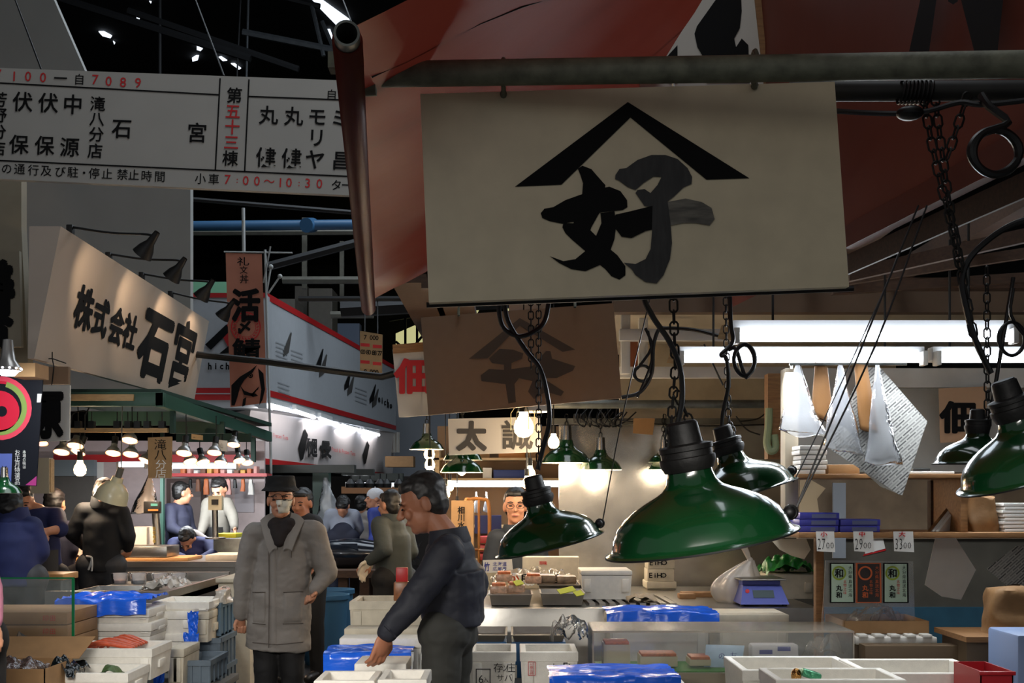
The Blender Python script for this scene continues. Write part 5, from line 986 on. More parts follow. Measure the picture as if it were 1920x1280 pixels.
# stall posts, beams and strip lights beyond the aisle
gpost = mk('green_post', (28, 62, 50), .5); gbeam = mk('grey_green_beam', (58, 62, 58), .5, noise_amt=.1)
trim(MB(gbeam).bb(P(455, 0, 15).x, P(664, 0, 15).x, 15, 15.2, P(0, 886, 15).z, P(0, 871, 15).z), gbeam, 0)
trim(MB(gbeam).bb(P(640, 0, 17).x, P(700, 0, 17).x, 17, 17.2, P(0, 891, 17).z, P(0, 879, 17).z), gbeam, 0)
trim(MB(gbeam).bb(P(660, 0, 20).x, P(755, 0, 20).x, 20, 20.2, P(0, 901, 20).z, P(0, 887, 20).z), gbeam, 0)
trim(MB(gpost).bb(P(586, 0, 15.2).x, P(616, 0, 15.2).x, 15.2, 15.4, 0, P(0, 880, 15.2).z), gpost, 0)
structure(MB(mk('dim_back', (52, 46, 42), .8)).bb(P(500, 0, 24).x, P(1000, 0, 24).x, 26.5, 26.7, 0, 2.0).build('wall_stalls', smooth=0))
strip('long far strip light over the stall behind the beanie man', 648, 700, 908, 18, .05, 'far strip lights', 'lamp', 12); strip('far strip light closer to the walking man', 704, 760, 909, 18, .05, 'far strip lights', 'lamp', 12)
for i, x in enumerate((658, 675, 694, 713, 725, 748)):
    t = thing('spot_lamp', 'small black spot lamp hanging before the far strip lights, number %s from the green post' % ('one', 'two', 'three', 'four', 'five', 'six')[i], 'lamp', P(x, 914, 17.5), 'black spot lamps far off')
    MB(black).lathe([(.075, 0), (.08, .06), (.05, .1), (.03, .13), (0, .13)], P(x, 914, 17.5), Z, 14).build('lamp_head', black, t); MB(black).cyl(P(x, 900, 17.5), P(x, 888, 17.5), .01, n=6).build('stem', black, t)
structure(MB(mk('tan_panel', (140, 96, 60), .6)).bb(P(640, 0, 19).x, P(760, 0, 19).x, 19, 19.1, P(0, 925, 19).z, P(0, 912, 19).z).build('trim_82', smooth=0))
hangbag('plastic_bag', 'large white plastic sheet hung under the green post', (610, 895), (588, 985), (652, 985), 15, clearbag, .2, .012, None, .03, 2)
t = thing('wooden_table', 'heavy wooden table carrying dark tuna across the aisle', 'table', P(660, 1122, 12.5)); a, b = P(580, 0, 12.5).x, P(735, 0, 12.5).x
MB(darkwood).bb(a, b, 12.5, 13.6, .68, .76).build('tabletop', darkwood, t, 0); MB(darkwood).bb(a, b, 12.6, 12.7, .28, .36).build('stretcher', darkwood, t, 0)
for x in (a+.3, b-.35):
    for y in (12.6, 13.5): MB(darkwood).bb(x, x+.1, y-.05, y+.05, 0, .68).build('leg', darkwood, t, 0)
tuna = mk('tuna_skin', (22, 26, 34), .2, noise_amt=.3, nscale=3, coat=.4)
for i, (cx, cy, Y, L) in enumerate(((655, 1055, 12.9, .62), (672, 1040, 13.35, .6))):
    c = P(cx, cy, Y); c.z = .76+.155; t = thing('tuna', ('dark tuna lying nearest the aisle on the wooden table', 'dark tuna lying behind another on the wooden table')[i], 'fish', Vector((c.x, c.y, .76)), 'tuna on the wooden table')
    MB(tuna).lathe([(.001, -L), (.06, -L*.9), (.12, -L*.65), (.155, -L*.25), (.155, L*.1), (.11, L*.5), (.05, L*.85), (.025, L), (.0, L*1.02)], c, X, 20).build('body', tuna, t); MB(tuna).poly([c+Vector((L, 0, 0)), c+Vector((L*1.2, 0, .12)), c+Vector((L*1.1, 0, 0)), c+Vector((L*1.2, 0, -.12))], (0, .015, 0)).poly([c+Vector((-.1, -.1, .12)), c+Vector((.1, -.1, .12)), c+Vector((.12, -.16, .05))], (0, .01, 0)).build('tail_fin', tuna, t)
bluebin = mk('blue_bucket', (62, 112, 148), .5)
for i, (x, Y, lab) in enumerate(((608, 10.9, 'blue plastic bin close behind the coat of the masked man'), (620, 11.5, 'blue plastic bin standing behind another near the tuna table'))):
    c = P(x, 0, Y); t = thing('plastic_bin', lab, 'bin', Vector((c.x, c.y, 0)), 'blue bins in the aisle'); MB(bluebin).lathe([(0, .005), (.17, .005), (.175, 0), (.215, .60), (.235, .60), (.235, .64), (.222, .64), (.185, .03), (0, .03)], Vector((c.x, c.y, 0)), Z, 28).build('bin', bluebin, t)
# two-storey white shop front across the aisle
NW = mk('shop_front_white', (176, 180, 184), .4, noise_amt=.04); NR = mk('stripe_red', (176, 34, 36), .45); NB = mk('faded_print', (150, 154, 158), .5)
t = thing('white_shop', 'white shop front with red stripes, black slashes and strip lights under its long fascia', 'shop front', P(500, 880, 16))
U = [P(500, 553, 16), P(742, 690, 25.3), P(742, 806, 25.3), P(500, 765, 16)]
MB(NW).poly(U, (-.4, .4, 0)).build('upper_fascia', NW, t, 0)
upl = plane(U[0], U[1], U[3]); urt = (U[1]-U[0]).normalized()
def strp(m, pl, q, nm, off=.012): return MB(m).poly([R(x, y, pl, off) for x, y in q]).build(nm, m, t, 0)
strp(NR, upl, [(500, 549), (742, 687), (742, 694), (500, 562)], 'red_stripe'); strp(NR, upl, [(500, 730), (742, 798), (742, 806), (500, 742)], 'red_stripe')
mb = MB(ink)
for (x, y, s) in ((598, 675, 17), (651, 712, 15), (698, 738, 14)): mb.poly([R(x+a*s, y+c*s, upl, .014) for a, c in ((.35, -1.3), (.42, -1.2), (.1, .9), (-.42, 1.3), (-.42, .6))])
mb.use(greyink)
for (x, y, s) in ((605, 685, 17), (657, 722, 15), (703, 746, 14), (538, 645, 18)): mb.poly([R(x+a*s, y+c*s, upl, .013) for a, c in ((.35, -1.3), (.42, -1.1), (.1, .9), (-.42, 1.3), (-.42, .6))])
mb.build('slash_mark', None, t, 0)
mb = MB(ink); [on(mb, c, upl, urt, Z, 710+i*5.5, 747+i*3, 16 if c == 'h' else 12, 4.2, .03, .014) for i, c in enumerate('nicho')]; mb.build('shop_name', ink, t, 0)
for x, y in ((545, 655), (516, 640), (665, 725), (520, 715)):
    mb = MB(NB)
    for j in range(4): mb.poly([R(x+a, y+j*8+c, upl, .012) for a, c in ((0, 0), (22, 8), (22, 10), (0, 2))])
    mb.build('fine_print', NB, t, 0)
FQ = [P(350, 556, 15.9), P(500, 553, 15.9), P(500, 765, 15.9), P(350, 765, 15.9)]; MB(NW).poly(FQ, (0, .4, 0)).build('front_face', NW, t, 0); fpl = plane(FQ[0], FQ[1], FQ[3])
strp(NR, fpl, [(350, 549), (500, 549), (500, 558), (350, 558)], 'red_stripe'); strp(NR, fpl, [(350, 727), (500, 727), (500, 750), (350, 750)], 'red_stripe'); strp(NW, fpl, [(350, 737), (500, 737), (500, 739), (350, 739)], 'white_line', .016)
mb = MB(ink); [on(mb, c, fpl, X, Z, 394+i*11, 686, 13 if c in 'hn' else 12, 8, .03, .014) for i, c in enumerate('hicho')]
mb.poly([R(x, y, fpl, .015) for x, y in ((385, 646), (425, 608), (432, 620), (396, 656))]).poly([R(x, y, fpl, .015) for x, y in ((410, 664), (440, 640), (440, 660))]).use(NR).poly([R(x, y, fpl, .013) for x, y in ((415, 626), (432, 600), (446, 640), (428, 650))]); mb.build('shop_name', None, t, 0)
LQ = [P(500, 768, 16.4), P(745, 812, 25.5), P(745, 890, 25.5), P(465, 862, 16.1)]
LQ2 = [P(470, 768, 16.4), P(745, 812, 25.5), None, P(452, 866, 16.4)]; LQ2[2] = R(735, 895, plane(LQ2[0], LQ2[1], LQ2[3]))
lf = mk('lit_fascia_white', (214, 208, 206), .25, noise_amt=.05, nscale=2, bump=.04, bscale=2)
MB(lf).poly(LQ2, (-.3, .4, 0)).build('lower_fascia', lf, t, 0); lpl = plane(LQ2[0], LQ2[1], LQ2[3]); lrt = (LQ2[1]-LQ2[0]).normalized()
strp(NR, lpl, [(440, 852), (720, 886), (720, 893), (440, 864)], 'red_stripe')
mb = MB(ink); on(mb, '長', lpl, lrt, Z, 609, 836, 44, 20, .03, .014); on(mb, '樋', lpl, lrt, Z, 583, 832, 48, 20, .02, .014)
mb.build('shop_characters', ink, t, 0)
for x, y, s in ((567, 833, 30), (685, 848, 22)): MB(ink).poly([R(x+a*s, y+c*s, lpl, .015) for a, c in ((.1, -1), (.3, -.6), (0, .9), (-.15, 1), (-.3, .2))]).build('slash_mark', ink, t, 0)
mb = MB(redink); s_ = 'Fresh & Frozen Tuna'; [on(mb, c, lpl, lrt, Z, 622+i*2.35, 841+i*.5, 8, 2, .01, .014) for i, c in enumerate(s_) if c != ' ']; [on(mb, c, lpl, lrt, Z, 512+i*2.6, 815+i*.5, 8, 2, .01, .014) for i, c in enumerate('Frozen Tuna') if c != ' ']; mb.build('red_lettering', redink, t, 0)
soff = MB(NW).poly([U[3], U[2], LQ2[1], LQ2[0]]).build('soffit', NW, t, 0)
for i in range(5):
    x, y, x2, y2 = ((506, 759, 540, 768), (553, 770, 589, 782), (600, 784, 632, 795), (642, 797, 672, 806), (681, 807, 710, 815))[i]
    Y = 16.0*(930-758)/(930-y); A, B = P(x, y, Y-.15), P(x2, y2, 16.0*(930-758)/(930-y2)-.15)
    f = thing('fluorescent_light', 'strip light under the long white fascia, %s from the orange banner' % ('first', 'second', 'third', 'fourth', 'fifth')[i], 'lamp', (A+B)/2, 'strip lights under the white shop fascia')
    MB(refl).hexa([A+Vector((-.04, 0, .02)), B+Vector((-.04, 0, .02)), B+Vector((.02, 0, .02)), A+Vector((.02, 0, .02)), A+Vector((-.04, 0, .09)), B+Vector((-.04, 0, .09)), B+Vector((.02, 0, .09)), A+Vector((.02, 0, .09))]).build('housing', refl, f, 0); MB(tube_m).cyl(A, B, .03, n=10).build('tube', tube_m, f)
    l = lamp('strip_glow', 'AREA', (A+B)/2+Vector((.0, -.05, -.06)), 3.5, (1, .93, .92), 1.2, .08, (A+B)/2+Vector((-.9, .3, -1))); l.parent = f; l.location = l.location-WMAT[f]
crum = mk('corrugated_gutter', (190, 186, 178), .4)
t = thing('corrugated_panel', 'short corrugated white panel at the far end of the lit fascia', 'panel', P(725, 830, 25.4)); mb = MB(crum); mb.grid(lambda u, v: P(690+60*u, 812+38*v-2*u, 25.3)+Vector((0, -.05+.05*math.sin(u*60), 0)), 80, 2); mb.build('panel', crum, t)
t = thing('carton_stack', 'tan carton stacked beyond the lit white fascia', 'box', P(740, 870, 24)); MB(card).bb(P(722, 0, 24).x, P(775, 0, 24).x, 24, 24.5, P(0, 875, 24).z, P(0, 855, 24).z).build('carton', card, t, 0)
wallb('wall_end', 730, 860, 720, 900, 27, mk('pale_end_wall', (120, 124, 130), .6))
# orange banner
pink = mk('salmon_banner', (196, 128, 104), .75, noise_amt=.06, nscale=4, bump=.1, bscale=4)
t = thing('banner', 'tall salmon pink banner with brush lettering, red seal and a fish head', 'banner', P(465, 765, 14.5)); bq = [(423, 474), (491, 476), (500, 755), (432, 763)]; BY = 14.5
B4 = [P(x, y, BY) for x, y in bq]; MB(pink).grid(lambda u, v: B4[3].lerp(B4[2], u).lerp(B4[0].lerp(B4[1], u), v)+Vector((0, .02*math.sin(u*5+v*6)*(1-v), 0)), 10, 30).build('cloth', pink, t)
bpl = plane(B4[0]-Yv*.03, B4[1]-Yv*.03, B4[3]-Yv*.03); mb = MB(ink)
for c, x, y, h, wd, bo in (('礼', 456, 490, 16, 22, .01), ('文', 457, 506, 14, 14, .01), ('丼', 458, 523, 16, 16, .01), ('活', 461, 572, 58, 50, .035), ('〆', 458, 613, 24, 28, .035), ('鯖', 462, 655, 40, 50, .02)): on(mb, c, bpl, X, Z, x, y, h, wd, bo, .004)
BF = lambda pts: [R(x, y, bpl, .004) for x, y in pts]
mb.poly(BF([(434, 722), (450, 706), (470, 694), (482, 684), (474, 698), (458, 712), (450, 726), (446, 742), (440, 760), (434, 760)])).poly(BF([(484, 690), (494, 700), (497, 730), (492, 750), (486, 760), (490, 730), (486, 706)])).poly(BF([(450, 722), (458, 732), (472, 738), (484, 730), (486, 724), (474, 743), (458, 740)])).poly(BF([(466, 736), (480, 738), (484, 742), (474, 744)])).poly(BF([(456, 748), (462, 744), (460, 760), (454, 762)]))
mb.build('brush_print', ink, t, 0)
c = R(470, 704, bpl, .005); mb = MB(ink).lathe([(.018, 0), (.030, 0), (.030, .001), (.018, .001)], c, (0, -1, 0), 18).lathe([(0, 0), (.012, 0), (0, .001)], c, (0, -1, 0), 12); mb.build('fish_eye', ink, t)
c = R(461, 613, bpl, .003); mb = MB(redink).lathe([(.17, 0), (.185, 0), (.185, .001), (.17, .001)], c, (0, -1, 0), 40).lathe([(.12, 0), (.126, 0), (.126, .001), (.12, .001)], c, (0, -1, 0), 40)
for i in range(24): a = i*math.pi/12; mb.box(c+Vector((.145*math.cos(a), 0, .145*math.sin(a))), (.014, .002, .03), Matrix.Rotation(-a+.8, 3, 'Y'))
mb.build('red_seal', redink, t, 0)
polem = mk('white_pole', (170, 172, 170), .4); MB(polem).cyl(P(497, 468, BY), P(508, 862, BY), .016).cyl(P(508, 862, BY), Vector((P(508, 0, BY).x, BY, 0)), .016).cyl(P(420, 472, BY), P(548, 474, BY), .010).cyl(P(494, 530, BY), P(507, 462, BY-.1), .01).cyl(P(457, 474, BY+.05), P(456, 390, BY+.05), .022).build('pole', polem, t)
for a, b in (((503, 550), (525, 518)), ((500, 548), (508, 500))): MB(polem).cyl(P(*a, BY), P(*b, BY), .012, n=8).ell(P(*b, BY), .03).build('stay', polem, t)
# black bent pole crossing between the signs
t = thing('bent_pole', 'long thin black pole bent up at its end, crossing before the banner', 'pole', P(560, 690, 11.5)); MB(black).tube([P(355, 663, 11.9), P(500, 678, 11.7), P(640, 697, 11.5), P(716, 706, 11.3), P(742, 699, 11.2)], .035, 10).build('pole', black, t)
# ================================================================ green fish stall on the far side of the aisle
gcan = mk('canopy_green', (44, 84, 68), .5, noise_amt=.1, nscale=4); gdark = mk('canopy_dark_green', (26, 58, 46), .6)
t = thing('stall_canopy', 'dark green steel canopy of the fish stall under the slanted fascia', 'canopy', P(220, 761, 9.2))
c0, c1 = P(306, 749, 9.2), P(510, 819, 14.0)
MB(gcan).bb(P(60, 0, 9.2).x, c0.x, 9.2, 9.28, P(0, 761, 9.2).z, P(0, 735, 9.2).z, .004).build('front_beam', gcan, t)
d = (c1-c0); hz = Vector((0, 0, .055)); MB(gcan).hexa([c0-hz, c1-hz, c1-hz+Vector((-.06, 0, 0)), c0-hz+Vector((-.06, 0, 0)), c0+hz, c1+hz, c1+hz+Vector((-.06, 0, 0)), c0+hz+Vector((-.06, 0, 0))]).build('side_beam', gcan, t, 0)
MB(palewood).bb(P(131, 0, 9.17).x, P(250, 0, 9.17).x, 9.16, 9.19, P(0, 751, 9.17).z, P(0, 739, 9.17).z).build('board_strip', palewood, t, 0)
for Yb, x0, x1, y0, y1 in ((10.0, 165, 322, 771, 797), (11.2, 320, 420, 790, 812), (12.6, 330, 470, 812, 828)): MB(gdark).bb(P(x0, 0, Yb).x, P(x1, 0, Yb).x, Yb, Yb+.05, P(0, y1, Yb).z, P(0, y0, Yb).z).build('cross_beam', gdark, t, 0)
MB(gdark).bb(P(40, 0, 9.3).x, c0.x-.05, 9.3, 13.6, 2.36, 2.40).build('roof_panel', gdark, t, 0)
for x, Yb, y0, y1 in ((318, 9.6, 762, 812), (404, 11.6, 790, 850), (470, 13.6, 818, 866)): MB(gdark).bb(P(x, 0, Yb).x, P(x+8, 0, Yb).x, Yb, Yb+.06, P(0, y1, Yb).z, P(0, y0, Yb).z).build('drop_post', gdark, t, 0)
MB(gdark).bb(P(300, 0, 12.8).x, P(306, 0, 12.8).x, 12.8, 12.86, 0, 2.3).build('post', gdark, t, 0)
t = thing('lamp_rail', 'long tan wooden rail holding hooks and clips above the reflector lamps', 'rail', P(220, 812, 9.6)); MB(palewood).bb(P(130, 0, 9.6).x, P(313, 0, 9.6).x, 9.6, 9.65, P(0, 810, 9.6).z, P(0, 802, 9.6).z).build('rail', palewood, t, 0)
mb = MB(black)
for x in (147, 172, 220, 240, 258, 276, 304): mb.box(P(x, 796, 9.62), (.05, .05, .06)).cyl(P(x, 772, 9.6), P(x, 802, 9.6), .005, n=5)
mb.build('clip', black, t, 0); MB(black).tube(spline([P(133, 796, 9.55), P(137, 776, 9.55), P(155, 770, 9.55), P(164, 772, 9.55)], 5), .006).tube(spline([P(160, 806, 9.55), P(160, 780, 9.55), P(167, 764, 9.55)], 5), .006).build('cable', black, t)
halo = mk('warm_halogen', (255, 176, 130), .4, emit=9, ecol=(255, 170, 120)); shiny = mk('lamp_aluminium', (170, 168, 165), .3, .6)
rl = ((141, 836, 9.7, 0), (115, 848, 9.9, 0), (146, 848, 10.4, 15), (243, 826, 9.7, 0), (212, 850, 10.3, 0), (245, 852, 10.1, 0), (272, 864, 11, 20), (345, 850, 9.9, 0), (357, 866, 11, -20), (381, 868, 11.2, -20), (402, 849, 10.8, 0), (414, 868, 11.6, 0), (449, 864, 12.4, -15), (464, 868, 13, -10), (75, 830, 9.7, 0), (438, 834, 12, 0))
wh = ('above the bare bulb', 'nearest the hanging character sign', 'just over the bare bulb, tilted', 'under the middle of the wooden rail', 'between the rail and the strip light', 'below the lamp at mid rail', 'tilted, before the brown hanging sign', 'just past the brown hanging sign', 'tilted one under the canopy edge', 'second tilted one under the canopy edge', 'beside the small white card', 'under the small white card', 'low near the canopy corner', 'last at the canopy corner', 'peeking out behind the black poster', 'high under the canopy corner')
for (x, y, Y, tl), lab in zip(rl, wh):
    c = P(x, y, Y); a = math.radians(tl); ax = Vector((math.sin(a), .42, math.cos(a))).normalized(); s = .066
    t = thing('reflector_lamp', 'small metal reflector lamp %s' % lab, 'lamp', c, 'reflector lamps under the green canopy')
    MB(shiny).lathe([(s*1.0, 0), (s*.95, .018), (s*.75, .045), (s*.45, .065), (s*.4, .09), (0, .09)], c, ax, 20).build('reflector', shiny, t); MB(halo).lathe([(0, -.018), (s*.5, -.012), (s*.85, .002), (s*.9, .01), (0, .012)], c, ax, 20).build('bulb', halo, t); MB(black).cyl(c+ax*.10, c+ax*.16, .028).cyl(c+ax*.16, c+ax*.16+Z*.2, .005, n=5).build('socket', black, t)
for (px, py, Y, wt) in ((180, 850, 9.9, 14), (260, 850, 10.4, 14), (400, 855, 11, 14)): lamp('reflector_glow', 'SPOT', P(px, py, Y), wt*4, (1, .72, .52), .15, to=P(px, py+250, Y), spot=2.2)
t, pl, rt, up = flatsign('shop_sign', 'brown wooden sign with vertical brush characters hanging by the lamp rail', [(277, 820), (322, 818), (321, 896), (278, 896)], 9.4, mk('sign_tan', (158, 122, 74), .5, noise_amt=.1), .02)
mb = MB(ink); [on(mb, c, pl, X, Z, 301, y, 20, 22, .0) for c, y in (('滝', 833), ('八', 852))]; mb.use(paper); [on(mb, c, pl, X, Z, 302, y, 17, 20, .0) for c, y in (('分', 870), ('店', 887))]; mb.build('lettering', None, t, 0)
for x0, x1, y0, y1, Y, lab in ((400, 426, 823, 846, 11, 'small white card with black strokes hung from the canopy edge'), (359, 380, 813, 825, 11, 'small tan card pinned under the canopy side')):
    t, pl, rt, up = flatsign('hanging_card', lab, [(x0, y0), (x1, y0+3), (x1, y1), (x0, y1-2)], Y, palewood if x0 == 359 else paper, .01)
    mb = MB(greyink); [on(mb, c, pl, X, Z, x0+5+i*5.5, (y0+y1)/2+1, 10, 5, 0) for i, c in enumerate('川小山' if x0 == 400 else '一')]; mb.build('lettering', greyink, t, 0)
strip('slanted strip light behind the brown hanging sign', 220, 276, 872, 12.2, .06, 'strip lights in the fish stall', watts=24, aim=.5); strip('long strip light running past the brown hanging sign', 318, 448, 875, 12.4, .06, 'strip lights in the fish stall', watts=42, aim=.5)
pinkw = mk('stall_pale_wall', (196, 178, 176), .5, noise_amt=.08)
wallb('wall_stall', -120, 496, 826, 1075, 14.3, pinkw); trim(MB(NR).bb(P(100, 0, 13.9).x, P(475, 0, 13.9).x, 13.9, 13.95, P(0, 866, 13.9).z, P(0, 852, 13.9).z), NR, 0)
t = thing('red_shelf', 'narrow red shelf with small items over the doorway in the fish stall', 'shelf', P(360, 892, 13.6)); MB(NR).bb(P(318, 0, 13.6).x, P(500, 0, 13.6).x, 13.6, 13.9, P(0, 893, 13.6).z, P(0, 887, 13.6).z).build('board', NR, t, 0)
random.seed(12); itm = [mk('orange_item', (200, 110, 60), .5), mk('pink_item', (206, 150, 140), .5), paper, mk('brown_item', (120, 80, 60), .6), mk('amber_item', (210, 160, 70), .5)]
for i in range(12): x = 338+i*12.5; h = random.uniform(6, 15); bx(x, x+random.uniform(6, 10), 13.65, .15, P(0, 887, 13.6).z, P(0, 887-h, 13.6).z, itm[i % 5], 'shelf_packet', 'small %s packet on the red shelf, %s along it' % (('orange', 'pink', 'white', 'brown', 'amber')[i % 5], ('first', 'second', 'third', 'fourth', 'fifth', 'sixth', 'seventh', 'eighth', 'ninth', 'tenth', 'eleventh', 'twelfth')[i]), 'packet', 'packets on the red shelf')
for i in range(9):
    x = 352+i*14; m = itm[(i*2+1) % 5]; o = crumpled('hanging_utensil', 'small dark or orange utensil hung below the red shelf, %s along' % ('first', 'second', 'third', 'fourth', 'fifth', 'sixth', 'seventh', 'eighth', 'ninth')[i], 'utensil', x, x+7+i % 3*2, P(0, 915+i % 3*6, 13.7).z, P(0, 897, 13.7).z, 13.7, .06, black if i % 3 == 0 else m, i, .008, .6); o['group'] = 'utensils under the red shelf'
structure(MB(mk('door_brown', (70, 50, 44), .6)).bb(P(312, 0, 14.2).x, P(384, 0, 14.2).x, 14.2, 14.28, 0, P(0, 897, 14.2).z).build('door_1', smooth=0)); structure(MB(mk('door_panel', (122, 108, 104), .6)).bb(P(320, 0, 14.15).x, P(376, 0, 14.15).x, 14.15, 14.2, 0, P(0, 905, 14.15).z).build('door_2', smooth=0))
structure(MB(mk('grey_shutter', (74, 70, 66), .6, noise_amt=.1)).bb(P(96, 0, 13.4).x, P(176, 0, 13.4).x, 13.4, 13.5, 0, P(0, 890, 13.4).z).build('trim_83', smooth=0)); structure(MB(mk('grey_lintel', (96, 104, 108), .6)).bb(P(96, 0, 13.3).x, P(176, 0, 13.3).x, 13.3, 13.4, P(0, 892, 13.3).z, P(0, 862, 13.3).z).build('trim_84', smooth=0))
for x0, x1, y0, y1, m, lab in ((372, 382, 904, 918, bluebox, 'small blue poster by the stall doorway'), (170, 194, 866, 896, paper, 'white notice with colours above the cream lamp'), (384, 410, 1010-70, 1010-40, paper, 'pale notice beside the man in the grey jumper'), (440, 476, 905, 960, mk('pale_notice', (176, 168, 172), .5), 'large pale notice behind the masked man')): hangpaper('notice', lab, [(x0, y0), (x1, y0), (x1, y1), (x0, y1)], 14.28, m, 'notice')
hangbag('plastic_bag', 'large white plastic bag hung behind the scale display', (281, 890), (240, 964), (302, 960), 11.2, wbag, .25, .012, None, .02, 7)
# character board, tan box and black poster
t, pl, rt, up = flatsign('shop_sign', 'white board with one heavy brush character behind the black poster', [(72, 722), (131, 722), (130, 826), (70, 828)], 8.2, signwhite, .02); mb = MB(ink); on(mb, '原', pl, X, Z, 86, 776, 84, 62, .045); mb.build('lettering', ink, t, 0)
t = thing('hanging_board', 'blank brown board hung by wire over the white character board', 'board', P(104, 720, 8.25)); MB(brownback).bb(P(80, 0, 8.25).x, P(128, 0, 8.25).x, 8.25, 8.29, P(0, 720, 8.25).z, P(0, 687, 8.25).z).build('board', brownback, t, 0); MB(black).tube([P(70, 673, 8.24), P(98, 672, 8.24), P(124, 681, 8.24)], .004, 4).tube([P(98, 660, 8.2), P(98, 672, 8.24), P(101, 687, 8.24), P(97, 724, 8.24)], .004, 4).build('wire', black, t)
t = thing('poster', 'glossy black poster with red and green swirl emblem and white lettering', 'poster', P(35, 910, 7.4)); pblk = mk('poster_gloss_black', (20, 22, 30), .25); pl, rt, up, _, _ = board([(-60, 684), (82, 684), (68, 911), (-60, 911)], 7.4, .01, 'board', pblk, t); cc = R(0, 765, pl, .003); s = 7.4/F
sw = mk('emblem_red', (206, 30, 58), .35); sp = mk('emblem_pink', (226, 70, 92), .35); sg = mk('emblem_green', (134, 158, 78), .4)
def ringp(mb, c, r0, r1, a0, a1, n=30):
    A = [math.radians(a0+(a1-a0)*i/n) for i in range(n+1)]
    for p, q in zip(A, A[1:]): mb.poly([c+Vector((r0*math.cos(p), 0, r0*math.sin(p))), c+Vector((r1*math.cos(p), 0, r1*math.sin(p))), c+Vector((r1*math.cos(q), 0, r1*math.sin(q))), c+Vector((r0*math.cos(q), 0, r0*math.sin(q)))])
    return mb
mb = MB(sp); ringp(mb, cc, 50*s, 60*s, 0, 360); mb.use(sg); ringp(mb, cc-Yv*.001, 41*s, 51*s, -120, 75); mb.use(sw); ringp(mb, cc-Yv*.001, 46*s, 51*s, 75, 240); c2 = cc+Vector((-2*s, -.001, -6*s)); ringp(mb, c2, 0, 39*s, 0, 360); mb.use(pblk); c3 = cc+Vector((4*s, -.003, -6*s)); ringp(mb, c3, 0, 10*s, 0, 360); mb.poly([c3+Vector((0, -.0005, 10*s)), c3+Vector((10*s, -.0005, 2*s)), c3+Vector((-16*s, -.0005, -12*s)), c3+Vector((-10*s, -.0005, -6*s))]); mb.build('emblem', None, t, 0)
mb = MB(paper); [on(mb, c, pl, X, Z, 33, 848+i*11, 11, 10, .0) for i, c in enumerate('お正月特選品')]; [on(mb, c, pl, X, Z, 46, 847+i*7, 7, 6, 0) for i, c in enumerate('本場の味は')]; mb.build('lettering', paper, t, 0)
MB(mk('poster_photo_blue', (92, 108, 178), .3)).poly([R(x, y, pl, .002) for x, y in ((-60, 850), (23, 850), (21, 905), (-60, 905))]).build('photo', None, t, 0); MB(mk('poster_magenta', (176, 60, 130), .3)).poly([R(x, y, pl, .002) for x, y in ((48, 909), (69, 892), (68, 910))]).build('corner', None, t, 0); tag(MB(paper).poly([P(70, 738, 7.37), P(78, 738, 7.37), P(76, 754, 7.37), P(69, 754, 7.37)], (0, .005, 0)).build('tape', paper, t, 0))
t = thing('wooden_block', 'tan wooden block above the black poster', 'block', P(45, 707, 7.2)); MB(card).bb(P(20, 0, 7.2).x, P(66, 0, 7.2).x, 7.2, 7.41, P(0, 706, 7.2).z, P(0, 680, 7.2).z).build('block', card, t, 0)
t = thing('led_lamp', 'aluminium lamp with lit face hanging above the black poster', 'lamp', P(15, 700, 6.7)); c = P(15, 697, 6.7); s = 6.7/F; MB(shiny).lathe([(23*s, 2*s), (24*s, 8*s), (14*s, 22*s), (11*s, 40*s), (9*s, 60*s), (0, 62*s)], c, Z, 24).build('lamp_body', shiny, t); led = mk('led_face', (240, 244, 255), .4, emit=10); MB(led).lathe([(0, -8*s), (12*s, -7*s), (20*s, 2*s), (0, 2*s)], c, Z, 24).build('lit_face', led, t); MB(led).build if False else None
mb = MB(led)
for i in range(12): a = i*math.pi/6; mb.ell(c+Vector((23.6*s*math.cos(a), 23.6*s*math.sin(a), 6*s)), .006)
mb.build('vent_light', led, t); l = lamp('led_glow', 'SPOT', c-Z*.05, 34, (.9, .96, 1), .05, to=c-Z*.7+Vector((.05, .7, 0)), spot=2.4); l.parent = t; l.location = l.location-WMAT[t]
t = thing('notepad', 'thick cream pad of sheets hung behind the black poster', 'pad', P(80, 925, 8.6)); MB(creamb).bb(P(58, 0, 8.6).x, P(92, 0, 8.6).x, 8.6, 8.68, P(0, 925, 8.6).z, P(0, 858, 8.6).z).build('pad', creamb, t, 0); MB(palewood).bb(P(92, 0, 8.61).x, P(95, 0, 8.61).x, 8.61, 8.68, P(0, 922, 8.6).z, P(0, 860, 8.6).z).build('binding', palewood, t, 0)
bulb('large glowing bare bulb hanging over the dark-jacketed fish worker', 150, 880, 9.62, .05, 2.08, 22)
creamen = mk('cream_enamel', (206, 198, 164), .3, coat=.4)
t = thing('pendant_lamp', 'cream enamel lamp shade tilted over the dark-jacketed fish worker', 'lamp', P(207, 938, 9.24)); c = P(207, 938, 9.24); s = 9.24/F*31; ax = Vector((.34, -.1, .93)).normalized()
MB(creamen).lathe([(1.02*s, 0), (s, .1*s), (.97*s, .45*s), (.86*s, .75*s), (.6*s, 1.05*s), (.36*s, 1.2*s), (.33*s, 1.5*s), (.0, 1.52*s)], c, ax, 32).build('lamp_shade', creamen, t); MB(whiteenamel).lathe([(.98*s, .02*s), (.92*s, .45*s), (.8*s, .72*s), (0, 1.0*s)], c, ax, 32).build('inner_reflector', whiteenamel, t); MB(greyp).cyl(c+ax*1.5*s, c+ax*2.1*s, .2*s).cyl(c+ax*2.1*s, Vector((c.x+ax.x*2.1*s, 9.24, 2.30)), .005, n=5).build('socket', greyp, t)
small_lamp('green lamp shade under the black poster at the edge', 8, 924, 32, 6.9, False, top=1.72)
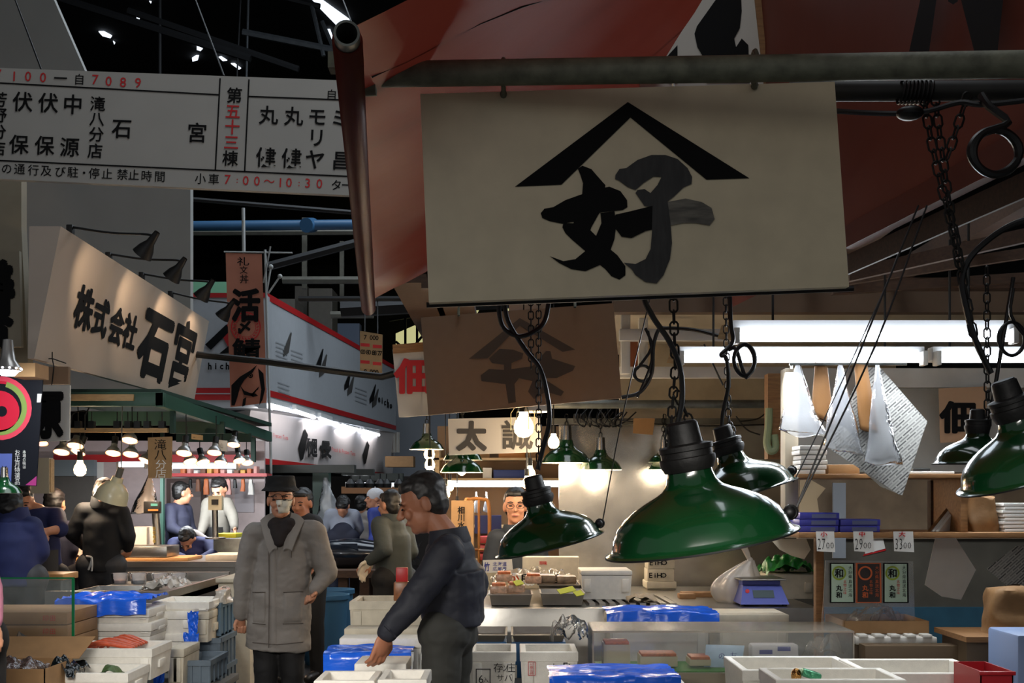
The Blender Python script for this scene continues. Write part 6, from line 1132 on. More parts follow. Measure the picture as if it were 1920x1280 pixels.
# counters and scale of the fish stall
lx = lambda x, Y: P(x, 0, Y).x
t = thing('cutting_counter', 'long steel counter where the fish workers cut', 'counter', Vector((lx(200, 10.6), 11, 0))); MB(steel).bb(lx(-60, 10.4), lx(490, 10.4), 10.4, 11.6, .92, .97).build('worktop', steel, t, 0); MB(steel).bb(lx(-60, 10.4), lx(490, 10.4), 10.42, 10.45, .0, .92).build('front_panel', steel, t, 0); MB(dullsteel).bb(lx(-60, 10.4), lx(490, 10.4), 11.5, 11.55, 0, .92).build('back_panel', dullsteel, t, 0)
for i, (x0, x1, Y, d_, lab) in enumerate(((96, 152, 10.5, .4, 'pale cutting board before the worker with rolled sleeves'), (214, 352, 10.5, .5, 'long tan cutting board beside the platform scale'))): bx(x0, x1, Y, d_, .97, 1.0, mk('cutting_board', (190, 140, 84), .5, noise_amt=.15), 'cutting_board', lab, 'cutting board', bev=.006)
tag(MB(palewood).bb(lx(52, 8.3), lx(118, 8.3), 8.3, 8.6, .955, 1.0, .006).build('cutting_board', MATS['cutting_board']), 'small thick cutting board on a box beside the blue-jacketed worker', 'cutting board'); bx(56, 114, 8.35, .24, 0, .955, dullsteel, 'board_stand', 'steel stand under the small thick cutting board', 'stand')
film('fish_pieces', 'heap of pale fish pieces in blue film on the pale cutting board', 'fish', lx(128, 10.6), lx(152, 10.6), 10.55, 10.8, 1.0, .09, mk('fish_flesh', (196, 170, 150), .4), 81)
t = thing('platform_scale', 'platform scale with a post and dark display on the cutting counter', 'scale', P(285, 1045, 10.45)); MB(steel).bb(lx(225, 10.5), lx(313, 10.5), 10.5, 10.9, 1.005, P(0, 1024, 10.5).z, .006).build('platform', steel, t); MB(steel).cyl((lx(291, 10.85), 10.95, 1.0), (lx(291, 10.95), 10.95, P(0, 950, 10.95).z), .035).build('post', steel, t); MB(capm).box(P(286, 951, 10.75), (.15, .06, .11), None, .008).build('display_box', capm, t); MB(mk('lcd_teal', (60, 130, 120), .3, emit=.25)).box(P(289, 946, 10.71), (.06, .004, .022)).build('display', None, t, 0); MB(mk('lcd_amber', (210, 110, 40), .3, emit=.25)).box(P(287, 956, 10.71), (.09, .004, .016)).build('label_strip', None, t, 0)
mb = MB(mk('yellow_print', (210, 180, 40), .5)); pl = (Vector((0, 10.908, 0)), Vector((0, -1, 0))); [on(mb, '0', pl, X, Z, 289, 990+i*8, 6, 6, .01) for i in range(4)]; mb.build('print', None, t, 0)
bx(238, 275, 10.9, .3, .97, P(0, 988, 10.9).z, foam, 'white_carton', 'white carton behind the dark-jacketed fish worker', 'box')
bx(385, 478, 10.6, .5, .97, 1.02, foam_old, 'foam_slab', 'cream foam slab on the cutting counter behind the masked man', 'box'); tag(MB(mk('yellow_tray', (210, 200, 40), .5)).bb(lx(404, 12), lx(442, 12), 12, 12.3, P(0, 1008, 12).z, P(0, 1000, 12).z, .006).build('yellow_tray', None), 'bright yellow tray before the man in the grey jumper', 'tray'); bx(400, 480, 11.9, .5, 0, P(0, 1008, 12).z, dullsteel, 'rear_counter', 'steel rear counter under the yellow tray', 'counter')
t = thing('wash_table', 'stainless table with raised rims in front of the cutting counter', 'table', Vector((-2.6, 8.4, 0))); MB(steel).bb(-3.05, -2.24, 7.7, 9.3, .84, .88).bb(-3.05, -2.24, 7.66, 7.7, .80, .93).bb(-3.05, -2.24, 9.28, 9.32, .84, .95).bb(-2.27, -2.24, 7.7, 9.3, .84, .93).build('basin', steel, t, 0)
for x in (-3.0, -2.28):
    for y in (7.75, 9.25): MB(dullsteel).bb(x-.03, x+.02, y-.03, y+.03, 0, .84).build('leg', dullsteel, t, 0)
for i, x in enumerate((225, 260, 300, 335)): t_ = thing('clear_tub', 'small clear tub on the wash table, %s along its back rim' % ('first', 'second', 'third', 'fourth')[i], 'tub', P(x, 1086, 9.0), 'clear tubs on the wash table'); MB(clearbag).lathe([(0, .88), (.055, .88), (.07, .96), (.066, .96), (.052, .885), (0, .885)], Vector((lx(x, 9.0), 9.0, 0)), Z, 18).build('tub', clearbag, t_); MB(bluecrate if i % 2 else orange).lathe([(0, .886), (.05, .886), (.055, .91), (0, .915)], Vector((lx(x, 9.0), 9.0, 0)), Z, 18).build('contents', None, t_)
film('plastic_bag', 'white plastic bag lying flat on the wash table', 'bag', lx(268, 8.2), lx(355, 8.2), 8.1, 8.5, .88, .12, wbag, 84); tray('shallow metal tray lying on the wash table', 135, 262, 1108, 1120, 7.9, .5)
# glass case with cardboard boxes, foam stacks and crates
LT = .42; tabl('low_platform', 'low grey platform under the foam stacks beside the aisle', -3.3, lx(412, 7.0), 5.3, 7.5, LT, MATS['grey_table'])
t = thing('glass_case', 'glass case with green edges around the flat cardboard boxes', 'case', P(70, 1215, 6.3)); x1 = lx(139, 6.2); gl = clear('glass_panel', (190, 205, 195), .06, .2, 0, 3); ge = mk('green_glass_edge', (10, 110, 64), .2)
MB(gl).bb(-3.0, x1, 6.2, 6.206, .62, P(0, 1082, 6.2).z).build('glass_pane', gl, t, 0); MB(ge).bb(-3.0, x1, 6.198, 6.208, P(0, 1085, 6.2).z, P(0, 1082, 6.2).z).bb(x1-.012, x1+.001, 6.197, 6.208, P(0, 1212, 6.2).z, P(0, 1085, 6.2).z).build('glass_edge', ge, t, 0); MB(card).bb(-3.0, x1, 6.2, 6.75, LT, .62).build('base', mk('case_base_wood', (110, 90, 66), .6), t, 0)
for i in range(3):
    z0 = P(0, 1220, 6.25).z+i*.07; t = thing('cardboard_box', 'flat cardboard box in the glass case, %s of three' % ('bottom', 'middle', 'top')[i], 'box', Vector((lx(60, 6.25), 6.4, z0)), 'flat cardboard boxes in the glass case'); MB(card).bb(-3.0, lx(128-i, 6.25), 6.25, 6.7, z0, z0+.066, .003).build('carton', card, t); yy = pj(Vector((0, 6.25, z0+.035)))[1]; mb = MB(redink); pl = (Vector((0, 6.247, 0)), Vector((0, -1, 0))); [on(mb, c, pl, X, Z, x, yy, 11, 11, .0) for c, x in (('印', 86), ('田', 99))]; mb.build('red_print', redink, t, 0)
zb_ = P(0, 1220, 6.25).z; bx(-60, 126, 6.27, .4, .62, zb_, card, 'cardboard_box', 'plain cardboard box beneath the printed flat boxes in the glass case', 'box') if zb_ > .63 else None
def lz(label, x0, x1, yt, yb, Y, d, **k): return foam_box(label, lx(x0, Y), lx(x1, Y), Y, d, P(0, yt, Y).z, P(0, yt, Y).z-P(0, yb, Y).z, **k)
S = 6.75
lz('white foam box under the blue film, topmost of its stack by the glass case', 137, 280, 1142, 1168, S, .4); lz('white foam box with a dark slot, middle of the stack by the glass case', 139, 284, 1168, 1193, S-.01, .4); lz('white foam box behind the red crab, lower in the stack by the glass case', 135, 281, 1193, 1252, S, .4)
film('blue_sheet', 'glossy blue film draped over the foam stack by the glass case', 'film', lx(107, S), lx(277, S), S-.02, S+.38, P(0, 1138, S).z, .09, bluefilm, 91, 26, 1, .09)
lz('', 112, 285, 1216, 1275, 6.1, .36, opened=True)['label'] = 'open white foam box of red crab, in front of the foam stack'
t = thing('crab_legs', 'red crab legs lying in the open foam box', 'crab', P(205, 1215, 6.2)); cr = mk('crab_red', (200, 84, 48), .4, noise_amt=.3, nscale=40); mb = MB(cr); c = P(205, 1214, 6.25)
for i in range(7): mb.tube(spline([c+Vector((-.13+.02*i, .05*i-.1, .0)), c+Vector((-.02+.01*i, .05*i-.1, .035+.004*(i % 3))), c+Vector((.15, .04*i-.08, .008))], 4), lambda q: .018-.010*q, 7)
mb.ell(c+Vector((-.1, -.05, .01)), (.05, .06, .03)).build('legs', cr, t)
lz('', 82, 240, 1262, 1310, 5.75, .34, opened=True)['label'] = 'open white foam box with greens at the bottom edge'; film('leafy_greens', 'small bunch of greens in the lowest open foam box', 'greens', lx(190, 5.9), lx(222, 5.9), 5.85, 6.0, P(0, 1262, 5.75).z-.03, .06, mk('leaf_green', (70, 96, 50), .6, noise_amt=.4, nscale=50), 93)
film('dark_bag', 'shiny black plastic bag beside the open foam box of greens', 'bag', lx(98, 5.8), lx(150, 5.8), 5.7, 5.95, P(0, 1272, 5.75).z, .12, mk('black_plastic', (14, 20, 22), .15, bump=.6, bscale=20), 95)
bx(60, 150, 5.76, .2, LT, P(0, 1274, 5.75).z, foam_old, 'foam_block', 'foam block under the shiny black bag', 'box')
t = thing('cardboard_box', 'open cardboard box holding a clear pack at the bottom corner', 'box', Vector((lx(40, 5.6), 5.7, LT))); x1 = lx(84, 5.5); zt = P(0, 1254, 5.5).z
for a in ((-2.8, x1, 5.5, 5.505, LT, zt), (-2.8, x1, 5.85, 5.855, LT, zt), (x1-.005, x1, 5.5, 5.855, LT, zt), (-2.8, x1, 5.5, 5.85, LT, LT+.006)): MB(card).bb(*a).build('wall', card, t, 0)
MB(card).poly([Vector((-2.8, 5.855, zt)), Vector((x1+.03, 5.855, zt)), Vector((x1+.06, 6.0, zt+.09)), Vector((-2.8, 6.0, zt+.09))], (0, 0, .004)).build('flap', card, t, 0)
film('fish_pack', 'clear pack of dark meat in the open cardboard box', 'packet', lx(-20, 5.6), lx(62, 5.6), 5.55, 5.82, zt-.04, .08, clear('dark_pack_film', (120, 96, 92), .6, .4, .8, 18), 97); film('plastic_film', 'twist of clear plastic before the flat cardboard boxes', 'film', lx(20, 6.0), lx(44, 6.0), 6.02, 6.14, P(0, 1222, 6.0).z, .13, clearfilm, 99)
# second stack and crates along the aisle
S = 7.05
lz('', 285, 392, 1128, 1146, S+.02, .4, opened=True)['label'] = 'cream open foam box on top of the second stack'; lz('white foam box with a round blue print in the second stack', 284, 362, 1146, 1188, S, .38); lz('white foam box below the one with blue print', 283, 358, 1188, 1236, S, .38); lz('cream foam box deep in the second stack, beside blue film', 356, 392, 1146, 1204, S+.03, .36, m=foam_old)
t = thing('blue_print', 'round blue snowflake print on the foam box of the second stack', 'print', P(294, 1172, S)); c = P(294, 1168, S)-Yv*.006; mb = MB(mk('print_cyan', (60, 130, 190), .5))
for i in range(4): mb.box(c, (.045, .002, .009), Matrix.Rotation(i*math.pi/4, 3, 'Y'))
mb.build('print', None, t, 0)
lz('', 312, 345, 1216, 1300, 6.6, .34, m=foam_old)['label'] = 'cream foam box low beside the hanging blue film'
bluef2 = bluefilm
for x0, x1, y0, y1, Y, lab in ((352, 374, 1146, 1192, 6.98, 'strip of blue film hanging on the second stack, upper'), (345, 374, 1185, 1245, 6.96, 'strip of blue film hanging on the second stack, lower'), (286, 312, 1202, 1285, 6.55, 'blue film hanging beside the cream foam box')):
    A, B, C2, D2 = P(x0, y0, Y), P(x1, y0, Y), P(x1-3, y1-8, Y), P(x0+3, y1, Y); sd = x0
    tag(MB(bluefilm).grid(lambda u, v: D2.lerp(C2, u).lerp(A.lerp(B, u), v)+Vector((0, -.03*abs(noise.noise(Vector((u*3+sd, v*4, sd))))-.01, .02*noise.noise(Vector((u*4, v*2, sd))))), 14, 16).build('blue_film', bluefilm, None, 70), lab, 'film')
def crate(label, x0, x1, yt, yb, Y, d, m):
    a, b, zt, z0 = lx(x0, Y), lx(x1, Y), P(0, yt, Y).z, P(0, yb, Y).z; t = thing('plastic_crate', label, 'crate', Vector(((a+b)/2, Y+d/2, z0)), 'plastic crates along the aisle'); mb = MB(m); h = zt-z0
    for q in ((a, b, Y, Y+.008), (a, b, Y+d-.008, Y+d), (a, a+.008, Y, Y+d), (b-.008, b, Y, Y+d)): mb.bb(*q, z0, zt-.03)
    mb.bb(a, b, Y, Y+d, z0, z0+.008); mb.build('tub', m, t, 0); mb = MB(m)
    for q in ((a-.012, b+.012, Y-.012, Y+.01), (a-.012, b+.012, Y+d-.01, Y+d+.012), (a-.012, a+.01, Y, Y+d), (b-.01, b+.012, Y, Y+d)): mb.bb(*q, zt-.03, zt)
    mb.build('rim', m, t, 0); mb = MB(m); n = max(2, int((b-a)/.05))
    for i in range(n+1): mb.bb(a+(b-a)*i/n-.006, a+(b-a)*i/n+.006, Y-.008, Y, z0, zt-.03)
    for i in range(5): mb.bb(b, b+.008, Y+d*i/4.2, Y+d*i/4.2+.012, z0, zt-.03)
    mb.build('rib', m, t, 0); return t
crate('dark blue crate on top of the aisle stack, below the white bag', 391, 412, 1130, 1192, 7.3, .4, bluecrate); crate('grey blue crate in the middle of the aisle stack', 372, 411, 1196, 1252, 7.2, .4, greycrate); crate('grey crate at the bottom by the blue film', 342, 392, 1238, 1282, 6.7, .4, greycrate); crate('pale crate lowest of the aisle stack', 394, 412, 1252, 1310, 7.2, .4, greycrate)
crumpled('plastic_bag', 'crumpled white bag on top of the aisle crates', 'bag', 396, 424, P(0, 1130, 7.4).z, P(0, 1102, 7.4).z, 7.32, .25, wbag, 14, .03, .7)
t = thing('fish_crate_box', 'tall beige insulated box standing behind the masked man', 'box', Vector((lx(435, 8.6), 9, 0))); MB(foam_old).bb(lx(408, 8.6), lx(470, 8.6), 8.6, 9.5, .0, P(0, 1092, 8.6).z, .02).build('tub', foam_old, t); MB(foam_old).bb(lx(405, 8.6), lx(473, 8.6), 8.58, 9.52, P(0, 1092, 8.6).z, P(0, 1084, 8.6).z, .006).build('rim', foam_old, t)
# ================================================================ people
from mathutils.bvhtree import BVHTree
skin = mk('skin', (186, 130, 100), .55, noise_amt=.06); skin2 = mk('skin_tan', (164, 108, 80), .55, noise_amt=.06); hairm = mk('black_hair', (18, 16, 15), .5, noise_amt=.3, nscale=60); hairg = mk('greying_hair', (44, 42, 40), .5, noise_amt=.5, nscale=60)
eyew = mk('eye_white', (200, 196, 188), .4); lipm = mk('lip', (150, 84, 72), .5)
def bvh(*obs):
    vs = []; fs = []
    for o in obs:
        k = len(vs); off = WMAT[o]; vs += [v.co+off for v in o.data.vertices]; fs += [[i+k for i in p.vertices] for p in o.data.polygons]
    return BVHTree.FromPolygons(vs, fs)
def hit(bv, px, py, Y, off):
    o = Vector((0, 0, EYE)); d = (P(px, py, 1.0)-o).normalized(); h = bv.ray_cast(o, d)
    if h[0] is None or abs(h[0].y-Y) > .6: return P(px, py, Y)
    n = h[1] if h[1].dot(d) < 0 else -h[1]
    return h[0]+n*off*.5-d*off*.5
def patch(bv, q, Y, off, name, mat, parent, nu=10, nv=10, label=None):
    """cloth, lens or skin detail fitted to the curved surface under it"""
    q = [Vector((x, y, 0)) for x, y in q]; mb = MB(mat)
    def f(u, v, o):
        p = q[3].lerp(q[2], u).lerp(q[0].lerp(q[1], u), v); return hit(bv, p.x, p.y, Y, o)
    G = [[f(i/nu, j/nv, -.004 if i in (0, nu) or j in (0, nv) else off) for i in range(nu+1)] for j in range(nv+1)]
    mb.grid(lambda u, v: G[round(v*nv)][round(u*nu)], nu, nv)
    o = mb.build(name, mat, parent, 80)
    if label: o['label'] = label
    return o
def line(bv, pts, Y, r, name, mat, parent, off=.003, closed=False):
    return MB(mat).tube([hit(bv, x, y, Y, off) for x, y in pts], r, 5, closed).build(name, mat, parent)
def rotz(v, a): return Matrix.Rotation(a, 3, 'Z') @ v
def hand(parts, w, d, nrm, s=1.0, curl=.5, thumb=1):
    """palm with four unequal bent fingers and a thumb from its side; d points along the fingers, nrm out of the palm"""
    d = d.normalized(); nrm = (nrm-d*nrm.dot(d)).normalized(); sd = d.cross(nrm)
    c = w+d*.045*s; M = Matrix((sd, d, nrm)).transposed(); parts.append(('e', c, (.040*s, .050*s, .017*s), M))
    for i, (o, l) in enumerate(((-.030, .060), (-.010, .074), (.011, .070), (.030, .055))):
        a = w+d*.082*s+sd*o*s*1.0; d1 = (d*math.cos(curl*.6)+nrm*math.sin(curl*.6)); b = a+d1*l*.5*s; d2 = (d*math.cos(curl*1.7)+nrm*math.sin(curl*1.7)); e = b+d2*l*.55*s
        parts += [('c', a-d*.02*s, b, .0105*s, .0095*s), ('c', b, e, .0095*s, .0075*s)]
    a = w+d*.03*s+sd*.032*s*thumb; b = a+(sd*thumb*.6+d*.6+nrm*.4).normalized()*.038*s; e = b+(d*.9+nrm*.4+sd*thumb*.1).normalized()*.032*s
    parts += [('c', a, b, .014*s, .0115*s), ('c', b, e, .0115*s, .008*s)]
def human(label, Y, head, face, sh, hip, arms, legs=None, hs=1.0, top=None, low=None, skinm=skin, hair=hairm, hairlen=0, vox=.011, tr=.115, sq=.72, hem=None, hands=True, handdir=None, up=(0, 0, 1), short=False, wr=.006, bare=False, curl=.6, apron=None, stance=None, kind_top='jacket', group=None):
    J = lambda q: P(q[0], q[1], Y+(q[2] if len(q) > 2 else 0))
    f = Vector(face).normalized(); u = Vector(up).normalized(); u = (u-f*u.dot(f)).normalized(); r = f.cross(u); M = Matrix((r, f, u)).transposed()
    c = J(head); s = hs; S1, S2 = J(sh[0]), J(sh[1]); Hc = J(hip); C = (S1+S2)/2; sx = (S2-S1); ax = sx.normalized()
    neck = C+Vector((0, 0, .05)); B = []
    B += [('e', c+u*.03*s-f*.012*s, (.077*s, .097*s, .098*s), M), ('e', c-u*.052*s+f*.022*s, (.058*s, .066*s, .070*s), M), ('e', c-u*.092*s+f*.062*s, (.026*s, .022*s, .022*s), M),
          ('e', c+f*.072*s-u*.022*s+r*.033*s, (.026*s, .02*s, .026*s), M), ('e', c+f*.072*s-u*.022*s-r*.033*s, (.026*s, .02*s, .026*s), M), ('e', c+f*.078*s+u*.028*s, (.05*s, .014*s, .012*s), M),
          ('c', c+f*.090*s+u*.012*s, c+f*.112*s-u*.022*s, .011*s, .015*s), ('e', c+f*.102*s-u*.026*s, (.020*s, .012*s, .010*s), M), ('e', c+f*.084*s-u*.058*s, (.027*s, .012*s, .011*s), M),
          ('c', c-u*.06*s-f*.02*s, neck, .052*s, .060), ('c', neck, C-Vector((0, 0, .1)), .058, .075)]
    for k in (-1, 1): B.append(('e', c+r*k*.079*s-f*.012*s-u*.005*s, (.010*s, .022*s, .034*s), M))
    L = [(S1, J(arms[0][0]), J(arms[0][1])), (S2, J(arms[1][0]), J(arms[1][1]))]
    pelv = Hc; fwd = f.copy(); fwd.z = 0; fwd.normalize()
    if legs is None:
        st = stance or .10; side = Vector((ax.x, ax.y, 0)).normalized()
        legs3 = [[Hc+side*k*st, Vector((Hc.x, Hc.y, .50))+side*k*(st+.01)+fwd*.03, Vector((Hc.x, Hc.y, .09))+side*k*(st+.015)] for k in (-1, 1)]
    else: legs3 = [[J(q) for q in g] for g in legs]
    B.append(('c', C-Vector((0, 0, .12)), pelv, .10, .11, .75))
    for a, e, w in L: B += [('c', a, e, .045, .040), ('c', e, w, .040, .027)]
    for g in legs3: B += [('c', g[0], g[1], .075, .052), ('c', g[1], g[2], .050, .036), ('c', g[2]-Vector((0, 0, .04)), g[2]-Vector((0, 0, .045))+fwd*.15, .038, .03)]
    if hands:
        for i, (a, e, w) in enumerate(L):
            d = (w-e).normalized(); d = Vector(handdir[i]) if handdir and handdir[i] else d
            hand(B, w, d, fwd*.6+Vector((0, 0, -.2))-ax*(1 if i else -1)*.6, 1.0*s, curl, -1 if i else 1)
    base = Vector((pelv.x, pelv.y, 0))
    body = blob(B, vox*.62 if vox < .01 else vox*.8, 2, name='person', mat=skinm, loc=base); tag(body, label, 'person', group)
    # upper garment
    T = []; t0 = J(hem[0]) if hem else pelv-Vector((0, 0, .05)); rh = hem[1] if hem else tr
    ch = C-Vector((0, 0, .08)); wtop = max(tr, sx.length/2-.015)
    T += [('h', t0, ch, rh, wtop if sq < 1 else tr*1.05, sq), ('c', S1, S2, .078, .078), ('c', neck-Vector((0, 0, .02)), S1, .065, .07), ('c', neck-Vector((0, 0, .02)), S2, .065, .07), ('c', ch, C-Vector((0, 0, .03)), tr, tr*.8, sq if sq < 1 else 1)]
    for a, e, w in L:
        d = (w-e)
        if short: T += [('c', a, e, .078, .068)]
        else: T += [('c', a, e, .078, .064), ('c', e, e+d*.93, .064, .046)]
    jk = blob(T, vox, 3, wr, 8, kind_top, top, body)
    # trousers and shoes
    Q = [('c', legs3[0][0], legs3[1][0], .115, .115, .9), ('c', pelv+Vector((0, 0, .06)), pelv-Vector((0, 0, .05)), tr*.92, .12, sq if sq < 1 else 1)]
    for g in legs3: Q += [('c', g[0], g[1], .098, .074), ('c', g[1], g[2]+Vector((0, 0, -.03)), .074, .062)]
    blob(Q, vox, 2, wr*.8, 7, 'trousers', low, body)
    for g in legs3: blob([('c', g[2]-Vector((0, 0, .03)), g[2]-Vector((0, 0, .04))+fwd*.17, .052, .044)], .012, 2, name='shoe', mat=rubber, parent=body)
    # hair
    if hair:
        Hh = [('e', c+u*.052*s-f*.030*s, (.086*s, .094*s, .090*s), M), ('e', c+u*.005*s-f*.052*s, (.083*s, .062*s, (.085+hairlen)*s), M), ('e', c+u*.086*s+f*.030*s, (.066*s, .052*s, .034*s), M)]
        blob(Hh, .007, 3, .004, 34, 'hair', hair, body)
    if not bare:
        bv = None
        mb = MB(hairm)
        for k in (-1, 1):
            e = c+f*.083*s+r*k*.033*s+u*.006*s
            mb.ell(e+f*.007*s, (.013*s, .006*s, .005*s), M, 8, 6); mb.tube([e+f*.010*s+u*.022*s+r*k*(-.018)*s, e+f*.011*s+u*.027*s, e+f*.003*s+u*.021*s+r*k*.02*s], .0035*s, 5)
        mb.build('eyes_and_brows', hairm, body); MB(lipm).ell(c+f*.094*s-u*.060*s, (.022*s, .005*s, .006*s), M, 10, 6).build('mouth', lipm, body)
    if apron is not None:
        z0, z1 = .45, C.z-.25; wd = sx.length/2+.02
        MB(apron).grid(lambda a_, b_: Vector((pelv.x, pelv.y, 0))+ax*((a_-.5)*2*wd*.9)+fwd*(.155-.05*(2*a_-1)**2)+Vector((0, 0, z0+(z1-z0)*b_)), 10, 8).build('apron', apron, body, 70)
    return body, jk, dict(c=c, f=f, u=u, r=r, M=M, s=s, C=C, neck=neck)
def collar(body, D, mat, r=.075, h=.05, name='collar', y=.9):
    n = D['neck']; MB(mat).lathe([(r*1.15, -.02), (r*1.2, 0), (r*1.05, h), (r*.92, h), (r*.95, 0)], n, (D['c']-n).normalized()*.3+Vector((0, 0, 1)), 24).build(name, mat, body)
# --- man in the long grey coat, hat and face mask
coatm = mk('grey_coat_cloth', (122, 116, 110), .75, noise_amt=.1, nscale=7, bump=.12, bscale=24); dk = mk('black_trousers', (18, 17, 18), .8); scarf = mk('dark_scarf', (26, 18, 18), .9)
Y = 7.2
b, jk, D = human('man in a long grey coat, dark hat, glasses and white face mask', Y, (526, 938), (.10, -1, -.02), ((478, 1000), (588, 998)), (524, 1150), (((456, 1090), (452, 1155)), ((612, 1075, -.03), (590, 1108, -.10))), hs=.95, top=coatm, low=dk, hair=None, stance=.07, vox=.009, tr=.17, sq=.72, hem=((521, 1217), .205), kind_top='coat', wr=.011, curl=1.7, handdir=[None, (-.15, -.6, -.75)])
c, f, u, r, M, s = (D[k] for k in 'cfurMs')
felt = mk('black_felt', (14, 14, 15), .9, noise_amt=.3, nscale=40)
blob([('e', c+u*.095*s-f*.012*s, (.096*s, .112*s, .068*s), M), ('h', c+u*.072*s-f*.01*s, c+u*.158*s-f*.014*s, .104*s, .088*s, 1.05), ('h', c+u*.062*s, c+u*.082*s, .130*s, .106*s, 1.15)], .007, 2, .004, 24, 'hat', felt, b)
blob([('e', c+u*.0*s-f*.055*s, (.078*s, .05*s, .08*s), M)], .009, 1, .005, 30, 'hair', hairg, b)
bv = bvh(b)
patch(bv, [(516, 936), (550, 934), (541, 962), (522, 963)], Y, .012, 'face_mask', mk('mask_white', (206, 204, 192), .8, bump=.3, bscale=50), b, 12, 8)
for x in (521, 541): line(bv, [(x+8.5*math.cos(i*math.pi/8), 932+5.5*math.sin(i*math.pi/8)) for i in range(16)], Y, .0016, 'glasses_rim', black, b, .012, True)
line(bv, [(529, 931), (533, 931)], Y, .0016, 'glasses_bridge', black, b, .014); line(bv, [(500, 930), (512, 931)], Y, .0016, 'glasses_arm', black, b, .01)
blob([('c', D['neck']+Vector((-.08, -.01, -.0)), D['neck']+Vector((.08, -.01, -.0)), .05, .05), ('c', D['neck']+Vector((-.04, -.07, .0)), D['neck']+Vector((-.01, -.135, -.10)), .05, .032), ('c', D['neck']+Vector((.04, -.07, .0)), D['neck']+Vector((-.01, -.135, -.10)), .05, .032), ('c', D['neck']+Vector((0, 0, .0)), D['neck']+Vector((0, .02, .02)), .07, .07)], .009, 2, .006, 20, 'scarf', scarf, b)
bj = bvh(jk); seam = mk('coat_seam', (84, 76, 70), .8)
patch(bj, [(474, 1108), (498, 1108), (498, 1170), (474, 1168)], Y, .008, 'pocket', coatm, b); patch(bj, [(531, 1108), (568, 1106), (568, 1168), (530, 1169)], Y, .008, 'pocket', coatm, b)
patch(bj, [(507, 1010), (518, 1004), (521, 1214), (505, 1216)], Y, .006, 'front_placket', coatm, b, 4, 24)
for pts in ([(504, 1012), (505, 1100), (504, 1214)], [(474, 1110), (498, 1110)], [(531, 1110), (568, 1108)], [(474, 1168), (498, 1170)], [(530, 1169), (568, 1168)], [(548, 1010), (546, 1045)], [(474, 1204), (520, 1208), (568, 1203)]):
    P_ = [(pts[i][0]+(pts[i+1][0]-pts[i][0])*k/8, pts[i][1]+(pts[i+1][1]-pts[i][1])*k/8) for i in range(len(pts)-1) for k in range(9)]; line(bj, P_, Y, .0028, 'seam', seam, b, .004)
N = D['neck']
for k, q in ((-1, ((-.05, -.03, .075), (-.135, -.06, .03), (-.06, -.15, -.17), (-.015, -.15, -.14))), (1, ((.05, -.03, .075), (.135, -.06, .03), (.075, -.15, -.15), (.02, -.15, -.15)))):
    a0, a1, a2, a3 = (N+Vector(v) for v in q); MB(coatm).grid(lambda uu, vv: a0.lerp(a1, uu).lerp(a3.lerp(a2, uu), vv)+Vector((0, -.02*math.sin(math.pi*vv), .012*math.sin(math.pi*uu))), 8, 10).grid(lambda uu, vv: a0.lerp(a1, uu).lerp(a3.lerp(a2, uu), vv)+Vector((0, .01-.02*math.sin(math.pi*vv), -.006+.012*math.sin(math.pi*uu))), 8, 10).build('lapel', coatm, b, 80)
# --- walking man in navy jacket reaching down
navy = mk('navy_jacket', (30, 32, 42), .7, noise_amt=.15, nscale=6, bump=.1, bscale=20); oliv = mk('dark_olive_trousers', (46, 46, 42), .8, noise_amt=.1)
Y = 5.2
b, jk, D = human('man in a navy jacket leaning forward, reaching down towards the foam boxes', Y, (793, 945), (-.95, -.08, -.34), ((838, 1035, -.19), (848, 1035, .17)), (845, 1165), (((785, 1118, -.24), (722, 1188, -.24)), ((893, 1092, .20), (885, 1140, .12))), legs=(((832, 1185, -.10), (822, 1330, -.10), (842, 1590, -.08)), ((850, 1185, .09), (848, 1330, .10), (828, 1590, .1))), hs=1.04, top=navy, low=oliv, skinm=skin2, hair=hairg, hairlen=0, vox=.0085, tr=.15, sq=1.25, hem=((852, 1172), .135), kind_top='jacket', wr=.012, up=(-.25, 0, 1), curl=.55, handdir=[(-.25, -.1, -1), None])
collar(b, D, navy, .08, .055)
N = D['neck']; blob([('c', P(905, 1085, Y+.12), P(908, 1150, Y+.1), .05, .035), ('h', P(800, 1182, Y-.02), P(798, 1176, Y-.02), .001, .001, 1)], .012, 1, name='cuff', mat=navy, parent=b) if False else None
line(bvh(jk), [(722, 1172), (730, 1180), (741, 1193)], Y, .006, 'cuff', navy, b, .003)
# --- man with glasses behind the counter
Y = 8.6
b, jk, D = human('dark-haired man with glasses in a dark jacket looking out behind the counter', Y, (967, 950), (-.03, -1, .02), ((932, 1010), (1002, 1012)), (968, 1150), (((915, 1075), (930, 1120, -.1)), ((1022, 1080), (1000, 1120, -.1))), hs=1.08, top=mk('dark_slate_jacket', (34, 40, 48), .8), low=dk, tr=.14, hairlen=.02, vox=.012)
c, f, u, r, M, s = (D[k] for k in 'cfurMs')
for k in (-1, 1): MB(rusty).tube([c+f*.105*s+u*.004*s+r*(k*.034+.027*math.cos(a))*s+u*.017*math.sin(a)*s for a in [i*math.pi/8 for i in range(16)]], .0022, 5, True).build('glasses_rim', black, b)
MB(black).tube([c+f*.108*s+r*.008*s, c+f*.108*s-r*.008*s], .002, 5).build('glasses_bridge', black, b); collar(b, D, MATS['dark_slate_jacket'], .085, .06)
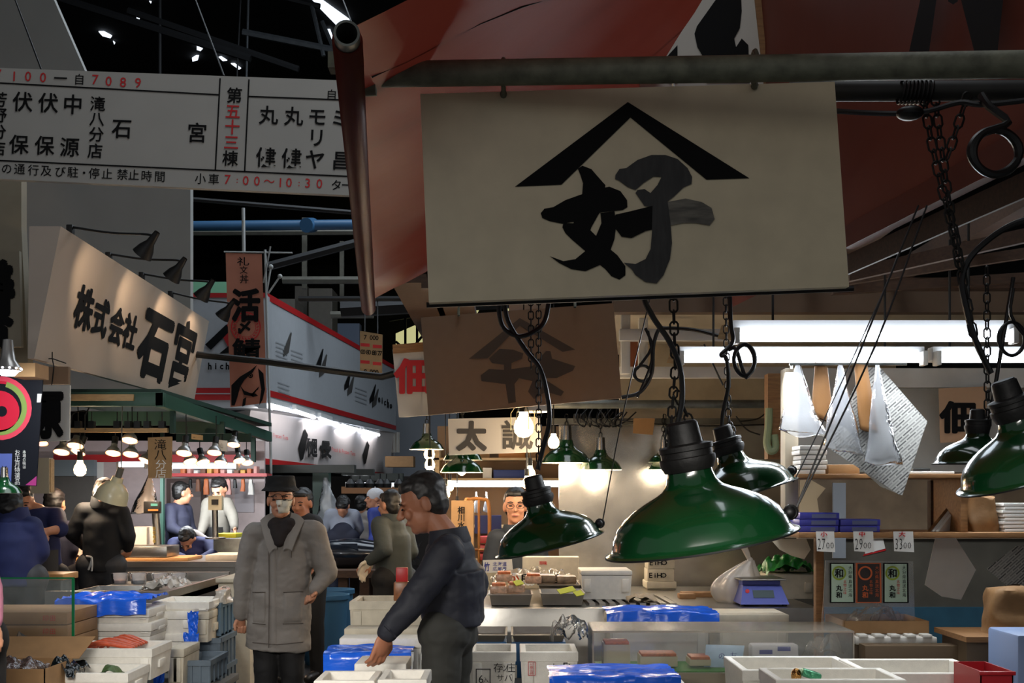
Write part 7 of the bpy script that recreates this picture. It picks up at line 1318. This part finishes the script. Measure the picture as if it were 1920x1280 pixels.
# --- grey-green jacket customer with gloves, seen from behind
gj = mk('grey_green_jacket', (58, 64, 62), .8, noise_amt=.1); glove = mk('white_glove', (200, 190, 172), .8); Y = 9.4
b, jk, D = human('man in a grey-green jacket with white gloves, turned towards the tuna table', Y, (730, 948), (-.8, .6, -.1), ((712, 985, -.08), (756, 985, .1)), (740, 1085), (((722, 1030, -.2), (692, 1052, -.12)), ((770, 1035, .1), (740, 1060, .1))), hs=.95, top=gj, low=dk, hairlen=.01, tr=.15, sq=.9, handdir=[(-.6, -.2, -.7), None])
w_ = P(692, 1056, Y-.12); g_ = []; hand(g_, w_+Vector((.02, 0, .02)), Vector((-.55, -.1, -.7)), Vector((.5, -.5, 0)), 1.25, .6); blob(g_, .008, 1, .003, 20, 'glove', glove, b); collar(b, D, gj)
# --- beanie man, blue jacket
Y = 14.4; blu = mk('bright_blue_jacket', (36, 52, 128), .7); Wc = mk('white_beanie', (196, 196, 200), .9, bump=.3, bscale=60)
b, jk, D = human('man in a white knitted beanie and bright blue jacket far down the aisle', Y, (702, 935), (-.9, -.3, 0), ((700, 962, -.15), (728, 962, .15)), (715, 1055), (((704, 1000, -.2), (694, 1020, -.3)), ((735, 1005, .1), (720, 1030, 0))), top=blu, low=dk, hair=None, vox=.014, tr=.15, sq=.9)
c, f, u, r, M, s = (D[k] for k in 'cfurMs'); blob([('e', c+u*.05-f*.015, (.092, .112, .088), M)], .010, 1, .002, 40, 'beanie', Wc, b)
# --- workers beyond
def worker(label, Y, head, face, sh, hip, arms, **k): return human(label, Y, head, face, sh, hip, arms, vox=.014, **k)
b, jk, D = worker('man in a pale blue sweatshirt bending over the tuna table, seen from behind', 14.3, (643, 950), (.1, .8, -.6), ((620, 965, .1), (664, 965, .1)), (642, 1008), (((610, 992, .2), (628, 1008, .35)), ((674, 990, .2), (668, 1004, .35))), top=mk('pale_blue_sweat', (146, 152, 166), .85), low=mk('jeans_navy', (30, 34, 52), .8), tr=.15, bare=True, kind_top='sweatshirt')
MB(MATS['white_glove']).lathe([(.15, 0), (.158, .03), (.15, .06)], D['C']+Vector((0, -.05, -.42)), Z, 20).build('waistband', paper, b)
worker('man in a pale grey top beside the beanie man, turned away', 15.5, (678, 948), (.2, 1, -.1), ((662, 968), (692, 968)), (678, 1040), (((658, 1000), (660, 1030)), ((697, 1000), (690, 1025))), top=mk('pale_grey_top', (150, 142, 138), .85), low=dk, tr=.14, bare=True, kind_top='top')
worker('man in dark clothes standing just behind the masked man', 9.8, (566, 945), (-.3, -1, -.15), ((548, 978), (588, 980)), (570, 1080), (((540, 1020), (545, 1055, -.1)), ((598, 1020), (590, 1055, -.1))), top=mk('charcoal_jacket', (24, 24, 28), .8), low=dk, skinm=skin2, tr=.14)
worker('man in a dark navy top in profile at the doorway of the fish stall', 13.1, (342, 925), (.8, .5, -.05), ((318, 955, -.1), (348, 955, .12)), (334, 1045), (((322, 990, -.2), (345, 1000, -.25)), ((355, 985, .15), (364, 998, .1))), top=mk('dark_navy_top', (26, 28, 48), .8), low=dk, tr=.14, sq=.9, kind_top='top')
b, jk, D = worker('worker in a grey jumper and dark vest reaching down behind the scale', 13.0, (411, 918), (-.2, -.8, -.55), ((390, 945), (425, 945)), (408, 1035), (((384, 980, -.1), (376, 1000, -.25)), ((436, 965, -.1), (440, 990, -.25))), top=mk('grey_jumper', (90, 86, 78), .85), low=dk, tr=.14, apron=black, kind_top='jumper')
MB(mk('dial_face', (206, 200, 170), .5)).bb(P(390, 0, 11.7).x, P(416, 0, 11.7).x, 11.7, 11.78, P(0, 956, 11.7).z, P(0, 929, 11.7).z, .006).build('dial', None, (lambda t: t)(thing('dial_scale', 'small cream dial scale on a stand before the man in the grey jumper', 'scale', P(403, 1008, 11.7)))); t = bpy.data.objects['dial_scale']; MB(capm).bb(P(397, 0, 11.69).x, P(409, 0, 11.69).x, 11.68, 11.7, P(0, 946, 11.69).z, P(0, 936, 11.69).z).build('dial_pointer', capm, t); MB(steel).cyl(P(404, 1008, 11.72), P(403, 956, 11.72), .03).cyl(P(404, 1010, 11.72), P(404, 1007, 11.72), .1).build('stand', steel, t)
nav2 = mk('navy_work_jacket', (28, 37, 84), .8, noise_amt=.1); greyhood = mk('grey_hood', (134, 126, 122), .85); apr = mk('dark_grey_apron', (48, 48, 50), .6)
b, jk, D = worker('worker in a navy jacket with a grey hood bending low over the counter', 12.05, (352, 1012), (-.1, -.6, -.8), ((328, 1020, .05), (392, 1020, .05)), (366, 1062, .35), (((326, 1042, -.1), (345, 1046, -.35)), ((402, 1038, -.1), (378, 1048, -.35))), top=nav2, low=dk, tr=.15)
blob([('c', P(366, 1002, 12.16), P(388, 1016, 12.12), .055, .05), ('c', P(352, 996, 12.2), P(366, 1002, 12.16), .04, .055)], .013, 2, name='hood', mat=greyhood, parent=b)
b, jk, D = worker('worker in a navy short-sleeved top looking down at the fish in his hands', 9.05, (42, 938), (.25, -.8, -.45), ((40, 972), (104, 968, .05)), (78, 1080), (((30, 1020), (68, 1010, -.25)), ((112, 992, -.12), (86, 996, -.3))), top=nav2, low=dk, tr=.16, short=True, hs=.98, apron=apr, skinm=skin, kind_top='shirt', stance=.1)
b, jk, D = worker('worker in a navy jacket and dark apron bent away at the picture edge', 7.75, (18, 955), (-.4, .7, -.5), ((-2, 985), (58, 988)), (30, 1085), (((-12, 1040), (20, 1070, .15)), ((76, 1035, .05), (60, 1058, .2))), top=nav2, low=apr, tr=.16, bare=True, sq=.85)
collar(b, D, nav2, .085, .07)
b, jk, D = worker('fish worker in a black jacket seen from behind, head hidden by the cream lamp', 9.75, (196, 928), (.1, .9, -.5), ((158, 958), (226, 960)), (190, 1060), (((136, 1000), (160, 1025, .3)), ((240, 1005), (240, 1028, .1))), top=mk('black_work_jacket', (18, 19, 22), .8), low=apr, tr=.155, bare=True)
collar(b, D, MATS['black_work_jacket'], .085, .075)
MB(paper).tube(spline([P(162, 1042, 9.55), P(172, 1046, 9.53), P(166, 1068, 9.55)], 4), .008).tube(spline([P(172, 1044, 9.53), P(173, 1056, 9.53), P(172, 1070, 9.55)], 4), .008).build('apron_string', paper, b)
worker('dark-haired person mostly hidden behind the worker with short sleeves', 10.05, (104, 945), (.1, 1, -.1), ((88, 990), (128, 992)), (108, 1080), (((84, 1030), (90, 1055, .1)), ((134, 1030), (130, 1055, .1))), top=MATS['dark_navy_top'], low=dk, tr=.14, bare=True)
b, jk, D = worker('person in a pink padded jacket whose sleeve shows at the picture edge', 4.9, (-75, 960), (0, 1, 0), ((-110, 1040), (-45, 1040)), (-80, 1200), (((-125, 1120), (-120, 1200)), ((-22, 1125, -.05), (-16, 1165, -.1))), top=mk('pink_jacket', (206, 130, 156), .7, bump=.3, bscale=12), low=dk, tr=.15, bare=True)
